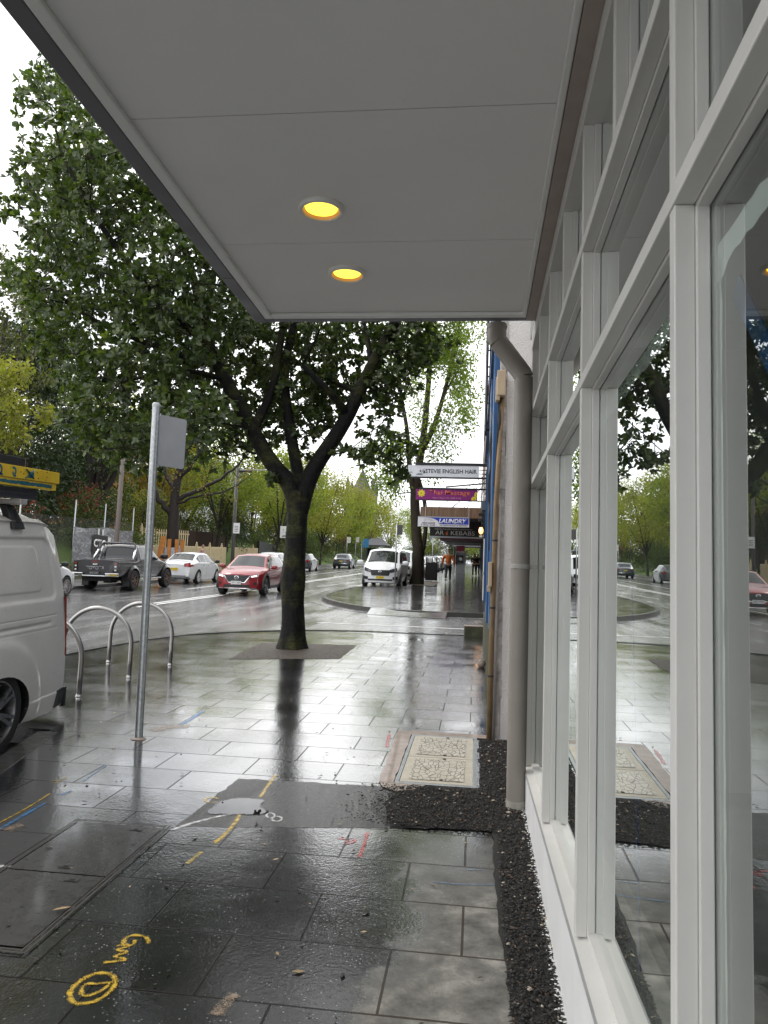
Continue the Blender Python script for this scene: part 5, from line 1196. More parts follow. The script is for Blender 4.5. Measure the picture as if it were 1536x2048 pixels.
VAN2 = dict(L=5.15, W=1.92, H=1.935, kf=.42, kr=.06, sf=.13, sr=.03, crown=.09,
    top=[(0,1.80),(.02,1.88),(.06,1.925),(.55,1.935),(.66,1.86),(.835,1.24),(.87,1.17),(.955,1.02),(.99,.92),(1,.86)],
    belt=[(0,1.08),(.6,1.06),(.85,1.06),(1,.84)], bot=[(0,.34),(.05,.26),(.95,.22),(1,.28)], width=[(0,.93),(.04,.98),(.12,1),(.8,1),(.93,.96),(1,.82)],
    wroof=[(0,.78),(.06,.80),(.62,.80),(.70,.80),(.83,.88),(.92,.86),(1,.78)])
def minivan(label, paint, detail=True, pl='FX 00 NJ'):
    B = Body(VAN2); root = thing('van', label, 'van', group='cars on the street'); h = B.L/2; r = .34; ax = (-h+1.05, h-.90)
    body_obj(B, paint, root, [(a, r, r*1.15, 1.) for a in ax])
    for a in ax:
        for s in (1,-1): wheel(root, s*(B.W/2-.11), a, r, .215, s, M_alloy, 7, .1, .66)
    glass_set(B, root, (.67,.825), (.004,.018,2.3), [(.10,.36),(.38,.60),(.62,.79)])
    door_lines(B, root, (.61,.80,.37))
    wh = mat('wiper_black', (.02,.02,.02), .5)
    for s in (1,-1):
        mirror(B, .79, 1.16, s, paint, root, 1.45)
        cap_patch(B, 'headlight', [(s*.50,.74),(s*.46,.90),(s*.80,1.00),(s*.80,.82)], 1, mat('dark_headlight', (.05,.055,.06), .08, coat=1), root, .014, 4, 6)
        cap_patch(B, 'fog_recess', [(s*.62,.40),(s*.60,.54),(s*.84,.58),(s*.84,.42)], 1, M_black, root, .012, 3, 5)
    g = cap_patch(B, 'grille', [(-.42,.60),(-.52,.88),(.52,.88),(.42,.60)], 1, M_black, root, .014, 4, 12)
    for z in (.66,.72,.78,.84): cap_patch(B, 'grille_bar', [(-.40-.1*(z-.6)/.28,z-.007),(-.40-.1*(z-.6)/.28,z+.007),(.40+.1*(z-.6)/.28,z+.007),(.40+.1*(z-.6)/.28,z-.007)], 1, mat('grille_slat', (.05,.05,.055), .25), g, .022, 1, 10)
    c = B.cap(np.array(0.), np.array(.80), 1); mb = MB(); n = 28; ring = lambda rx, rz, dy: [(rx*math.cos(2*math.pi*k/n), c[1]+.045+dy, .79+rz*math.sin(2*math.pi*k/n)) for k in range(n)]
    a_, b_ = ring(.10,.055,0), ring(.085,.042,.004); mb.add(a_+b_, [(i,(i+1)%n,n+(i+1)%n,n+i) for i in range(n)])
    for s in (1,-1): mb.bar((s*.035-.012,c[1]+.048,.755),(s*.035+.012,c[1]+.048,.825),.006,.016,(0,1,0))
    mb.bar((-.03,c[1]+.048,.786),(.03,c[1]+.048,.796),.006,.014,(0,1,0)); mb.build('badge', M_chrome, g)
    cap_patch(B, 'lower_intake', [(-.60,.36),(-.60,.44),(.60,.44),(.60,.36)], 1, M_black, root, .012, 2, 12)
    plate(B, root, 1, .46, pl, M_platey, M_ink, off=.04)
    for x in (-.35,.25):
        p0 = B.P(np.array(.828), np.array(2.6), 1); mb = MB(); mb.bar((x,p0[1]-.02,p0[2]+.03),(x+.35,p0[1]-.12,p0[2]+.07),.012,.012); mb.build('wiper', wh, root)
    for s in (1,-1): cap_patch(B, 'tail_lamp', [(s*.80,.85),(s*.80,1.3),(s*.93,1.3),(s*.93,.85)], -1, M_lampred, root, .01, 6, 3)
    return root
o = minivan('white people-mover van facing us with dark grille, parked beyond the kerb nose', whitep); place(o, -4.62, 37.2+2.57, math.pi)
o = minivan('second white van tucked right behind the white people-mover', whitep); place(o, -4.55, 46.2, math.pi)

HAT = dict(SED, L=4.15, H=1.50, W=1.70, top=[(0,.92),(.015,1.02),(.09,1.30),(.17,1.44),(.30,1.49),(.48,1.50),(.58,1.45),(.76,1.03),(.82,.97),(.94,.86),(.99,.74),(1,.68)],
    wroof=[(0,.72),(.1,.66),(.3,.66),(.5,.66),(.6,.67),(.76,.86),(.88,.86),(1,.76)])
def hatch(label, paint, group='cars on the street', pl='CD 51 LR', name='car'):
    B = Body(HAT); root = thing(name, label, 'car', group=group); h = B.L/2; r = .315; ax = (-h+.80, h-.86)
    body_obj(B, paint, root, [(a, r, r*1.17, 1.) for a in ax], nt=70, nv=(12,7,7))
    for a in ax:
        for s in (1,-1): wheel(root, s*(B.W/2-.105), a, r, .19, s, M_alloy, 8, .1, .70)
    glass_set(B, root, (.60,.745), (.03,.095,2.2), [(.10,.235),(.25,.43),(.445,.71)])
    door_lines(B, root, (.24,.437,.72))
    for s in (1,-1):
        mirror(B, .685, .98, s, paint, root)
        cap_patch(B, 'tail_lamp', [(s*.52,.78),(s*.52,.92),(s*.73,1.02),(s*.73,.80)], -1, M_lampred, root, .014, 4, 5)
        side_patch(B, 'tail_lamp', [(.0,.82),(.06,.86),(.03,1.0),(.0,1.0)], s, M_lampred, root, .008, 5, 4)
        cap_patch(B, 'headlight', [(s*.40,.60),(s*.42,.71),(s*.70,.77),(s*.68,.62)], 1, M_lampclr, root, .012, 3, 5)
    cap_patch(B, 'grille', [(-.40,.52),(-.44,.62),(.44,.62),(.40,.52)], 1, M_black, root, .008)
    cap_patch(B, 'lower_intake', [(-.5,.27),(-.45,.40),(.45,.40),(.5,.27)], 1, M_black, root, .008)
    plate(B, root, 1, .43, pl, M_platey, M_ink); plate(B, root, -1, .58, pl, M_platey, M_ink)
    return root
o = hatch('dark hatchback with red tail lamp parked right of the big trunk', greyp); place(o, -14.2, 63.2, 0)
o = suv('steel-grey SUV with yellow rear plate parked furthest up on the left side', midp, rear=True, front=False); place(o, -13.4, 78.0, 0)
o = suv('white SUV parked beyond the red car, mostly hidden by it', whitep, rear=True, front=False, trim=False); place(o, -14.1, 53.0, 0)
for i, (lab, p, y, kind) in enumerate((('white hatchback nearest the bin in the row along the right kerb', whitep, 53.2, 'h'), ('silver sedan behind the white hatchback in the right kerb row', silverp, 59.2, 's'), ('dark grey hatchback in the middle of the right kerb row', greyp, 65.0, 'h'),
        ('white sedan behind the dark hatchback in the right kerb row', whitep, 71.0, 's'), ('silver hatchback further up the right kerb row', silverp, 77.0, 'h'), ('black sedan near the far end of the right kerb row', blackp, 83.0, 's'), ('white SUV standing tallest at the far end of the right kerb row', whitep, 89.5, 'u'))):
    o = hatch(lab, p, pl='AX 3%d GT' % i) if kind == 'h' else sedan(lab, p, pl='CY 1%d KE' % i) if kind == 's' else suv(lab, p, trim=False, emblem=False, lit=False)
    place(o, -4.45, y, math.pi)

# ------------------------------------------------------------------ people
def skin_mesh(chains, parent, name, mat_, loc, sub=1):
    """chains: list of lists of (x,y,z,r); chains that start on an earlier point join it"""
    V = []; E = []; Rr = []; idx = {}
    for ch in chains:
        prev = None
        for (x,y,z,r) in ch:
            k = (round(x,4),round(y,4),round(z,4))
            if k not in idx: idx[k] = len(V); V.append((x,y,z)); Rr.append(r)
            if prev is not None and prev != idx[k]: E.append((prev, idx[k]))
            prev = idx[k]
    me = bpy.data.meshes.new(name); me.from_pydata(V, E, []); o = bpy.data.objects.new(name, me); link(o)
    sk = o.modifiers.new('skin', 'SKIN'); sk.use_smooth_shade = True; sk.branch_smoothing = .6
    d = me.skin_vertices[0].data
    for i, r in enumerate(Rr): d[i].radius = (r, r); d[i].use_root = (i == 0)
    ss = o.modifiers.new('sub', 'SUBSURF'); ss.levels = sub; ss.render_levels = sub
    bpy.context.view_layer.update(); dg = bpy.context.evaluated_depsgraph_get(); nm = bpy.data.meshes.new_from_object(o.evaluated_get(dg)); nm.name = name
    bpy.data.objects.remove(o); bpy.data.meshes.remove(me); nm.materials.clear(); nm.materials.append(mat_)
    q = mesh_obj(name, nm, parent); return q
M_skin = mat('skin', (.42,.24,.16), .5, var=.05); M_hair = mat('dark_hair', (.014,.011,.01), .5, var=.3)
def person(label, x, y, yaw, shirt, pants, stride=.25, arms='down', long_hair=False, dz=0., group=None, shoes=(.02,.02,.022), stout=1.0, legs_skin=False, scale=1.):
    root = thing('person', label, 'person', group=group); s_ = stride
    hip, kn = .92, .50
    def leg(sd, f):      # f>0 forward
        kx = sd*.10; ky = f*.55+.04; ay = f*1.0 - (0.10 if f < 0 else 0); az = .09+(.10 if f < -.1 else 0)
        return [(0,0,.98,.14*stout),(sd*.085,0,hip-.04,.092*stout),(kx,ky,kn+ (0 if f > 0 else .01),.058),(kx,ay-.02,.28+az*.4,.052),(kx,ay,az,.040)]
    def arm(sd, f):
        if arms == 'front': return [(0,0,1.40,.13*stout),(sd*.19*stout,0,1.41,.062),(sd*.25*stout,.05,1.16,.047),(sd*.16,.22,1.10,.038),(sd*.08,.28,1.14,.030)]
        return [(0,0,1.40,.13*stout),(sd*.20*stout,0,1.41,.062),(sd*.265*stout,-f*.2,1.14,.047),(sd*.28*stout,-f*.2+.10,.90,.036),(sd*.28*stout,-f*.2+.12,.84,.030)]
    def hand(sd, f):
        b = np.array(arm(sd,f)[-1][:3]); a = np.array(arm(sd,f)[-2][:3]); d = (b-a)/np.linalg.norm(b-a); out = []
        palm = b+d*.07; base = [tuple(b)+(.028,), tuple(palm)+(.026,)]
        side = np.array([0,1.,0]) if arms != 'front' else np.array([0,0,1.])
        for i, (o_, ln) in enumerate(((-.028,.062),(-.010,.072),(.010,.068),(.027,.052))):
            p0 = palm; p1 = palm+side*o_+d*.02; p2 = p1+d*ln*.5+np.array([-sd*.008,0,0]); p3 = p1+d*ln+np.array([-sd*.025,0,0]); out.append([tuple(p0)+(.026,),tuple(p1)+(.010,),tuple(p2)+(.009,),tuple(p3)+(.007,)])
        th = b+d*.02; out.append([tuple(b)+(.028,), tuple(th+side*.035)+(.011,), tuple(th+side*.045+d*.035)+(.009,)])
        return [base]+out
    torso = [(0,0,.98,.14*stout),(0,0,1.15,.135*stout),(0,0,1.30,.15*stout),(0,0,1.40,.13*stout),(0,.005,1.49,.060),(0,.02,1.56,.058)]
    head = [(0,.02,1.56,.058),(0,.03,1.63,.088),(0,.03,1.70,.092),(0,.02,1.76,.060)]
    nose = [(0,.03,1.63,.088),(0,.135,1.645,.014)]
    ch = [torso, head, nose] + [leg(1,s_), leg(-1,-s_), arm(1,s_), arm(-1,-s_)] + hand(1,s_) + hand(-1,-s_)
    skin_mesh(ch, root, 'body', M_skin, None)
    g = .018
    up = [(a,b,c,r+g) for a,b,c,r in torso[:4]]; al = arm(1,s_)[:4]; ar = arm(-1,-s_)[:4]
    grow = lambda c_: [(a,b,c,r+(g if i < 3 else .012)) for i,(a,b,c,r) in enumerate(c_)]
    sl = 4
    skin_mesh([up, grow(al[:sl]), grow(ar[:sl])], root, 'shirt', shirt, None)
    lg = [[(a,b,c+(.0 if i else 0),r+.014) for i,(a,b,c,r) in enumerate(leg(sd,f)[:(3 if legs_skin else 5)])] for sd, f in ((1,s_),(-1,-s_))]
    skin_mesh(lg, root, 'trousers', pants, None)
    sm = mat('shoe', shoes, .5)
    for sd, f in ((1,s_),(-1,-s_)):
        kx, ay, az = leg(sd,f)[-1][:3]; tip = -.10 if az > .12 else 0.
        skin_mesh([[(kx,ay-.05,az-.045,.042),(kx,ay+.06,az-.05+tip*.3,.042),(kx,ay+.16,az-.055+tip,.034)]], root, 'shoe', sm, None)
    hr = [(0,.0,1.70,.098),(0,.01,1.755,.075)] if not long_hair else [(0,-.02,1.74,.088),(0,-.045,1.68,.092),(0,-.07,1.58,.075),(0,-.085,1.46,.06)]
    skin_mesh([hr], root, 'hair', M_hair, None)
    for sd in (1,-1):
        mb = MB(); mb.lathe((sd*.032,.113,1.675),(0,1,0),[(.011,-.006),(.010,.003),(0,.006)],8); mb.build('eye', M_black, root)
        mb = MB(); mb.lathe((sd*.092,.02,1.655),(sd,0,0),[(.026,-.01),(.022,.006),(0,.008)],10); mb.build('ear', M_skin, root)
    mb = MB(); mb.box(-.024,.024,.105,.118,1.600,1.608); mb.build('mouth', mat('lips', (.25,.09,.08), .5), root)
    root.matrix_world = Matrix.Translation((x, y, G(y)+dz)) @ Matrix.Rotation(yaw, 4, 'Z') @ Matrix.Scale(scale, 4)
    return root
orange = mat('orange_top', (.60,.13,.015), .75, var=.12, bmp=.2, bscale=30); blk = mat('black_cloth', (.012,.012,.014), .8, bmp=.2, bscale=30); jean = mat('dark_trousers', (.035,.037,.045), .8, bmp=.2, bscale=30)
P_or = person('person in a bright orange top walking away up the wet footpath', -1.62, 45.2, 0., orange, jean, .24, stout=1.15, scale=1.10)
b = thing('bag', 'dark bag hanging from the hand of the person in orange', 'bag', (-1.98, 45.3, G(45.3)+.55)); mb = MB(); mb.prism([(-.14,0),(.14,0),(.12,.30),(-.12,.30)], lambda u,z:(-2.0,45.3+u,G(45.3)+.50+z), lambda u,z:(-1.93,45.3+u,G(45.3)+.50+z)); mb.build('bag_body', blk, b, bevel=.02)
mb = MB(); mb.tube([(-1.965,45.22,G(45.3)+.79),(-1.965,45.24,G(45.3)+.88),(-1.965,45.36,G(45.3)+.88),(-1.965,45.38,G(45.3)+.79)], .008, 6); mb.build('handle', blk, b)
person('person in dark clothes standing close to the shops, phone raised', -.14, 60.0, math.pi*.9, blk, blk, .06, arms='front', long_hair=True, shoes=(.5,.5,.5))
person('person in dark clothes half hidden behind the one with raised hands', .10, 61.5, math.pi, blk, jean, .1, arms='front', shoes=(.2,.2,.2))
person('person in a pink checked shirt standing by the cream picket fence', -16.2, 44.2, R(-60), mat('pink_shirt', (.42,.22,.24), .8, var=.3, scale=30), jean, .05)

# ------------------------------------------------------------------ the neighbour across the wall joint
M_rough = mat('rough_cast_render', (.80,.76,.73), .8, var=.07, scale=3, bmp=1., bscale=75, bdist=.012)
M_slate = mat('slate_grey_paint', (.10,.115,.14), .5, var=.12, scale=3)
M_blue = mat('blue_paint', (.012,.085,.24), .4, var=.15, scale=5); M_lblue = mat('pale_blue_paint', (.20,.33,.43), .5, var=.15, scale=6)
M_moss = mat('mossy_stone', (.085,.085,.05), .8, var=.5, scale=6, bmp=.6, bscale=40, bdist=.01)
M_oldedge = mat('peeling_edge', (.46,.43,.41), .8, var=.4, scale=14, bmp=.5, bscale=40, bdist=.01)
def neighbour():
    Y0, Y1, XF = 6.45, 14.6, .165
    t = thing('corner_building', 'neighbouring building with rough-cast return wall and blue shopfront beyond the downpipe', 'building', (XF,Y0,G(Y0)))
    mb = MB(); mb.box(.222, 6, Y0-.0, Y0+.3, -.2, 8.6); mb.build('return_wall', M_rough, t)
    mb = MB()
    k = 60; zs = np.linspace(.2, 8.6, k)
    for a, b in zip(zs[:-1], zs[1:]): mb.box(XF+abs(RNG.normal(0,.004)), .2215+RNG.normal(0,.003), Y0-.004-abs(RNG.normal(0,.005)), Y0+.28, a, b)
    mb.build('peeling_corner', M_oldedge, t)
    mb = MB(); mb.box(XF+.012, 6, Y0+.31, Y1, 1.15, 8.6); mb.build('street_wall', M_slate, t)
    mb = MB(); mb.box(XF-.01, 6, Y0+.31, Y1+.02, -.2, 1.149); mb.build('plinth', M_moss, t)
    for y0, y1, m, x in ((6.8,7.25,M_blue,.045),(7.3,7.45,M_lblue,.03),(8.6,9.3,M_blue,.045),(9.35,9.5,M_lblue,.03)):
        mb = MB(); mb.box(XF-x, XF+.012, y0, y1, 1.15, 3.9); mb.build('pilaster', m, t, bevel=.006)
    mb = MB(); mb.box(XF-.06, XF+.012, 6.8, 14.4, 3.92, 4.15); mb.build('cornice', M_blue, t)
    mb = MB(); mb.box(XF-.02, XF+.012, 6.85, 9.4, 4.2, 6.6); mb.build('upper_panel', M_lblue, t)
    for y in (7.9,):
        mb = MB(); mb.box(XF-.004, XF+.012, 7.5, 8.55, 1.3, 3.7); mb.build('window', M_carglass, t)
    for y0 in (10.2, 12.2):
        mb = MB(); mb.box(XF-.004, XF+.0125, y0, y0+1.5, 1.4, 3.6); w_ = mb.build('window', M_carglass, t)
        [MB().box(XF-.03, XF+.010, q, q+.06, 1.35, 3.66).build('frame', M_blue, w_) for q in (y0-.06, y0+1.5)]
    mb = MB(); mb.box(XF-.01, 6, Y1-.001, Y1+.06, 1.15, 8.6); mb.build('side_wall', M_slate, t)
neighbour()
def conduit():
    y = 6.40; t = thing('conduit', 'ochre conduit pipe running up the corner beyond the downpipe', 'pipe', (.135,y,G(y)))
    m = mat('ochre_pipe', (.22,.145,.07), .55, var=.3, scale=7)
    mb = MB(); mb.tube([(.135,y,G(y)-.02),(.138,y,1.2),(.150,y-.01,2.2),(.185,y-.01,3.2)], .021, 12); mb.build('pipe', m, t, smooth=True)
    for z in (.8,1.35,1.9,2.3,2.65):
        mb = MB(); x = float(np.interp(z, (.3,1.2,2.2,3.2), (.135,.138,.15,.185))); mb.lathe((x,y-.005,z), (0,0,1), [(.0225,-.008),(.0245,-.006),(.0245,.006),(.0225,.008)], 12); mb.build('clip', M_black, t)
    mb = MB(); mb.tube([(.165,y+.01,G(y)),(.168,y+.01,1.1),(.18,y+.01,2.2)], .016, 8); mb.build('grey_pipe', mat('grey_pipe', (.33,.30,.29), .6, var=.3), t, smooth=True)
conduit()
def boxes():
    m = mat('beige_box', (.52,.40,.27), .55, var=.1)
    t = thing('junction_box', 'beige junction box high on the corner with black cables below', 'junction box', (.16,6.36,3.16), 'beige boxes on the corner')
    mb = MB(); mb.box(.135,.205,6.30,6.42,3.10,3.315); mb.build('lid', m, t, bevel=.006); mb = MB(); mb.box(.125,.16,6.31,6.41,3.06,3.26); mb.build('cable_cover', m, t, bevel=.005)
    for i, dx in enumerate((.0,.012,.022)):
        mb = MB(); mb.tube([(.150+dx,6.38,3.07),(.150+dx,6.37,2.9),(.142+dx*.5,6.39,2.6),(.130,6.42,2.35)], .006, 6); mb.build('cable', M_black, t)
    t = thing('junction_box', 'small beige box half way up the ochre conduit', 'junction box', (.13,6.36,1.6), 'beige boxes on the corner')
    mb = MB(); mb.box(.098,.128,6.33,6.42,1.52,1.72); mb.build('lid', m, t, bevel=.005); mb = MB(); mb.box(.092,.118,6.35,6.41,1.48,1.53); mb.build('spout', m, t)
    t = thing('wall_cable', 'bundle of black cables down the blue shopfront edge', 'cable', (.12,7.8,2.6))
    for k in range(3):
        mb = MB(); mb.tube([(.135-.004*k,7.6+.1*k,z+RNG.normal(0,.01)) if False else (.125+RNG.normal(0,.008),7.7+.06*k,z) for z in np.linspace(3.3,1.9,9)], .011, 6); mb.build('cable', M_black, t, smooth=True)
boxes()
def blade_sign():
    t = thing('blade_sign', 'tall dark sign post seen edge-on, braced to the blue wall', 'sign', (.075,10.0,3.55))
    mb = MB(); mb.box(.058,.072,9.55,10.2,3.5,7.8); mb.build('panel', mat('sign_edge', (.22,.22,.22), .6, var=.3), t)
    mb = MB(); mb.box(.073,.092,9.6,10.1,3.55,7.8); mb.build('back_frame', M_black, t)
    for z in np.arange(3.62,7.7,.36):
        for y in (9.62, 10.06):
            mb = MB(); mb.tube([(.092,y,z),(.172,y,z)], .010, 6); mb.build('brace', M_black, t)
    mb = MB(); mb.tube([(.150,9.62,3.5),(.150,9.62,7.7)], .007, 6); mb.build('cable', M_blue, t)
blade_sign()
def step_block():
    x, y = -.02, 15.0; t = thing('stone_step', 'mossy stone block sticking out by the wall at the side street corner', 'step', (x,y,G(y)))
    mb = MB(); mb.box(-.20,.16,14.72,15.12,G(15)-.05,G(15)+.165); mb.build('block', M_moss, t, bevel=.02)
    mb = MB(); mb.box(-.205,.16,14.715,15.13,G(15)+.168,G(15)+.19); mb.build('tread', M_concrete, t, bevel=.008)
    r = thing('rubble_stone', 'pale rough stone lying at the foot of the mossy plinth', 'stone', (.10,10.6,G(10.6))); mb = MB()
    mb.grid(lambda u,v: (.10+.055*math.cos(u*2*math.pi)*math.sin(v*math.pi)*(1+.2*math.sin(5*u*6.28)), 10.6+.09*math.sin(u*2*math.pi)*math.sin(v*math.pi), G(10.6)+.05-.06*math.cos(v*math.pi)), 14, 8); mb.build('stone', M_concrete, r)
step_block()

# ------------------------------------------------------------------ shops beyond the side street
def shop_row():
    spec = [('grey corner shop building with security gate at the side street', (.10,.115,.14), 21.15, 30.0, 8.2), ('red brick shop building next to the grey corner shop', (.22,.07,.045), 30.0, 38.5, 9.2),
            ('cream shop building above the black sign board', (.42,.38,.30), 38.5, 48.0, 8.0), ('brown shop building further up the right row', (.20,.13,.09), 48.0, 60.0, 9.5), ('pale grey shop building near the payphone', (.34,.34,.34), 60.0, 76.0, 8.5), ('dark shop building at the far end of the right row', (.12,.11,.11), 76.0, 100.0, 9.0)]
    for i, (lab, c, y0, y1, h) in enumerate(spec):
        z0 = G(y0)-.3; XF = .34+.02*(i%3)
        t = thing('shop_building', lab, 'building', (XF,y0,G(y0)), 'shops along the right footpath'); m = mat('shop_wall', c, .75, var=.15, scale=2, bmp=.3, bscale=12)
        mb = MB(); mb.box(XF, 9, y0, y1-.01, z0+3.2, G(y0)+h); mb.build('upper_wall', m, t)
        mb = MB(); mb.box(XF-.03, 9, y0, y1-.01, G(y0)+h, G(y0)+h+.25); mb.build('parapet', m, t)
        mb = MB(); mb.box(XF+.02, 9, y0, y1-.01, z0, z0+3.199); mb.build('lower_wall', M_slate if i == 0 else m, t)
        n = max(2, int((y1-y0)/3))
        for k in range(n):
            ya = y0+.5+(y1-y0-1)*k/n; mb = MB(); mb.box(XF-.004, XF+.03, ya, ya+(y1-y0-1)/n-.4, G(ya)+.5, G(ya)+2.5); w_ = mb.build('window', M_carglass, t)
            mb = MB(); mb.box(XF-.03, XF+.02, ya-.08, ya, G(ya)+.4, G(ya)+2.6); mb.build('frame', M_slate, w_)
            mb = MB(); mb.box(XF-.004, XF+.03, ya+.3, ya+1.4, G(ya)+4.6, G(ya)+6.4); w_ = mb.build('window', M_carglass, t)
            mb = MB(); mb.box(XF-.05, XF-.0045, ya+.2, ya+1.5, G(ya)+4.5, G(ya)+4.6); mb.build('sill', M_white, w_)
shop_row()
def security_gate():
    y = 20.9; g0 = G(y); t = thing('security_gate', 'white barred security gate standing open at the grey corner shop', 'gate', (.2,y,g0)); x0, x1, z0, z1 = .195, .385, 1.335, 2.985
    mb = MB()
    for x in (x0, x1): mb.box(x-.012,x+.012,y-.012,y+.012,z0,z1)
    for z in (z0, z1): mb.box(x0+.0121,x1-.0121,y-.012,y+.012,z-.012,z+.012)
    mb.build('gate_frame', M_white, t)
    for z in np.linspace(z0,z1,24)[1:-1]:
        mb = MB(); mb.box(x0+.012,x1-.012,y-.006,y+.006,z-.007,z+.007); mb.build('bar', M_white, t)
    mb = MB(); mb.box(.31,.322,y-.008,y-.0065,z0+.02,z1-.02); mb.build('upright', M_white, t); mb = MB(); mb.box(.165,.225,y-.03,y-.013,2.02,2.10); mb.build('lock', M_galv, t)
security_gate()
def sign_board(name, label, px0, py0, px1, py1, Y, colr, cat='sign', thick=.08, frame=None, xr=None):
    a, b = at(px0, py0, Y), at(px1, py1, Y); x0, x1 = a[0], (b[0] if xr is None else xr); c = at((px0+px1)/2, py0, Y)[2], at((px0+px1)/2, py1, Y)[2]
    t = thing(name, label, cat, ((x0+x1)/2, Y, c[1]), 'signs hanging over the footpath'); mb = MB(); mb.box(x0, x1, Y, Y+thick, c[1], c[0]); p = mb.build('board', mat('sign_face', colr, .4, var=.05), t)
    return t, p, x0, x1, c[1], c[0]
FX = (1,0,0); FZ = (0,0,1)
def hair_sign():
    Y = 26.0; t, p, x0, x1, z0, z1 = sign_board('hanging_sign', 'long white salon sign with black lettering, highest of the signs', 816, 931, 958, 954, Y, (.72,.73,.76)); W_, H_ = x1-x0, z1-z0
    text_obj('lettering', 'STEVIE ENGLISH HAIR', (x0+W_*.61, Y-.001, z0+H_*.32), FX, FZ, H_*.36, M_ink, p, width=W_*.72, bold=.012, depth=.006)
    mb = MB()
    for dx, w_, dz, h_ in ((.12,.18,.16,.04),(.14,.14,.24,.03),(.22,.05,.30,.22),(.17,.03,.40,.18)): mb.box(x0+W_*dx, x0+W_*(dx+w_*.5), Y-.008, Y-.001, z0+H_*dz, z0+H_*(dz+h_))
    mb.bar((x0+W_*.19,Y-.004,z0+H_*.35),(x0+W_*.235,Y-.004,z0+H_*.72),.006,.02,(0,1,0)); mb.build('emblem', M_ink, p)
    mb = MB(); mb.box(x0+.25, .36, Y-.02, Y+.10, z1+.001, z1+.09); mb.build('top_beam', M_black, t)
    mb = MB(); mb.box(x0, .30, Y-.01, Y+.09, z0-.045, z0-.001); mb.build('bottom_beam', M_black, t)
    for z in np.linspace(z0, z1, 4):
        mb = MB(); mb.box(x1+.005, .34, Y+.02, Y+.06, z-.015, z+.015); mb.build('wall_bracket', M_black, t)
hair_sign()
def massage_sign():
    Y = 29.0; t, p, x0, x1, z0, z1 = sign_board('hanging_sign', 'purple massage sign with orange lettering and yellow flowers', 832, 979, 955, 1000, Y, (.22,.008,.16)); W_, H_ = x1-x0, z1-z0
    om = mat('orange_letters', (.72,.16,.06), .5); yf = mat('yellow_petal', (.75,.60,.03), .5); br = mat('flower_eye', (.35,.25,.01), .6); pk = mat('pink_letters', (.65,.30,.38), .5)
    text_obj('lettering', 'Thai Massage', (x0+W_*.55, Y-.001, z0+H_*.34), FX, FZ, H_*.58, om, p, width=W_*.66, bold=.01, depth=.006)
    text_obj('small_lettering', 'Open 7 Days | Ph. 8389 5130', (x0+W_*.50, Y-.001, z0+H_*.08), FX, FZ, H_*.17, pk, p, width=W_*.46, depth=.006)
    for cx_, cz, r in ((x0+W_*.09, z0+H_*.60, .15), (x1-.13, z0+H_*.12, .12), (x1-.02, z0+H_*.55, .12)):
        mb = MB()
        for q, (rr, m_) in enumerate(((1., 0), (.62, 0))):
            for k in range(9):
                a = 2*math.pi*(k+.5*q)/9; c = (cx_+r*.62*rr*math.cos(a), cz+r*.62*rr*math.sin(a)); poly = [(c[0]+r*.38*rr*(math.cos(b)*math.cos(a)*1.0-math.sin(b)*math.sin(a)*.55), c[1]+r*.38*rr*(math.cos(b)*math.sin(a)+math.sin(b)*math.cos(a)*.55)) for b in np.linspace(0,2*math.pi,11)[:-1]]
                poly = [(min(max(u, x0+.005), x1-.002), min(max(v_, z0+.005), z1-.002)) for u, v_ in poly]
                mb.add([(u, Y-.006-.003*q-.0004*k, v_) for u, v_ in poly], [tuple(range(10))])
        f = mb.build('flower', yf, p); mb = MB(); mb.lathe((min(cx_, x1-.04), Y-.012, max(cz, z0+.04)), (0,-1,0), [(r*.22,0),(0,.004)], 12); mb.build('flower_eye', br, f)
    mb = MB(); mb.box(x0+.1, .36, Y-.02, Y+.10, z1+.001, z1+.06); mb.build('top_beam', M_black, t); mb = MB(); mb.box(x0, .30, Y-.005, Y+.085, z0-.03, z0-.001); mb.build('bottom_beam', M_black, t)
    a, b = at(892, 974, Y), at(953, 953, 26.6); mb = MB(); mb.bar(a, (.32, 28.2, b[2]), .05, .05); mb.build('stay_bar', M_black, t)
massage_sign()
def canopy(label, px0, pyt, pyb, Y, Y1, col, soff, wires=0, zth=None, xr=.36):
    a, b = at(px0, pyt, Y), at(px0, pyb, Y); x0 = a[0]; z1, z0 = a[2], b[2]; up = G(Y1)-G(Y)
    t = thing('canopy', label, 'canopy', ((x0+xr)/2, Y, z0), 'canopies over the right footpath')
    fm, n, bs = nodes_of('canopy_fascia'); v = coord(n)
    c = ramp(n, noise(n, mapv(n, v, (9,9,.7)), 1.5, 5, .6), (.35, tuple(k*.6 for k in col)), (.6, col), (.8, tuple(min(1,k*1.5) for k in col))); n.links.new(c, bs.inputs['Base Color']); bs.inputs['Roughness'].default_value = .7
    V = [(x0,Y,z0),(xr,Y,z0),(xr,Y1,z0+up),(x0,Y1,z0+up),(x0,Y,z1),(xr,Y,z1),(xr,Y1,z1+up),(x0,Y1,z1+up)]
    mb = MB(); mb.add(V, [(0,1,5,4),(3,0,4,7),(2,3,7,6),(4,5,6,7),(1,2,6,5)]); mb.build('fascia', fm, t)
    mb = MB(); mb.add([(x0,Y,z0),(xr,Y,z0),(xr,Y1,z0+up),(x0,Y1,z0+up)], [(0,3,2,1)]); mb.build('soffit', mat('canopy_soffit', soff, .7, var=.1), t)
    for k in range(wires):
        f = k/max(1,wires-1); p = (x0+(.3-x0)*(.28+.55*f), Y+.2+1.5*(k%2), z1); q = (.34, Y+.2+1.5*(k%2), z1+1.5-.3*f); mb = MB(); mb.tube([p,q], .012, 5); mb.build('tie_rod', M_black, t)
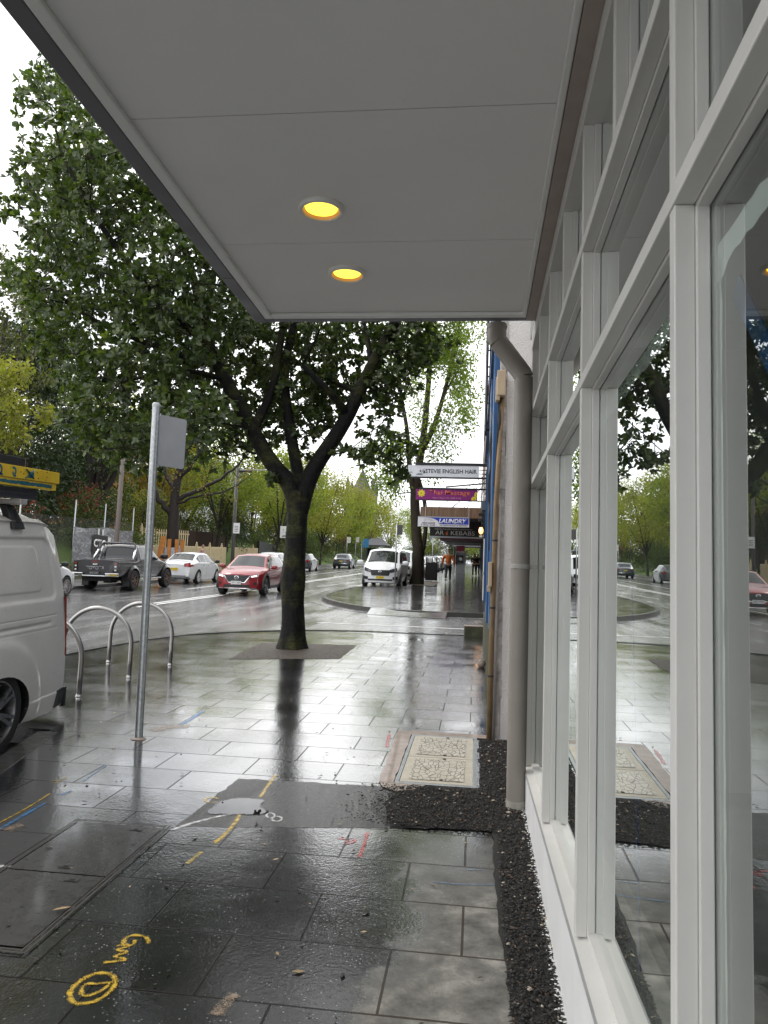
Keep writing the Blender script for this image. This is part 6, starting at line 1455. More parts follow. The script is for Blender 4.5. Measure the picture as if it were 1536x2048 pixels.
canopy('brown weathered canopy behind the purple sign', 841, 1013, 1034, 33.0, 41.0, (.19,.12,.07), (.07,.065,.065), 6)
canopy('dark canopy carrying the black kebab board', 860, 1036, 1057, 37.0, 46.0, (.05,.045,.045), (.04,.04,.04))
canopy('maroon canopy under and behind the black kebab board', 880, 1073, 1080, 47.0, 55.0, (.055,.012,.018), (.03,.02,.02))
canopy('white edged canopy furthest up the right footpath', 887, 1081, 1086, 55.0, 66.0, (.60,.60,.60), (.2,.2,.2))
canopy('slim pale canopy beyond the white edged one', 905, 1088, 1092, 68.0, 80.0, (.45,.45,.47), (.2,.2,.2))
def laundry_sign():
    Y = 33.6; t, p, x0, x1, z0, z1 = sign_board('hanging_sign', 'blue and white laundry sign hanging under the brown canopy', 836, 1035, 938, 1053, Y-1.2, (.72,.72,.74)); Y = Y-1.2; W_, H_ = x1-x0, z1-z0
    bm_ = mat('laundry_blue', (.012,.045,.42), .4)
    pts = [(x0+W_*u, z0+H_*v_) for u, v_ in ((.42,.26),(1.0-.01,.26),(1.0-.01,.97),(.12,.97),(.24,.93),(.33,.80),(.39,.60))]
    mb = MB(); mb.add([(u, Y-.003, v_) for u, v_ in pts], [tuple(range(len(pts)))]); bp = mb.build('blue_field', bm_, p)
    text_obj('lettering', 'LAUNDRY', (x0+W_*.68, Y-.004, z0+H_*.36), FX, FZ, H_*.50, M_white, p, width=W_*.54, bold=.03, shear=.25, depth=.006)
    text_obj('small_lettering', 'ALTERATIONS & REPAIRS', (x0+W_*.70, Y-.001, z0+H_*.06), FX, FZ, H_*.15, M_ink, p, width=W_*.54, depth=.006, bold=.01, shear=.2)
    text_obj('small_lettering', 'NEAR BAKER', (x0+W_*.21, Y-.001, z0+H_*.28), FX, FZ, H_*.15, M_ink, p, width=W_*.26, depth=.006, bold=.02, shear=.2); text_obj('small_lettering', 'T 9516 4100', (x0+W_*.20, Y-.001, z0+H_*.06), FX, FZ, H_*.15, M_ink, p, width=W_*.28, depth=.006, bold=.02, shear=.2)
    mb = MB()
    for k in range(9):
        a = R(30+15*k); c = (x0+W_*.2+.22*math.cos(a), z0+H_*.42+.18*math.sin(a)); mb.bar((x0+W_*.2+.14*math.cos(a), Y-.003, z0+H_*.42+.12*math.sin(a)), (c[0], Y-.003, c[1]), .004, .022, (0,1,0))
    mb.build('sun_rays', M_ink, p)
    mb = MB(); mb.box(x0-.01, x1+.01, Y-.015, Y+.09, z1, z1+.03); mb.box(x0-.01, x1+.01, Y-.015, Y+.09, z0-.025, z0); mb.build('sign_frame', M_galv, t)
    for x in (x0+.3, x1-.02): mb = MB(); mb.tube([(x,Y+.04,z1+.03),(x,Y+.3,z1+.6)], .008, 5); mb.build('chain', M_galv, t)
laundry_sign()
def kebab_sign():
    Y = 36.7; t, p, x0, x1, z0, z1 = sign_board('hanging_sign', 'black takeaway sign board with white lettering and orange flame', 860, 1056, 958, 1073, Y, (.010,.009,.009)); W_, H_ = x1-x0, z1-z0
    wm = mat('cream_letters', (.62,.60,.55), .5)
    text_obj('lettering', 'KEBABS', (x0+W_*.67, Y-.001, z0+H_*.16), FX, FZ, H_*.50, wm, p, width=W_*.48, bold=.0, depth=.006); text_obj('lettering', 'AR', (x0+W_*.20, Y-.001, z0+H_*.18), FX, FZ, H_*.48, wm, p, width=W_*.17, depth=.006)
    text_obj('small_lettering', 'KEBABS BURGERS CHIPS & VEGETARIAN', (x0+W_*.48, Y-.001, z0+H_*.76), FX, FZ, H_*.15, wm, p, width=W_*.76, depth=.006)
    fl = mat('flame_orange', (.55,.13,.02), .5); mb = MB(); fp = [(0,0),(.5,.08),(.62,.38),(.42,.58),(.38,.85),(.18,1.),(.22,.72),(0,.55),(-.2,.7),(-.45,.48),(-.55,.2),(-.3,.03)]
    mb.add([(x0+W_*.345+u*.10, Y-.004, z0+H_*(.14+.60*v_)) for u, v_ in fp], [tuple(range(len(fp)))]); mb.build('flame', fl, p)
    mb = MB(); mb.box(x0-.03, .3, Y-.02, Y+.10, z0-.07, z0-.001); mb.build('bottom_rail', M_galv, t)
kebab_sign()
def wall_lamp():
    Y = 31.0; p = at(962, 1062, Y); t = thing('wall_lamp', 'small glowing orange lamp on the wall below the black sign', 'lamp', (p[0], Y, p[2]))
    em, n, b = nodes_of('lamp_glow'); b.inputs['Emission Color'].default_value = (1,.45,.12,1); b.inputs['Emission Strength'].default_value = 1.6
    mb = MB(); mb.lathe((p[0],Y,p[2]-.12), (0,0,1), [(.03,0),(.085,.05),(.095,.16),(.06,.26)], 14); mb.build('lamp_shade', em, t, smooth=True)
    mb = MB(); mb.box(p[0]-.02, .36, Y-.02, Y+.02, p[2]+.14, p[2]+.19); mb.build('arm', M_black, t)
wall_lamp()
def wall_units():
    Y = 27.4; a, b = at(958, 1003, Y), at(974, 1055, Y)
    t = thing('wall_unit', 'dark corbel and floodlight boxes on the grey corner shop', 'wall unit', (.2, Y, b[2]))
    mb = MB(); mb.box(.13,.36,Y,Y+.5,a[2]-.32,a[2]); mb.build('corbel', M_slate, t, bevel=.02)
    mb = MB(); mb.box(.15,.34,Y+.05,Y+.45,b[2]+.1,a[2]-.33); mb.build('cabinet', mat('dark_cabinet', (.03,.032,.036), .5), t, bevel=.02)
    for z in (b[2]+.25, b[2]+.45): mb = MB(); mb.obox((.10,Y-.05,z),(.06,0,.02),(0,.05,0),(-.02,0,.05)); mb.build('floodlight', M_black, t, bevel=.01)
wall_units()
def litter_bin():
    x, y = -2.62, 45.6; z0 = G(y); t = thing('litter_bin', 'tall dark slatted litter bin behind the slim tree trunk', 'bin', (x,y,z0)); s = .33
    mb = MB(); mb.box(x-s,x+s,y-s,y+s,z0+.06,z0+1.10); mb.build('bin_body', mat('bin_core', (.012,.011,.011), .5), t)
    for k in range(12):
        u = -s+.028+(2*s-.056)*k/11
        mb = MB(); mb.box(x+u-.02,x+u+.02,y-s-.018,y-s-.0005,z0+.07,z0+1.08); mb.build('slat', mat('bin_slat', (.022,.018,.017), .5, var=.2), t)
        mb = MB(); mb.box(x+s+.0005,x+s+.018,y+u-.02,y+u+.02,z0+.07,z0+1.08); mb.build('slat', bpy.data.materials['bin_slat'], t)
    for sx in (-1,1):
        mb = MB(); mb.box(x+sx*(s-.05)-.025,x+sx*(s-.05)+.025,y-s,y-s+.05,z0,z0+.06); mb.build('foot', M_galv, t)
        mb = MB(); mb.box(x+sx*(s-.03)-.02,x+sx*(s-.03)+.02,y-.25,y+.25,z0+1.10,z0+1.42); mb.build('hood_post', M_black, t)
    mb = MB(); mb.prism([(-.30,1.42),(.30,1.42),(.24,1.48),(-.24,1.48)], lambda u,z:(x-s,y+u,z0+z), lambda u,z:(x+s,y+u,z0+z)); mb.build('hood', M_galv, t)
litter_bin()
def far_pole(label, x, y, h, pw=.3, ph=.45, side=1, m=None, name='sign_pole'):
    z0 = G(y); t = thing(name, label, 'sign pole', (x,y,z0)); mb = MB(); mb.tube([(x,y,z0-.05),(x,y,z0+h)], .032, 10); mb.build('pole', M_galv, t, smooth=True)
    mb = MB(); mb.box(x+(.035 if side > 0 else -.035-pw), x+(.035+pw if side > 0 else -.035), y-.004, y+.004, z0+h-ph-.03, z0+h-.03); mb.build('sign_plate', m or M_signback, t)
    mb = MB(); mb.lathe((x,y,z0+h), (0,0,1), [(.034,0),(.034,.02),(0,.03)], 10); mb.build('cap', M_galv, t)
far_pole('sign pole with small dark plate in front of the white people-mover', -3.72, 35.6, 2.95, .24, .46, 1, mat('dark_plate', (.07,.065,.065), .5))
far_pole('thin pole beyond the litter bin under the black sign board', -3.0, 53.0, 2.9, .2, .3, -1)
def payphone():
    x, y = -1.35, 66.0; z0 = G(y); t = thing('payphone', 'grey payphone booth with pink top panel at the end of the footpath', 'payphone', (x,y,z0)); gm = mat('booth_grey', (.30,.31,.32), .4, .3)
    mb = MB(); mb.box(x-.38,x+.38,y,y+.5,z0,z0+.80); mb.build('pedestal', gm, t, bevel=.02)
    mb = MB(); mb.box(x-.45,x-.38,y-.2,y+.5,z0+.8,z0+1.95); mb.box(x+.38,x+.45,y-.2,y+.5,z0+.8,z0+1.95); mb.box(x-.38,x+.38,y+.44,y+.5,z0+.8,z0+1.95); mb.build('hood', gm, t)
    mb = MB(); mb.box(x-.2,x+.2,y+.2,y+.43,z0+1.0,z0+1.6); ph = mb.build('telephone', M_black, t); mb = MB(); mb.lathe((x,y+.19,z0+1.3),(0,-1,0),[(.16,0),(.14,.02),(0,.03)],14); mb.build('dial_plate', M_white, ph)
    mb = MB(); mb.box(x-.35,x+.35,y-.1,y+.3,z0+1.96,z0+2.4); mb.build('top_panel', mat('pink_panel', (.55,.08,.16), .5), t); mb = MB(); mb.box(x-1.5,x-.1,y-.3,y-.24,z0+2.6,z0+3.0); mb.build('header_sign', M_white, t); mb = MB(); mb.tube([(x-.6,y-.27,z0),(x-.6,y-.27,z0+2.6)],.03,8); mb.build('header_post', M_galv, t)
payphone()

# ------------------------------------------------------------------ trees
def bark_mat(name, col, moss=None, scale=1., ms=2.2):
    m, n, b = nodes_of(name); v = coord(n)
    f = noise(n, mapv(n, v, (14,14,3)), scale, 6, .65); c = ramp(n, f, (.3, tuple(k*.5 for k in col)), (.6, col), (.8, tuple(k*1.7 for k in col)))
    if moss:
        q = rampf(n, noise(n, v, ms, 6, .7), (.47, 0.), (.62, 1.)); q = math_(n, 'MULTIPLY', q, rampf(n, noise(n, v, 55, 3), (.35, .2), (.6, 1.))); c = mixc(n, q, c, moss)
    n.links.new(c, b.inputs['Base Color']); b.inputs['Roughness'].default_value = .6; b.inputs['Specular IOR Level'].default_value = .25
    rings = noise(n, mapv(n, v, (3,3,34)), 1.2, 4, .6)
    bump(n, b, math_(n, 'ADD', f, math_(n, 'MULTIPLY', rings, .9)), 1., .025); return m
def nrm(a): return a/np.maximum(np.linalg.norm(a, axis=-1, keepdims=True), 1e-9)
def leaf_quads(C, D, Nn, s, wr=.42, fold=.12):
    """two quads a leaf, folded on the midrib"""
    S = nrm(np.cross(D, Nn)); s = s[:,None]
    b = C; m1 = C+D*s*.45-Nn*s*.0; t = C+D*s; l1 = C+D*s*.38+S*s*wr*.5+Nn*s*fold; l2 = C+D*s*.80+S*s*wr*.42+Nn*s*fold*.8; r1 = C+D*s*.38-S*s*wr*.5+Nn*s*fold; r2 = C+D*s*.80-S*s*wr*.42+Nn*s*fold*.8
    V = np.stack([b,l1,l2,t,r2,r1], 1); k = len(C); i = np.arange(k)[:,None]*6; F = np.concatenate([i+np.array([[0,3,2,1]]), i+np.array([[0,5,4,3]])]); return V.reshape(-1,3), F
def leaf_single(C, D, Nn, s, wr=.5):
    S = nrm(np.cross(D, Nn)); s = s[:,None]; V = np.stack([C, C+D*s*.5+S*s*wr*.5+Nn*s*.08, C+D*s, C+D*s*.5-S*s*wr*.5+Nn*s*.08], 1); i = np.arange(len(C))[:,None]*4; return V.reshape(-1,3), i+np.array([[0,1,2,3]])
def sph(n): return nrm(RNG.normal(0,1,(n,3)))
def clump_leaves(cl, dens, size, droop=.2, shell=.45, squash=.8, style='single', wr=.5):
    Cs = []; Ds = []; Ns = []
    for c, r in cl:
        k = max(6, int(dens*r*r)); u = sph(k); rad = r*(shell+(1-shell)*RNG.random(k)**.5)*(1+.25*RNG.normal(0,1,k)*.6); p = u*rad[:,None]*[1,1,squash]+c
        d = nrm(u+RNG.normal(0,.7,(k,3))-[0,0,droop]); Cs.append(p); Ds.append(d); Ns.append(nrm(np.cross(d, sph(k))))
    C, D, Nn = map(np.concatenate, (Cs, Ds, Ns)); up = np.sign(Nn[:,2:3]); Nn = Nn*np.where(up == 0, 1, up)
    s = size*RNG.uniform(.65,1.3,len(C)); V, F = (leaf_single(C,D,Nn,s,wr) if style == 'single' else leaf_quads(C,D,Nn,s,wr)); return V, F, len(C)
def rosettes(cl, per, size, k=8):
    Cs = []; Ds = []; Ns = []
    for c, r in cl:
        n = max(8, int(per*r*r)); u = sph(n); rad = r*(.25+.75*RNG.random(n)**.45)*(1+RNG.normal(0,.13,n)); P = c+u*rad[:,None]*[1.05,1.05,.8]
        A = nrm(u*.8+RNG.normal(0,.45,(n,3))+[0,0,.25]); ref = nrm(np.cross(A, sph(n))); B = np.cross(A, ref)
        for q in range(k):
            if q >= 5:
                keep = RNG.random(n) < .75
            else: keep = np.ones(n, bool)
            a = 2*math.pi*q/k*1.0+RNG.uniform(0,.9,n)+(q%2)*.4; el = RNG.uniform(.05,.85,n)
            o = ref*np.cos(a)[:,None]+B*np.sin(a)[:,None]; d = nrm(o*np.cos(el)[:,None]+A*np.sin(el)[:,None]-[0,0,.18]); nn = nrm(A*np.cos(el)[:,None]-o*np.sin(el)[:,None]+RNG.normal(0,.15,(n,3)))
            Cs.append((P+A*RNG.uniform(-.04,.02,n)[:,None])[keep]); Ds.append(d[keep]); Ns.append(nn[keep])
    C, D, Nn = map(np.concatenate, (Cs, Ds, Ns)); s = size*RNG.uniform(.6,1.25,len(C)); V, F = leaf_quads(C, D, Nn, s, .50, .10); return V, F, len(C)
def leaf_obj(name, V, F, nleaf, m, parent):
    off = np.array(root_of(parent).location); rnd = np.repeat(np.clip(RNG.beta(2,2,nleaf),0,1), len(V)//nleaf); return mesh_obj(name, fast_mesh(name, V-off, F, [m], rnd=rnd), parent)
class Skel:
    def __init__(s): s.nodes = []; s.mb = MB()
    def limb(s, pts, r0, r1, n=9, it=2, wob=0., add=True):
        P = np.array(smooth(pts, it)); k = len(P)
        if wob: P[1:-1] += RNG.normal(0, wob, (k-2,3))
        rr = r0+(r1-r0)*np.linspace(0,1,k); s.mb.tube(P, rr, n)
        if add:
            for p, r in zip(P, rr): s.nodes.append((p, r))
        return P
    def reach(s, targets, rmax=.05, rmin=.008, sag=.15, n=5, kmin=0):
        T = sorted(targets, key=lambda q: min(np.linalg.norm(q-p) for p, _ in s.nodes[::3]))
        for q in T:
            A = np.array([p for p,_ in s.nodes]); dd = np.linalg.norm(A-q, axis=1)+np.maximum(0, A[:,2]-q[2]+.1)*.8; i = int(np.argmin(dd)); p, r = s.nodes[i]; d = np.linalg.norm(q-p)
            if d < .12: continue
            r0 = min(r*.62, rmax, .012+.022*d); mid = (p+q)/2+RNG.normal(0,.07*d,3)+[0,0,-sag*d*.35]; s.limb([p, mid, q], max(r0,rmin), rmin, n, 2)
    def twigs(s, cl, k, L, r=.005, n=4):
        for c, rad in cl:
            for _ in range(k):
                u = sph(1)[0]; s.mb.tube([c+u*rad*.1, c+u*rad*.55+RNG.normal(0,.04,3), c+u*rad*.95], [r*1.5,r,r*.5], n, caps=False)
def in_poly(x, y, P):
    c = False; j = len(P)-1
    for i in range(len(P)):
        if (P[i][1] > y) != (P[j][1] > y) and x < (P[j][0]-P[i][0])*(y-P[i][1])/(P[j][1]-P[i][1])+P[i][0]: c = not c
        j = i
    return c

def street_tree():
    base = np.array([-2.79, 11.72, G(11.72)])
    t = thing('street_tree', 'big dark-leaved street tree with a mossy trunk forking low, in front', 'tree', tuple(base), 'trees along the street')
    bm_ = bark_mat('dark_wet_bark', (.009,.008,.0075), (.060,.060,.014), 1., 2.6)
    s = Skel(); A = lambda px, py, Y: at(px, py, Y)
    # flared trunk
    path = [base+[0.0,0,-.1], base+[0.,0,.0], base+[.0,0,.12], base+[.01,0,.35], base+[-.02,0,.8], base+[-.02,0,1.2], base+[.0,0,1.7], base+[.0,0,2.1], base+[-.01,0,2.42]]
    P = np.array(smooth(path, 2)); z = (P[:,2]-base[2]); rr = .172+.075*np.exp(-np.maximum(z,0)/.16)-.012*np.clip(z-1.1,0,1)+.02*np.exp(-((z-1.02)/.18)**2)+.02*np.clip(z-2.0,0,.4); n = 26
    mb = MB(); vs = []
    for p, r, zz in zip(P, rr, z):
        for k in range(n):
            a = 2*math.pi*k/n; q = r*(1+.10*math.exp(-max(zz,0)/.35)*math.sin(5*a+.6)+.03*math.sin(3*a+zz*2.3)+.018*math.sin(9*a-zz*4)); vs.append(p+[q*math.cos(a), q*math.sin(a), 0])
    mb.add(vs, [(i*n+k,i*n+(k+1)%n,(i+1)*n+(k+1)%n,(i+1)*n+k) for i in range(len(P)-1) for k in range(n)]); s.mb.v, s.mb.f, s.mb.mi = mb.v, mb.f, mb.mi
    f = P[-1]; low = base+[0,0,2.0]; Y = 11.7
    L = s.limb([low, f+[-.1,0,.1], A(540,925,Y-.05), A(505,860,Y-.15), A(470,795,Y-.3), A(432,725,Y-.4), A(405,660,Y-.5)], .150, .085, 14)
    s.limb([A(505,862,Y-.15), A(530,815,Y+.1), A(548,770,Y+.2), A(560,690,Y+.3), A(575,600,Y+.4)], .085, .050, 10)
    C = s.limb([low+[.03,.08,0], f+[-.03,.22,.15], A(588,905,Y+.3), A(575,830,Y+.4), A(566,740,Y+.45), A(590,640,Y+.6), A(600,540,Y+.7)], .118, .055, 12)
    Rr = s.limb([low, f+[.12,0,.08], A(628,935,Y), A(668,878,Y+.05), A(700,825,Y+.15), A(722,775,Y+.2), A(752,715,Y+.25), A(790,648,Y+.3), A(815,560,Y+.3), A(825,470,Y+.2)], .150, .062, 14)
    s.limb([A(697,832,Y+.15), A(670,795,Y-.2), A(640,765,Y-.4), A(605,730,Y-.5)], .075, .035, 8)
    s.limb([A(742,735,Y+.2), A(738,690,Y+.5), A(726,640,Y+.7), A(712,560,Y+.9)], .055, .03, 8)
    s.limb([A(715,785,Y+.2), A(660,760,Y+.7), A(618,735,Y+1.1)], .05, .022, 7)
    s.limb([A(452,760,Y-.35), A(390,742,Y-.8), A(320,745,Y-1.2), A(240,765,Y-1.4)], .050, .02, 7)
    s.limb([A(420,690,Y-.45), A(330,620,Y-.9), A(250,520,Y-1.5), A(180,420,Y-1.9), A(120,300,Y-2.1)], .075, .022, 8)
    s.limb([A(405,660,Y-.5), A(390,560,Y-.6), A(350,440,Y-.9), A(300,320,Y-1.3), A(240,220,Y-1.5)], .080, .022, 8)
    s.limb([A(405,660,Y-.5), A(430,560,Y-.2), A(430,420,Y-.1), A(420,300,Y)], .06, .022, 8)
    s.limb([A(440,735,Y-.4), A(300,690,Y-1.), A(180,640,Y-1.6), A(80,560,Y-2.0)], .055, .018, 7)
    s.limb([A(470,795,Y-.3), A(400,800,Y-.2), A(330,840,Y+.1), A(250,865,Y+.3)], .035, .014, 6)
    s.limb([A(600,540,Y+.7), A(640,400,Y+1.2), A(660,250,Y+1.2)], .055, .02, 7); s.limb([A(825,470,Y+.2), A(800,330,Y), A(760,200,Y)], .06, .02, 7)
    # crown: foliage masses spread through the volume round those limbs
    poly = [(35,420),(75,150),(110,110),(200,215),(330,330),(430,420),(520,560),(560,640),(700,640),(850,650),(862,690),(800,745),(770,800),(700,800),(640,830),(560,850),(470,880),(400,900),(300,905),(215,895),(155,840),(150,760),(95,660),(40,560)]
    hid = [(330,300),(420,80),(700,-120),(900,150),(940,420),(860,640),(700,640),(560,640),(430,420)]
    cl = []; tries = 0
    while len(cl) < 185 and tries < 9000:
        tries += 1; px, py = RNG.uniform(10,880), RNG.uniform(95,930)
        if not in_poly(px, py, poly): continue
        left = np.clip((420-px)/420,0,1); Yd = RNG.uniform(-2.3,1.9)-left*.6+Y
        if px > 430 and py > 600: Yd = Y+RNG.uniform(.5,2.4)
        c = A(px, py, Yd); r = RNG.uniform(.34,.70)*(.78 if px < 260 else 1)
        if any(np.linalg.norm(c-q) < (r+w_)*(.60 if px < 300 else .53) for q, w_ in cl): continue
        cl.append((c, r))
    tries = 0; n0 = len(cl)
    while len(cl)-n0 < 34 and tries < 4000:
        tries += 1; px, py = RNG.uniform(300,940), RNG.uniform(-120,640)
        if not in_poly(px, py, hid): continue
        c = A(px, py, Y+RNG.uniform(-1.8,2.0)); r = RNG.uniform(.5,.8)
        if c[1] < 6.5 or any(np.linalg.norm(c-q) < (r+w_)*.55 for q, w_ in cl): continue
        cl.append((c, r))
    hang = [(A(752,905,Y-.5),.30),(A(775,880,Y-.4),.28),(A(722,905,Y-.3),.22),(A(800,920,Y-.5),.26),(A(790,950,Y-.5),.18),(A(820,890,Y-.4),.22),(A(745,860,Y-.2),.3),(A(690,905,Y),.2),(A(600,870,Y+.6),.34),(A(635,850,Y+.5),.36),(A(560,880,Y+.5),.24),(A(620,905,Y+.4),.2),(A(480,890,Y+.3),.28),(A(520,905,Y+.5),.2),
            (A(430,905,Y-.1),.30),(A(300,925,Y+.4),.32),(A(250,905,Y+.4),.34),(A(200,870,Y+.2),.36),(A(330,905,Y+.2),.3),(A(545,960,Y-.2),.07),(A(390,920,Y),.22),(A(800,700,Y+.4),.5),(A(840,660,Y+.4),.4),(A(770,770,Y+.2),.36),(A(810,760,Y),.3),(A(830,710,Y+.1),.34),(A(780,830,Y-.1),.24),(A(660,760,Y+.8),.5),(A(520,770,Y+.8),.5),(A(620,700,Y+1.0),.6),(A(500,700,Y+.9),.6)]
    allc = cl+hang
    s.reach([c for c,_ in allc], rmax=.040); s.twigs(allc, 5, .3)
    s.mb.build('trunk', bm_, t, smooth=True)
    lm = leaf_mat('dark_glossy_leaf', (.024,.042,.010), (.064,.098,.022), (.14,.165,.042), .36, .38, .75)
    V, F, k = rosettes(allc, 180, .098, 10); leaf_obj('crown', V, F, k, lm, t)
street_tree()

def airy_tree():
    Y = 40.7; b = at(835, 1175, Y); b[2] = G(Y); t = thing('street_tree', 'tall slim tree with thin light green foliage beside the shop signs', 'tree', tuple(b), 'trees along the street')
    s = Skel(); A = lambda px, py, dy=0.: at(px, py, Y+dy)
    s.limb([b+[0,0,-.2], b+[0,0,.4], b+[-.02,0,2.0], A(834,1090), A(830,1020), A(829,985), A(833,955), A(842,910,.3), A(850,850,.4), A(856,780,.5), A(862,700,.5), A(866,600,.4)], .36, .10, 14, 2)
    s.limb([A(829,990), A(822,955,-.2), A(818,925,-.3), A(815,860,-.4), A(800,780,-.4), A(790,700,-.5)], .20, .05, 9)
    s.limb([A(842,905,.2), A(866,860,.1), A(885,800,0), A(900,740,0), A(915,680,0), A(925,600,0)], .17, .05, 9); s.limb([A(890,785), A(915,745,.3), A(935,700,.5)], .08, .02, 7)
    mb = MB(); s.limb([A(846,1100), A(852,1060), A(850,1000), A(838,960)], .12, .10, 8)
    cl = []
    for cx_, cy, sx, sy, n in ((905,690,55,60,26),(860,650,60,70,20),(820,720,45,80,12),(900,810,40,50,12),(770,900,50,50,12),(860,880,45,45,7),(800,640,50,60,12),(900,560,60,70,20),(820,500,80,80,22),(785,980,25,35,4)):
        for _ in range(n): cl.append((A(RNG.normal(cx_,sx*.6), RNG.normal(cy,sy*.6), RNG.uniform(-2.5,2.5)), RNG.uniform(.5,1.0)))
    s.reach([c for c,_ in cl], rmax=.07, rmin=.012); s.mb.build('trunk', bark_mat('brown_wet_bark', (.032,.022,.016), (.035,.035,.014)), t, smooth=True)
    V, F, k = clump_leaves(cl, 330, .16, .7, .1, 1.1, wr=.62); leaf_obj('crown', V, F, k, leaf_mat('light_green_leaf', (.07,.11,.014), (.13,.19,.025), (.21,.25,.04), .4, .5), t)
airy_tree()

LM = dict(yellow=leaf_mat('yellow_green_leaf', (.11,.12,.022), (.22,.22,.045), (.34,.30,.065), .5, .5), lime=leaf_mat('lime_leaf', (.09,.13,.022), (.19,.22,.042), (.29,.30,.065), .5, .5), gold=leaf_mat('golden_leaf', (.14,.10,.012), (.22,.16,.02), (.32,.22,.03), .5, .4),
    dark=leaf_mat('evergreen_leaf', (.013,.025,.010), (.028,.050,.016), (.065,.085,.028), .4, .25), mid=leaf_mat('mid_green_leaf', (.030,.050,.012), (.065,.095,.022), (.13,.15,.035), .45, .3), olive=leaf_mat('olive_leaf', (.04,.05,.01), (.08,.09,.016), (.15,.15,.028), .45, .3),
    red=leaf_mat('red_leaf', (.10,.012,.010), (.22,.03,.022), (.36,.07,.05), .5, .3), rust=leaf_mat('rusty_frond', (.05,.03,.008), (.12,.07,.012), (.22,.13,.02), .5, .3), flower=leaf_mat('magenta_flower', (.20,.01,.06), (.30,.02,.09), (.40,.05,.14), .5, .3))
BK = bark_mat('grey_brown_bark', (.045,.036,.030)); BK2 = bark_mat('pale_bark', (.10,.09,.075)); BKd = bark_mat('dark_trunk_bark', (.028,.021,.018))
def bg_tree(label, x, y, top, bot, cr, leaf, nclump=45, dens=300, size=.20, lean=0., bark=None, tr=.16, z0=None, group='trees along the street', name='tree', squash=1., fork=True, seed_open=.35, dry=1.):
    z = G(y) if z0 is None else z0; b = np.array([x,y,z]); t = thing(name, label, 'tree', tuple(b), group); s = Skel(); hc = bot+(top-bot)*.5; c0 = np.array([x+lean, y, z+hc]); hh = (top-bot)/2
    s.limb([b+[0,0,-.3], b+[0,0,.5], b+[lean*.3,0,bot*.7], b+[lean*.6,0,bot+hh*.4], c0+[0,0,hh*.2]], tr, tr*.35, 9)
    if fork:
        for k in range(5):
            a = 2*math.pi*k/5+RNG.uniform(0,1); p = b+[lean*.45,0,bot*.75+RNG.uniform(-.1,.6)]; q = c0+[cr*.65*math.cos(a), cr*.65*math.sin(a), RNG.uniform(-.1,.5)*hh]; s.limb([p,(p+q)/2+[0,0,-.1],q], tr*.55, tr*.16, 7)
    cl = []
    while len(cl) < nclump:
        u = sph(1)[0]*(seed_open+(1-seed_open)*RNG.random()**.5); cl.append((c0+u*[cr,cr,hh], RNG.uniform(.14,.34)*cr))
    s.reach([c for c,_ in cl], rmax=tr*.3, rmin=.012); s.mb.build('trunk', bark or BK, t, smooth=True)
    V, F, k = clump_leaves(cl, dens*dry, size, .25, .05, .9, wr=.6); leaf_obj('crown', V, F, k, LM[leaf], t); return t

# a row of spring-green street trees climbing the hill
for lab, x, y, top, bot, cr, leaf, n, lean in (
    ('yellow-green tree beyond the lamp post, left of the main trunk', -19.5, 56, 11.2, 3.4, 3.8, 'lime', 50, .4), ('golden topped tree rising behind the bare pruned tree', -25.5, 58, 12.5, 4.2, 4.0, 'gold', 46, 0.),
    ('twin-stemmed lime tree just left of the main trunk', -17.6, 66, 10.6, 3.0, 3.6, 'lime', 48, .8), ('yellow-green tree right of the main trunk with a pale leaning stem', -17.5, 72, 11.2, 2.8, 4.0, 'yellow', 52, -.5),
    ('broad yellow-green tree above the steel-grey SUV', -17.6, 86, 12.0, 3.0, 4.4, 'yellow', 54, .4), ('lime tree in front of the church spire', -17.4, 100, 10.2, 3.2, 4.2, 'lime', 54, 0.), ('pale green tree beside the bus shelter', -16.8, 118, 10.6, 3.4, 4.4, 'yellow', 50, .3),
    ('light green tree beyond the bus shelter', -15.5, 138, 11.5, 2.6, 4.8, 'lime', 50, 0.), ('green tree closing the street above the white people-mover', -10.5, 156, 9.5, 2.2, 5.0, 'lime', 48, 0.), ('mid green tree closing the street behind the litter bin', -4.5, 160, 10.0, 1.6, 5.0, 'mid', 54, 0.), ('bright green tree at the end of the covered footpath', 1.5, 150, 8.5, 1.0, 4.4, 'lime', 54, 0.)):
    bg_tree(lab, x, y, top, bot, cr, leaf, int(n*(.75+.5*RNG.random())), (300 if y < 110 else 200)*RNG.uniform(.5,1.05), (.20 if y < 90 else .26)*RNG.uniform(.8,1.15), lean, BK2 if 'pale' in lab else BK, .17)

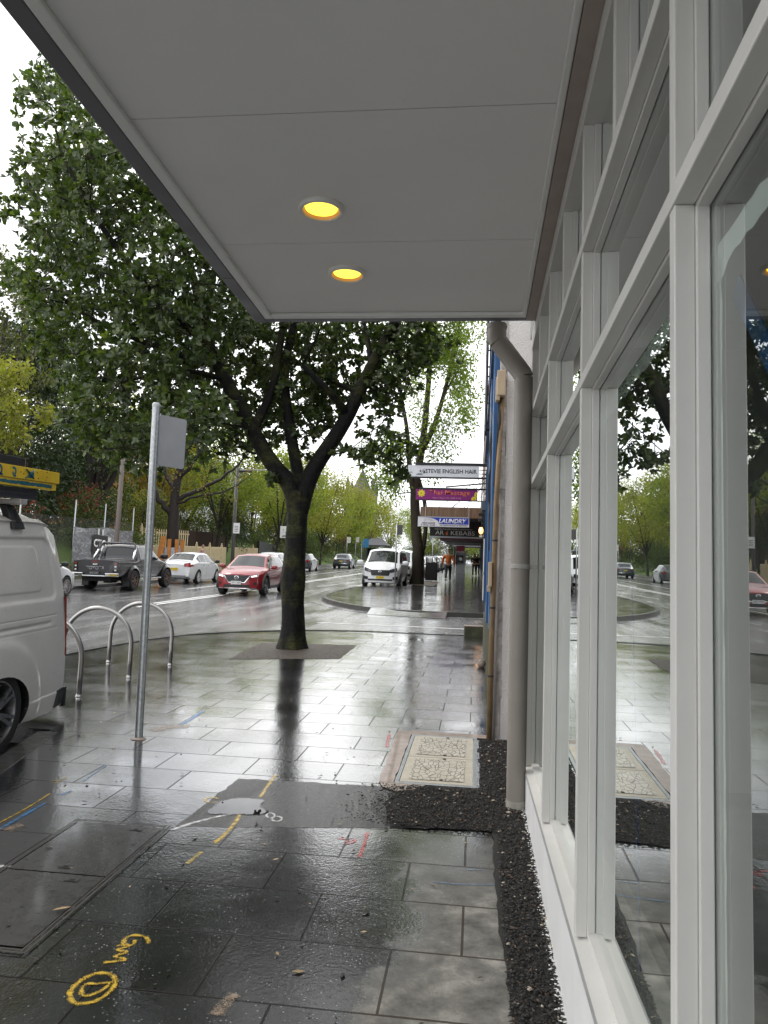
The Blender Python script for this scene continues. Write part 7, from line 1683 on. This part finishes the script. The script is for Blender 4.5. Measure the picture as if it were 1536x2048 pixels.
# the bank, fences and gardens on the far side
def bank():
    mb = MB(); xs = [-18.2,-19.5,-21.5,-25,-32,-60]; hs = [0.02,.35,1.5,2.5,3.0,4.0]; ys = list(np.linspace(18,130,40)); vs = []
    for y in ys:
        for x, h in zip(xs, hs): vs.append((x, y, G(y)+h+(RNG.normal(0,.05) if h > .1 else 0)))
    k = len(xs); mb.add(vs, [(j*k+i,j*k+i+1,(j+1)*k+i+1,(j+1)*k+i) for j in range(len(ys)-1) for i in range(k-1)]); tag(mb.build('bank', M_grass, smooth=True), kind='structure')
bank()
M_cream = mat('cream_fence_paint', (.55,.45,.27), .6, var=.12, scale=4)
def picket(label, xy0, xy1, h, pitch=.13, m=M_cream, name='picket_fence', zoff=0., posts=2.4, gap=.045, solid=False):
    a, b = np.array(xy0,float), np.array(xy1,float); L = np.linalg.norm(b-a); d = (b-a)/L; nn = np.array([-d[1], d[0]]); t = thing(name, label, 'fence', (a[0],a[1],G(a[1])+zoff), 'fences on the far side')
    mb = MB()
    for k in range(int(L/pitch)):
        p = a+d*(k+.5)*pitch; z = G(p[1])+zoff; w_ = (pitch-gap)/2; hh = h*(1+.0*k)
        q = lambda u, o, zz: (p[0]+d[0]*u+nn[0]*o, p[1]+d[1]*u+nn[1]*o, zz)
        pr = [(-w_,z+.05),(w_,z+.05),(w_,z+hh-.06),(0,z+hh),(-w_,z+hh-.06)]; mb.prism(pr, lambda u,zz: q(u,-.012,zz), lambda u,zz: q(u,.012,zz))
    mb.build('pickets', m, t)
    for hz in (.25, h-.25):
        mb = MB(); mb.bar((a[0]+nn[0]*.035,a[1]+nn[1]*.035,G(a[1])+zoff+hz),(b[0]+nn[0]*.035,b[1]+nn[1]*.035,G(b[1])+zoff+hz),.04,.08); mb.build('rail', m, t)
    for k in range(int(L/posts)+1):
        p = a+d*min(k*posts, L); z = G(p[1])+zoff; mb = MB(); mb.box(p[0]-.06,p[0]+.06,p[1]-.06,p[1]+.06,z-.3,z+h+.10); mb.lathe((p[0],p[1],z+h+.101),(0,0,1),[(.08,0),(.08,.03),(.03,.05),(.055,.10),(.03,.16),(0,.18)],10); mb.build('post', m, t)
picket('long cream picket fence running from the bare tree to the lamp post', (-17.5,39.5), (-17.5,52.6), 1.28, zoff=.36)
picket('short cream picket fence section beyond the garden gap', (-17.5,54.2), (-17.5,60.5), 1.30, zoff=.36)
picket('taller cream slatted fence standing higher up the bank', (-20.2,44.5), (-18.7,48.5), 1.7, .20, M_cream, 'slatted_fence', .95, 3., .13)
picket('dark brown paling fence above the lawn', (-21.0,52.5), (-20.5,62.0), 1.6, .12, mat('brown_paling', (.055,.033,.026), .8, var=.3), 'paling_fence', 1.2, 3., .02)
def low_wall():
    t = thing('stone_wall', 'low mossy stone wall along the far footpath', 'wall', (-17.75,24,G(24)))
    for y0, y1 in ((20,YK),(YK,39)):
        mb = MB(); mb.add([(-17.9,y0,G(y0)),(-17.6,y0,G(y0)),(-17.6,y1,G(y1)),(-17.9,y1,G(y1)),(-17.9,y0,G(y0)+.62),(-17.6,y0,G(y0)+.62),(-17.6,y1,G(y1)+.62),(-17.9,y1,G(y1)+.62)], [(4,5,6,7),(0,1,5,4),(1,2,6,5),(2,3,7,6),(3,0,4,7)]); mb.build('wall_run', M_moss, t)
low_wall()
def mesh_fence():
    t = thing('mesh_fence', 'tall chain-wire fence on thin steel posts behind the banner', 'fence', (-18.0,22,G(22)), 'fences on the far side')
    m, n, b = nodes_of('chain_wire'); v = coord(n); sep = N(n, 'ShaderNodeSeparateXYZ'); n.links.new(v, sep.inputs[0]); b.inputs['Base Color'].default_value = (.12,.12,.12,1); b.inputs['Metallic'].default_value = .6
    f = lambda s: math_(n, 'LESS_THAN', math_(n, 'FRACT', math_(n, 'MULTIPLY', math_(n, 'ADD' if s > 0 else 'SUBTRACT', sep.outputs[1], sep.outputs[2]), 11.)), .13)
    n.links.new(math_(n, 'MAXIMUM', f(1), f(-1)), b.inputs['Alpha'])
    mb = MB(); a, c = 21., 38.6; mb.add([(-18.0,a,G(a)+.6),(-18.0,YK,G(YK)+.6),(-18.0,c,G(c)+.6),(-18.0,a,G(a)+2.75),(-18.0,YK,G(YK)+2.75),(-18.0,c,G(c)+2.75)], [(0,1,4,3),(1,2,5,4)]); mb.build('wire_mesh', m, t)
    for y in (22.2,25.2,28.4,32.6,35.4,38.5):
        mb = MB(); mb.tube([(-17.97,y,G(y)),(-17.97,y,G(y)+3.55)], .032, 8); mb.build('post', M_galv, t, smooth=True)
mesh_fence()
def banner():
    Y0, Y1 = 32.4, 38.3; X = -17.85; t = thing('banner', 'grey printed banner with a black logo square tied to the chain-wire fence', 'banner', (X,Y0,G(Y0)+.7)); m, n, b = nodes_of('banner_print'); v = coord(n)
    s1 = rampf(n, noise(n, mapv(n, v, (1,.8,2.5)), 2.4, 7, .7, 1.2), (.50, 0.), (.58, 1.)); c = mixc(n, s1, (.17,.175,.185), (.40,.41,.42)); n.links.new(c, b.inputs['Base Color']); b.inputs['Roughness'].default_value = .45
    W_ = Y1-Y0; H_ = 1.62; zc = lambda y: G(y)+.72
    wr = lambda y, q: .035*math.sin(y*2.1+q*3)+.02*math.sin(y*5.3-q*5)
    mb = MB(); mb.grid(lambda u,w_: (X+wr(Y0+W_*u, w_), Y0+W_*u, zc(Y0+W_*u)+H_*w_-.05*math.sin(u*math.pi*3)*(w_ > .9)), 60, 14); p = mb.build('cloth', m, t, smooth=True)
    P = lambda y, z, o: (X+.07+o, y, z); bk = mat('banner_black', (.03,.03,.032), .5)
    yc = 34.75; zz = zc(yc); mb = MB(); mb.add([P(yc-.72,zz+.42,0),P(yc+.72,zz+.42,0),P(yc+.72,zz+1.28,0),P(yc-.72,zz+1.28,0)], [(0,1,2,3)]); q = mb.build('logo_square', bk, p)
    text_obj('lettering', 'CTQ', (X+.072, yc-.02, zz+.62), (0,1,0), (0,0,1), .46, M_white, q, width=1.22, bold=.035, depth=.006)
    mb = MB(); mb.add([P(yc+.74,zz+.30,0),P(yc+1.02,zz+.30,0),P(yc+.98,zz+.80,0),P(yc+1.05,zz+1.24,0),P(yc+.74,zz+1.24,0)], [(0,1,2,3,4)]); mb.add([P(yc-.30,zz+1.3,0),P(yc-.16,zz+1.3,0),P(yc-.16,zz+1.58,0),P(yc-.30,zz+1.58,0)],[(0,1,2,3)]); mb.add([P(yc+.12,zz+1.3,0),P(yc+.26,zz+1.3,0),P(yc+.26,zz+1.58,0),P(yc+.12,zz+1.58,0)],[(0,1,2,3)]); mb.build('white_bars', M_white, q)
    text_obj('small_lettering', 'BUILDING CO', (X+.072, yc-.02, zz+.22), (0,1,0), (0,0,1), .13, M_ink, p, width=1.3, bold=.02, depth=.006)
    for y in (Y0+.05, Y0+2, Y0+4, Y1-.05): mb = MB(); mb.tube([(X+.02,y,zc(y)+H_-.05),(X-.12,y,zc(y)+H_-.02)], .012, 5); mb.build('tie', M_black, t)
banner()
def lamp_post(label, px, py_t, py_b, Y, col, r=.085, sign=False, arm=False):
    b = at(px, py_b, Y); tp = at(px, py_t, Y); z0 = G(Y); t = thing('lamp_post', label, 'lamp post', (b[0],Y,z0), 'poles along the far kerb'); m = mat('post_paint', col, .5, var=.12)
    mb = MB(); mb.tube([(b[0],Y,z0-.1),(b[0],Y,z0+1.5),(b[0],Y,tp[2])], [r*1.25,r*1.05,r*.75], 12); mb.build('post', m, t, smooth=True)
    mb = MB(); mb.lathe((b[0],Y,z0), (0,0,1), [(r*2,0),(r*2,.06),(r*1.3,.10)], 12); mb.build('base_plate', m, t)
    if sign: mb = MB(); mb.box(b[0]-.02,b[0]+.38,Y-.12,Y-.10,z0+2.5,z0+3.15); p = mb.build('notice', M_white, t); mb = MB(); [mb.box(b[0]+.06,b[0]+.30,Y-.126,Y-.121,z0+2.62+.10*k,z0+2.65+.10*k) for k in range(4)]; mb.build('print', M_ink, p)
    if arm: mb = MB(); mb.tube([(b[0],Y,tp[2]-.1),(b[0]+.6,Y,tp[2]+.35),(b[0]+3.4,Y,tp[2]+.55)], .045, 8); mb.build('arm', m, t); mb = MB(); mb.box(b[0]+.2,b[0]+1.1,Y-.12,Y+.12,tp[2]+.38,tp[2]+.52); mb.build('lamp_head', m, t, bevel=.03)
lamp_post('brown lamp post behind the dark pickup by the banner', 226, 700, 1180, 31.6, (.12,.095,.08), .10)
lamp_post('dark lamp post with a white notice by the picket fence', 463, 930, 1150, 46.0, (.05,.042,.04), .105, True)
def catenary_lamp():
    b = at(475, 938, 52.0); t = thing('street_lamp', 'street lamp head on a thin arm over the road above the red car', 'street lamp', (-17.0,52,G(52))); m = M_galv
    a = at(545, 937, 52.0); c = at(480, 940, 52.0); z = c[2]; mb = MB(); mb.tube([(-17.0+.0,52.2,G(52)),(-17.0,52.2,z-.5),(-16.4,52.1,z)], .06, 8); mb.tube([(c[0],52,z),(a[0]+1.5,52,z+.05)], .035, 6); mb.build('arm', m, t); mb = MB(); mb.box(c[0]-.15,c[0]+.9,51.85,52.15,z-.16,z-.03); mb.build('lamp_head', M_black, t, bevel=.03)
catenary_lamp()
def pruned_tree():
    Y = 40.5; b = at(345,1112,Y); b[2] = G(Y); t = thing('street_tree', 'hard-pruned bare tree with orange stakes round its trunk, behind the white sedan', 'tree', tuple(b), 'trees along the street'); s = Skel(); A = lambda px, py, dy=0.: at(px,py,Y+dy)
    s.limb([b+[0,0,-.2], b+[0,0,.5], A(346,1060), A(348,1020), A(350,985), A(362,930), A(372,900)], .42, .14, 14)
    L = [([A(346,1030), A(320,1005,-.4), A(305,975,-.6), A(290,935,-.8), A(250,925,-1.0)], .20,.05), ([A(350,1000), A(385,985,.3), A(430,965,.5), A(460,945,.6), A(500,905,.7)], .16,.03), ([A(352,985), A(330,950,.5), A(322,910,.6), A(310,860,.7)], .15,.03), ([A(356,960), A(385,925,-.3), A(415,890,-.4), A(440,850,-.5)], .14,.03), ([A(362,930), A(355,890,.3), A(350,840,.4)], .12,.03), ([A(350,1010), A(400,990,-.5), A(450,985,-.7), A(490,960,-.9)], .08,.02), ([A(372,900), A(390,860), A(410,820)], .10,.02)]
    for p, r0, r1 in L: s.limb(p, r0, r1, 9, wob=.03)
    ends = []
    for p, _, _ in L:
        for _ in range(14): q = np.array(p[RNG.integers(1,len(p))]); ends.append(q+RNG.normal(0,.75,3)+[0,0,.55])
    s.reach(ends, rmax=.04, rmin=.010); s.mb.build('trunk', BKd, t, smooth=True)
    V, F, k = clump_leaves([(e, .35) for e in ends if RNG.random() < .55], 130, .13, .2, .1, 1.); leaf_obj('crown', V, F, k, LM['gold'], t)
    om = mat('orange_stake', (.42,.16,.03), .65, var=.2); wm = mat('pale_wrap', (.34,.36,.42), .6, var=.15)
    mb = MB(); mb.tube([b+[0,0,.55],b+[0,0,1.5]], .52, 14); mb.build('trunk_wrap', wm, t)
    for dx, dy, lean in ((-.62,-.25,.18),(-.42,-.45,.12),(.38,-.42,-.03),(.55,-.1,.05),(.0,-.55,.0)): mb = MB(); mb.bar(b+[dx-lean*1.2,dy,0],b+[dx+lean*.6,dy,1.95+.15*(dx < 0)],.20,.05,(0,1,0)); mb.build('stake', om, t)
pruned_tree()
def bush(label, x, y, r, h, leaf, dens=420, size=.14, zoff=0., n=16, group='shrubs on the bank', name='shrub', top=None):
    z = G(y)+zoff; b = np.array([x,y,z]); t = thing(name, label, 'shrub', tuple(b), group); s = Skel(); cl = []
    for k in range(n): u = sph(1)[0]; u[2] = abs(u[2]); cl.append((b+u*[r*.75,r*.75,h*.75]*RNG.uniform(.5,1)+[0,0,.15*h], r*RNG.uniform(.28,.42)))
    s.limb([b+[0,0,-.2], b+[0,0,h*.3], b+[0,0,h*.5]], .06, .03, 6); s.reach([c for c,_ in cl], rmax=.03); s.mb.build('stems', BKd, t)
    V, F, k = clump_leaves(cl, dens, size, .1, .3, 1.); leaf_obj('foliage', V, F, k, LM[leaf], t)
    if top: V, F, k = clump_leaves([(c+[0,0,r*.15], q*.8) for c, q in cl if c[2] > z+h*.45], dens*.5, size, -.3, .5, 1.); leaf_obj('foliage', V, F, k, LM[top], t)
for a in (('dark fern-like shrub with rusty tips behind the lamp post', -18.9, 56.5, 2.2, 4.3, 'dark', 'rust', 1.2), ('red flowering shrub behind the chain-wire fence near the brown lamp post', -21.0, 38.0, 1.9, 4.2, 'mid', 'red', 1.0), ('red-tipped shrub seen under the van roof rack', -20.5, 29.5, 1.8, 4.0, 'mid', 'red', .6), ('red-tipped hedge shrub between the two red shrubs', -21.2, 33.6, 1.6, 3.6, 'dark', 'red', .8),
          ('olive hedge shrub right of the bare tree', -21.5, 47.5, 2.4, 4.6, 'olive', None, 1.4), ('green shrub under the bare tree by the fence', -19.4, 42.0, 1.5, 2.6, 'mid', None, .6), ('dark shrub left of the bare tree trunk', -21.0, 40.5, 2.0, 3.6, 'dark', 'olive', 1.0), ('yellow hedge shrub above the taller slatted fence', -23.5, 52.0, 2.6, 5.0, 'yellow', None, 1.8), ('olive shrub above the brown paling fence', -24.0, 60.0, 2.6, 4.8, 'olive', None, 1.8),
          ('dark shrub at the garden gate left of the main trunk', -18.8, 64.5, 1.8, 3.8, 'mid', None, .6), ('green shrub right of the main trunk behind the dark hatchback', -18.6, 72.0, 1.8, 3.2, 'olive', None, .4), ('magenta flowering shrub near the bus shelter', -18.0, 98.0, 1.6, 5.0, 'mid', 'flower', .2), ('dense shrub behind the steel-grey SUV', -18.8, 84.0, 2.2, 3.8, 'mid', None, .4), ('low green shrub beside the banner end', -19.2, 38.9, 1.2, 2.0, 'lime', None, .4)):
    bush(a[0], a[1], a[2], a[3], a[4], a[5], zoff=a[7], top=a[6])
for a in (('long dark hedge shrub far up the left bank', -22.0, 96.0, 4.0, 5.0), ('round olive shrub far up the left bank before the bus shelter', -21.5, 108.0, 4.0, 5.0), ('broad shrub behind the bus shelter', -20.5, 122.0, 4.5, 6.0), ('wide shrub beyond the bus shelter', -17.5, 136.0, 4.5, 6.0), ('dark shrub closing the street end left', -12.0, 165.0, 5.0, 5.0), ('dark shrub closing the street end right', -3.0, 168.0, 5.0, 5.0), ('green shrub closing the footpath end', 3.0, 160.0, 4.0, 4.0)):
    bush(a[0], a[1], a[2], a[3], a[4], 'olive' if 'olive' in a[0] else 'mid', 150, .26, n=20)
# dense planting that closes the view on the left
bg_tree('tall dark evergreen tree filling the left edge behind the van', -27.5, 42.0, 15.5, 2.5, 4.6, 'dark', 80, 280, .24, 0, BKd, .35, group='garden trees on the far side', squash=1.1)
bg_tree('bright yellow-green magnolia tree at the left edge above the van ladder', -22.4, 33.5, 10.2, 4.6, 2.2, 'yellow', 36, 380, .22, 0, BKd, .2, group='garden trees on the far side')
bg_tree('dark conifer with drooping boughs left of the brown lamp post', -22.8, 36.5, 8.6, 1.8, 2.3, 'dark', 56, 440, .17, 0, BKd, .22, group='garden trees on the far side')
bg_tree('ivy-clad leaning tree behind the brown lamp post', -22.4, 41.5, 12.0, 4.5, 2.4, 'dark', 40, 320, .17, 1.4, BKd, .45, group='garden trees on the far side')
bg_tree('olive tree with thin upper leaves rising over the left gardens', -29.0, 52.0, 15.0, 5.0, 4.0, 'yellow', 46, 184, .2, 0, BK, .25, group='garden trees on the far side')
bg_tree('bronze-leaved tree at the far left edge under the sky', -24.5, 36.0, 16.5, 8.0, 2.8, 'olive', 44, 320, .2, 0, BKd, .3, group='garden trees on the far side')
bg_tree('deep green tree behind the red shrubs', -27.0, 48.0, 9.0, 2.0, 3.6, 'mid', 50, 280, .2, 0, BKd, .25, group='garden trees on the far side')
bg_tree('dark broad tree behind the lamp post gardens', -27.5, 68.0, 11.0, 2.0, 4.6, 'mid', 54, 240, .24, 0, BKd, .3, group='garden trees on the far side')
bg_tree('green garden tree behind the dark hatchback', -24.0, 80.0, 10.5, 1.8, 4.4, 'olive', 54, 240, .24, 0, BKd, .3, group='garden trees on the far side')
bg_tree('shady garden tree up the hill left of the spire', -25.0, 104.0, 12.0, 1.6, 5.0, 'mid', 54, 220, .28, 0, BKd, .3, group='garden trees on the far side')

def houses():
    def house(name, label, x, y, w_, d, h, col, roof, z0):
        t = thing(name, label, 'house', (x,y,z0), 'houses behind the gardens'); m = mat('house_wall', col, .8, var=.06); rm = mat('roof_tiles', roof, .8, var=.2, bmp=.4, bscale=14)
        mb = MB(); mb.box(x-w_/2,x+w_/2,y,y+d,z0-2,z0+h); mb.build('wall', m, t)
        mb = MB(); mb.prism([(-w_/2-.4,h+.002),(w_/2+.4,h+.002),(0,h+1.9)], lambda u,z:(x+u,y-.4,z0+z), lambda u,z:(x+u,y+d+.4,z0+z)); mb.build('roof', rm, t)
        for k in range(3):
            xx = x-w_/2+w_*(k+.5)/3; mb = MB(); mb.box(xx-.5,xx+.5,y-.02,y+.05,z0+1.2,z0+2.8); q = mb.build('window', M_carglass, t); mb = MB(); mb.box(xx-.6,xx+.6,y-.08,y-.021,z0+1.08,z0+1.19); mb.build('sill', M_white, q)
        mb = MB(); mb.box(x+w_/2-.01,x+w_/2+.05,y+d*.3,y+d*.45,z0+1.2,z0+2.8); q = mb.build('window', M_carglass, t); mb = MB(); mb.box(x+w_/2+.0,x+w_/2+.10,y+d*.28,y+d*.47,z0+1.08,z0+1.19); mb.build('sill', M_white, q)
    house('house', 'house with orange rendered wall glimpsed left of the bare tree', -33.0, 62.0, 9, 8, 5.0, (.50,.20,.09), (.35,.33,.32), G(62)+2.6)
    house('house', 'white house glimpsed between the bare tree branches', -31.5, 80.0, 10, 9, 8.6, (.62,.63,.66), (.20,.20,.21), G(80)+1.5)
houses()
def church():
    Y = 190.; p = at(722, 932, Y); z0 = G(Y); x = p[0]; t = thing('church', 'grey stone church tower with a pointed spire far up the street', 'church', (x,Y,z0)); m = mat('church_stone', (.10,.088,.08), .85, var=.2, scale=.6); zt = at(722, 985, Y)[2]; w_ = 3.6
    mb = MB(); mb.box(x-w_,x+w_,Y,Y+2*w_,z0,zt); mb.build('tower', m, t)
    mb = MB(); c = (x,Y+w_,p[2]); k = 8; ring = [(x+w_*.85*math.cos(2*math.pi*(i+.5)/k), Y+w_+w_*.85*math.sin(2*math.pi*(i+.5)/k), zt) for i in range(k)]; mb.add(ring+[c], [(i,(i+1)%k,k) for i in range(k)]); mb.build('spire', m, t)
    for sx in (-1,1):
        for sy in (0,1): mb = MB(); q = (x+sx*(w_-.35), Y+.4+sy*(2*w_-.8)); mb.box(q[0]-.45,q[0]+.45,q[1]-.45,q[1]+.45,zt,zt+2.2); mb.lathe((q[0],q[1],zt+2.2),(0,0,1),[(.62,0),(0,1.8)],4); mb.build('pinnacle', m, t)
    for dx in (-1.2,1.2): mb = MB(); mb.box(x+dx-.5,x+dx+.5,Y-.1,Y-.001,zt-4.5,zt-1.2); mb.build('louvre', M_dark, t)
church()
def bus_shelter():
    x, y = -14.6, 112.; z0 = G(y); t = thing('bus_shelter', 'small bus shelter with a dark hipped roof at the top of the street', 'bus shelter', (x,y,z0)); m = mat('shelter_frame', (.06,.06,.07), .5)
    mb = MB(); mb.add([(x-2.0,y-1.6,z0+2.6),(x+2.0,y-1.6,z0+2.6),(x+2.0,y+1.6,z0+2.6),(x-2.0,y+1.6,z0+2.6),(x-.8,y,z0+3.7),(x+.8,y,z0+3.7)], [(0,1,5,4),(1,2,5),(2,3,4,5),(3,0,4),(0,3,2,1)]); mb.build('roof', m, t)
    for sx in (-1.6,1.6):
        for sy in (-1.2,1.2): mb = MB(); mb.box(x+sx-.07,x+sx+.07,y+sy-.07,y+sy+.07,z0,z0+2.6); mb.build('post', m, t)
    mb = MB(); mb.box(x-1.5,x+1.5,y+1.1,y+1.16,z0+.3,z0+2.3); mb.build('back_glass', M_carglass, t); mb = MB(); mb.box(x-1.2,x+1.2,y+.5,y+.95,z0+.42,z0+.5); mb.build('bench', M_wood, t)
    s = thing('bus_sign', 'blue bus stop sign on a pole left of the shelter', 'sign', (-16.2,108,G(108))); mb = MB(); mb.tube([(-16.2,108,G(108)),(-16.2,108,G(108)+3.6)], .05, 8); mb.build('pole', M_galv, s); mb = MB(); mb.box(-16.15,-15.2,107.95,108.0,G(108)+2.3,G(108)+3.5); mb.build('sign_plate', mat('bus_blue', (.04,.20,.40), .5), s)
bus_shelter()
def people_sign():
    Y = 58.; a = at(561,1052,Y); z1 = a[2]; t = thing('notice_sign', 'white sign with small walking figures left of the main trunk', 'sign', (a[0]+.4,Y,G(Y))); b = at(578,1076,Y); mb = MB(); mb.box(a[0],a[0]+.95,Y-.02,Y,b[2],z1); p = mb.build('sign_plate', M_white, t); mb = MB(); mb.tube([(a[0]+.5,Y+.03,G(Y)),(a[0]+.5,Y+.03,z1)], .035, 8); mb.build('pole', M_galv, t)
    for cx_, cz, s in ((.25,.58,.16),(.5,.70,.16),(.72,.70,.16),(.42,.40,.13),(.70,.40,.13)):
        mb = MB(); X0 = a[0]+cx_; Z0 = b[2]+(z1-b[2])*cz-.1; mb.lathe((X0,Y-.021,Z0+s*1.3),(0,-1,0),[(s*.22,0),(0,.002)],8); mb.bar((X0,Y-.022,Z0+s*.3),(X0,Y-.022,Z0+s),.004,s*.35,(0,1,0)); mb.bar((X0,Y-.022,Z0+s*.4),(X0-s*.3,Y-.022,Z0-s*.3),.004,s*.16,(0,1,0)); mb.bar((X0,Y-.022,Z0+s*.4),(X0+s*.3,Y-.022,Z0-s*.3),.004,s*.16,(0,1,0)); mb.build('figure', M_ink, p)
    mb = MB(); mb.box(a[0]+.15,a[0]+.8,Y-.024,Y-.0205,b[2]+.08,b[2]+.13); mb.box(a[0]+.2,a[0]+.75,Y-.024,Y-.0205,b[2]+.17,b[2]+.21); mb.build('print', M_ink, p)
people_sign()
def dark_gate():
    t = thing('garden_gate', 'dark solid garden gate beside the main trunk, under the white sign', 'gate', (-18.0,60.8,G(60.8))); mb = MB(); mb.box(-17.7,-17.6,61.2,66.5,G(61)+.1,G(66)+2.0); mb.build('panel', mat('gate_dark', (.02,.021,.022), .6), t)
    for y in (61.1,66.6): mb = MB(); mb.box(-17.75,-17.55,y-.1,y+.1,G(y)-.2,G(y)+2.25); mb.build('post', M_black, t)
    r = thing('handrail', 'curved grey steel handrail by the low wall left of the red car', 'handrail', (-16.6,43,G(43))); mb = MB(); mb.tube(smooth([(-16.6,47.6,G(47.6)),(-16.6,47.6,G(47.6)+.8),(-16.6,47.4,G(47)+.95),(-16.6,45.4,G(45)+.95),(-16.6,45.2,G(45)+.8),(-16.6,45.2,G(45))],2), .03, 8); mb.build('tube', M_galv, r, smooth=True)
dark_gate()
for i, (lab, x, y, h) in enumerate((('thin grey pole with a pale plate right of the steel-grey SUV', -15.6, 92., 3.4), ('pole with arm beyond the steel-grey SUV', -15.8, 100., 3.6))): far_pole(lab, x, y, h, .4, .7, 1, M_platew)
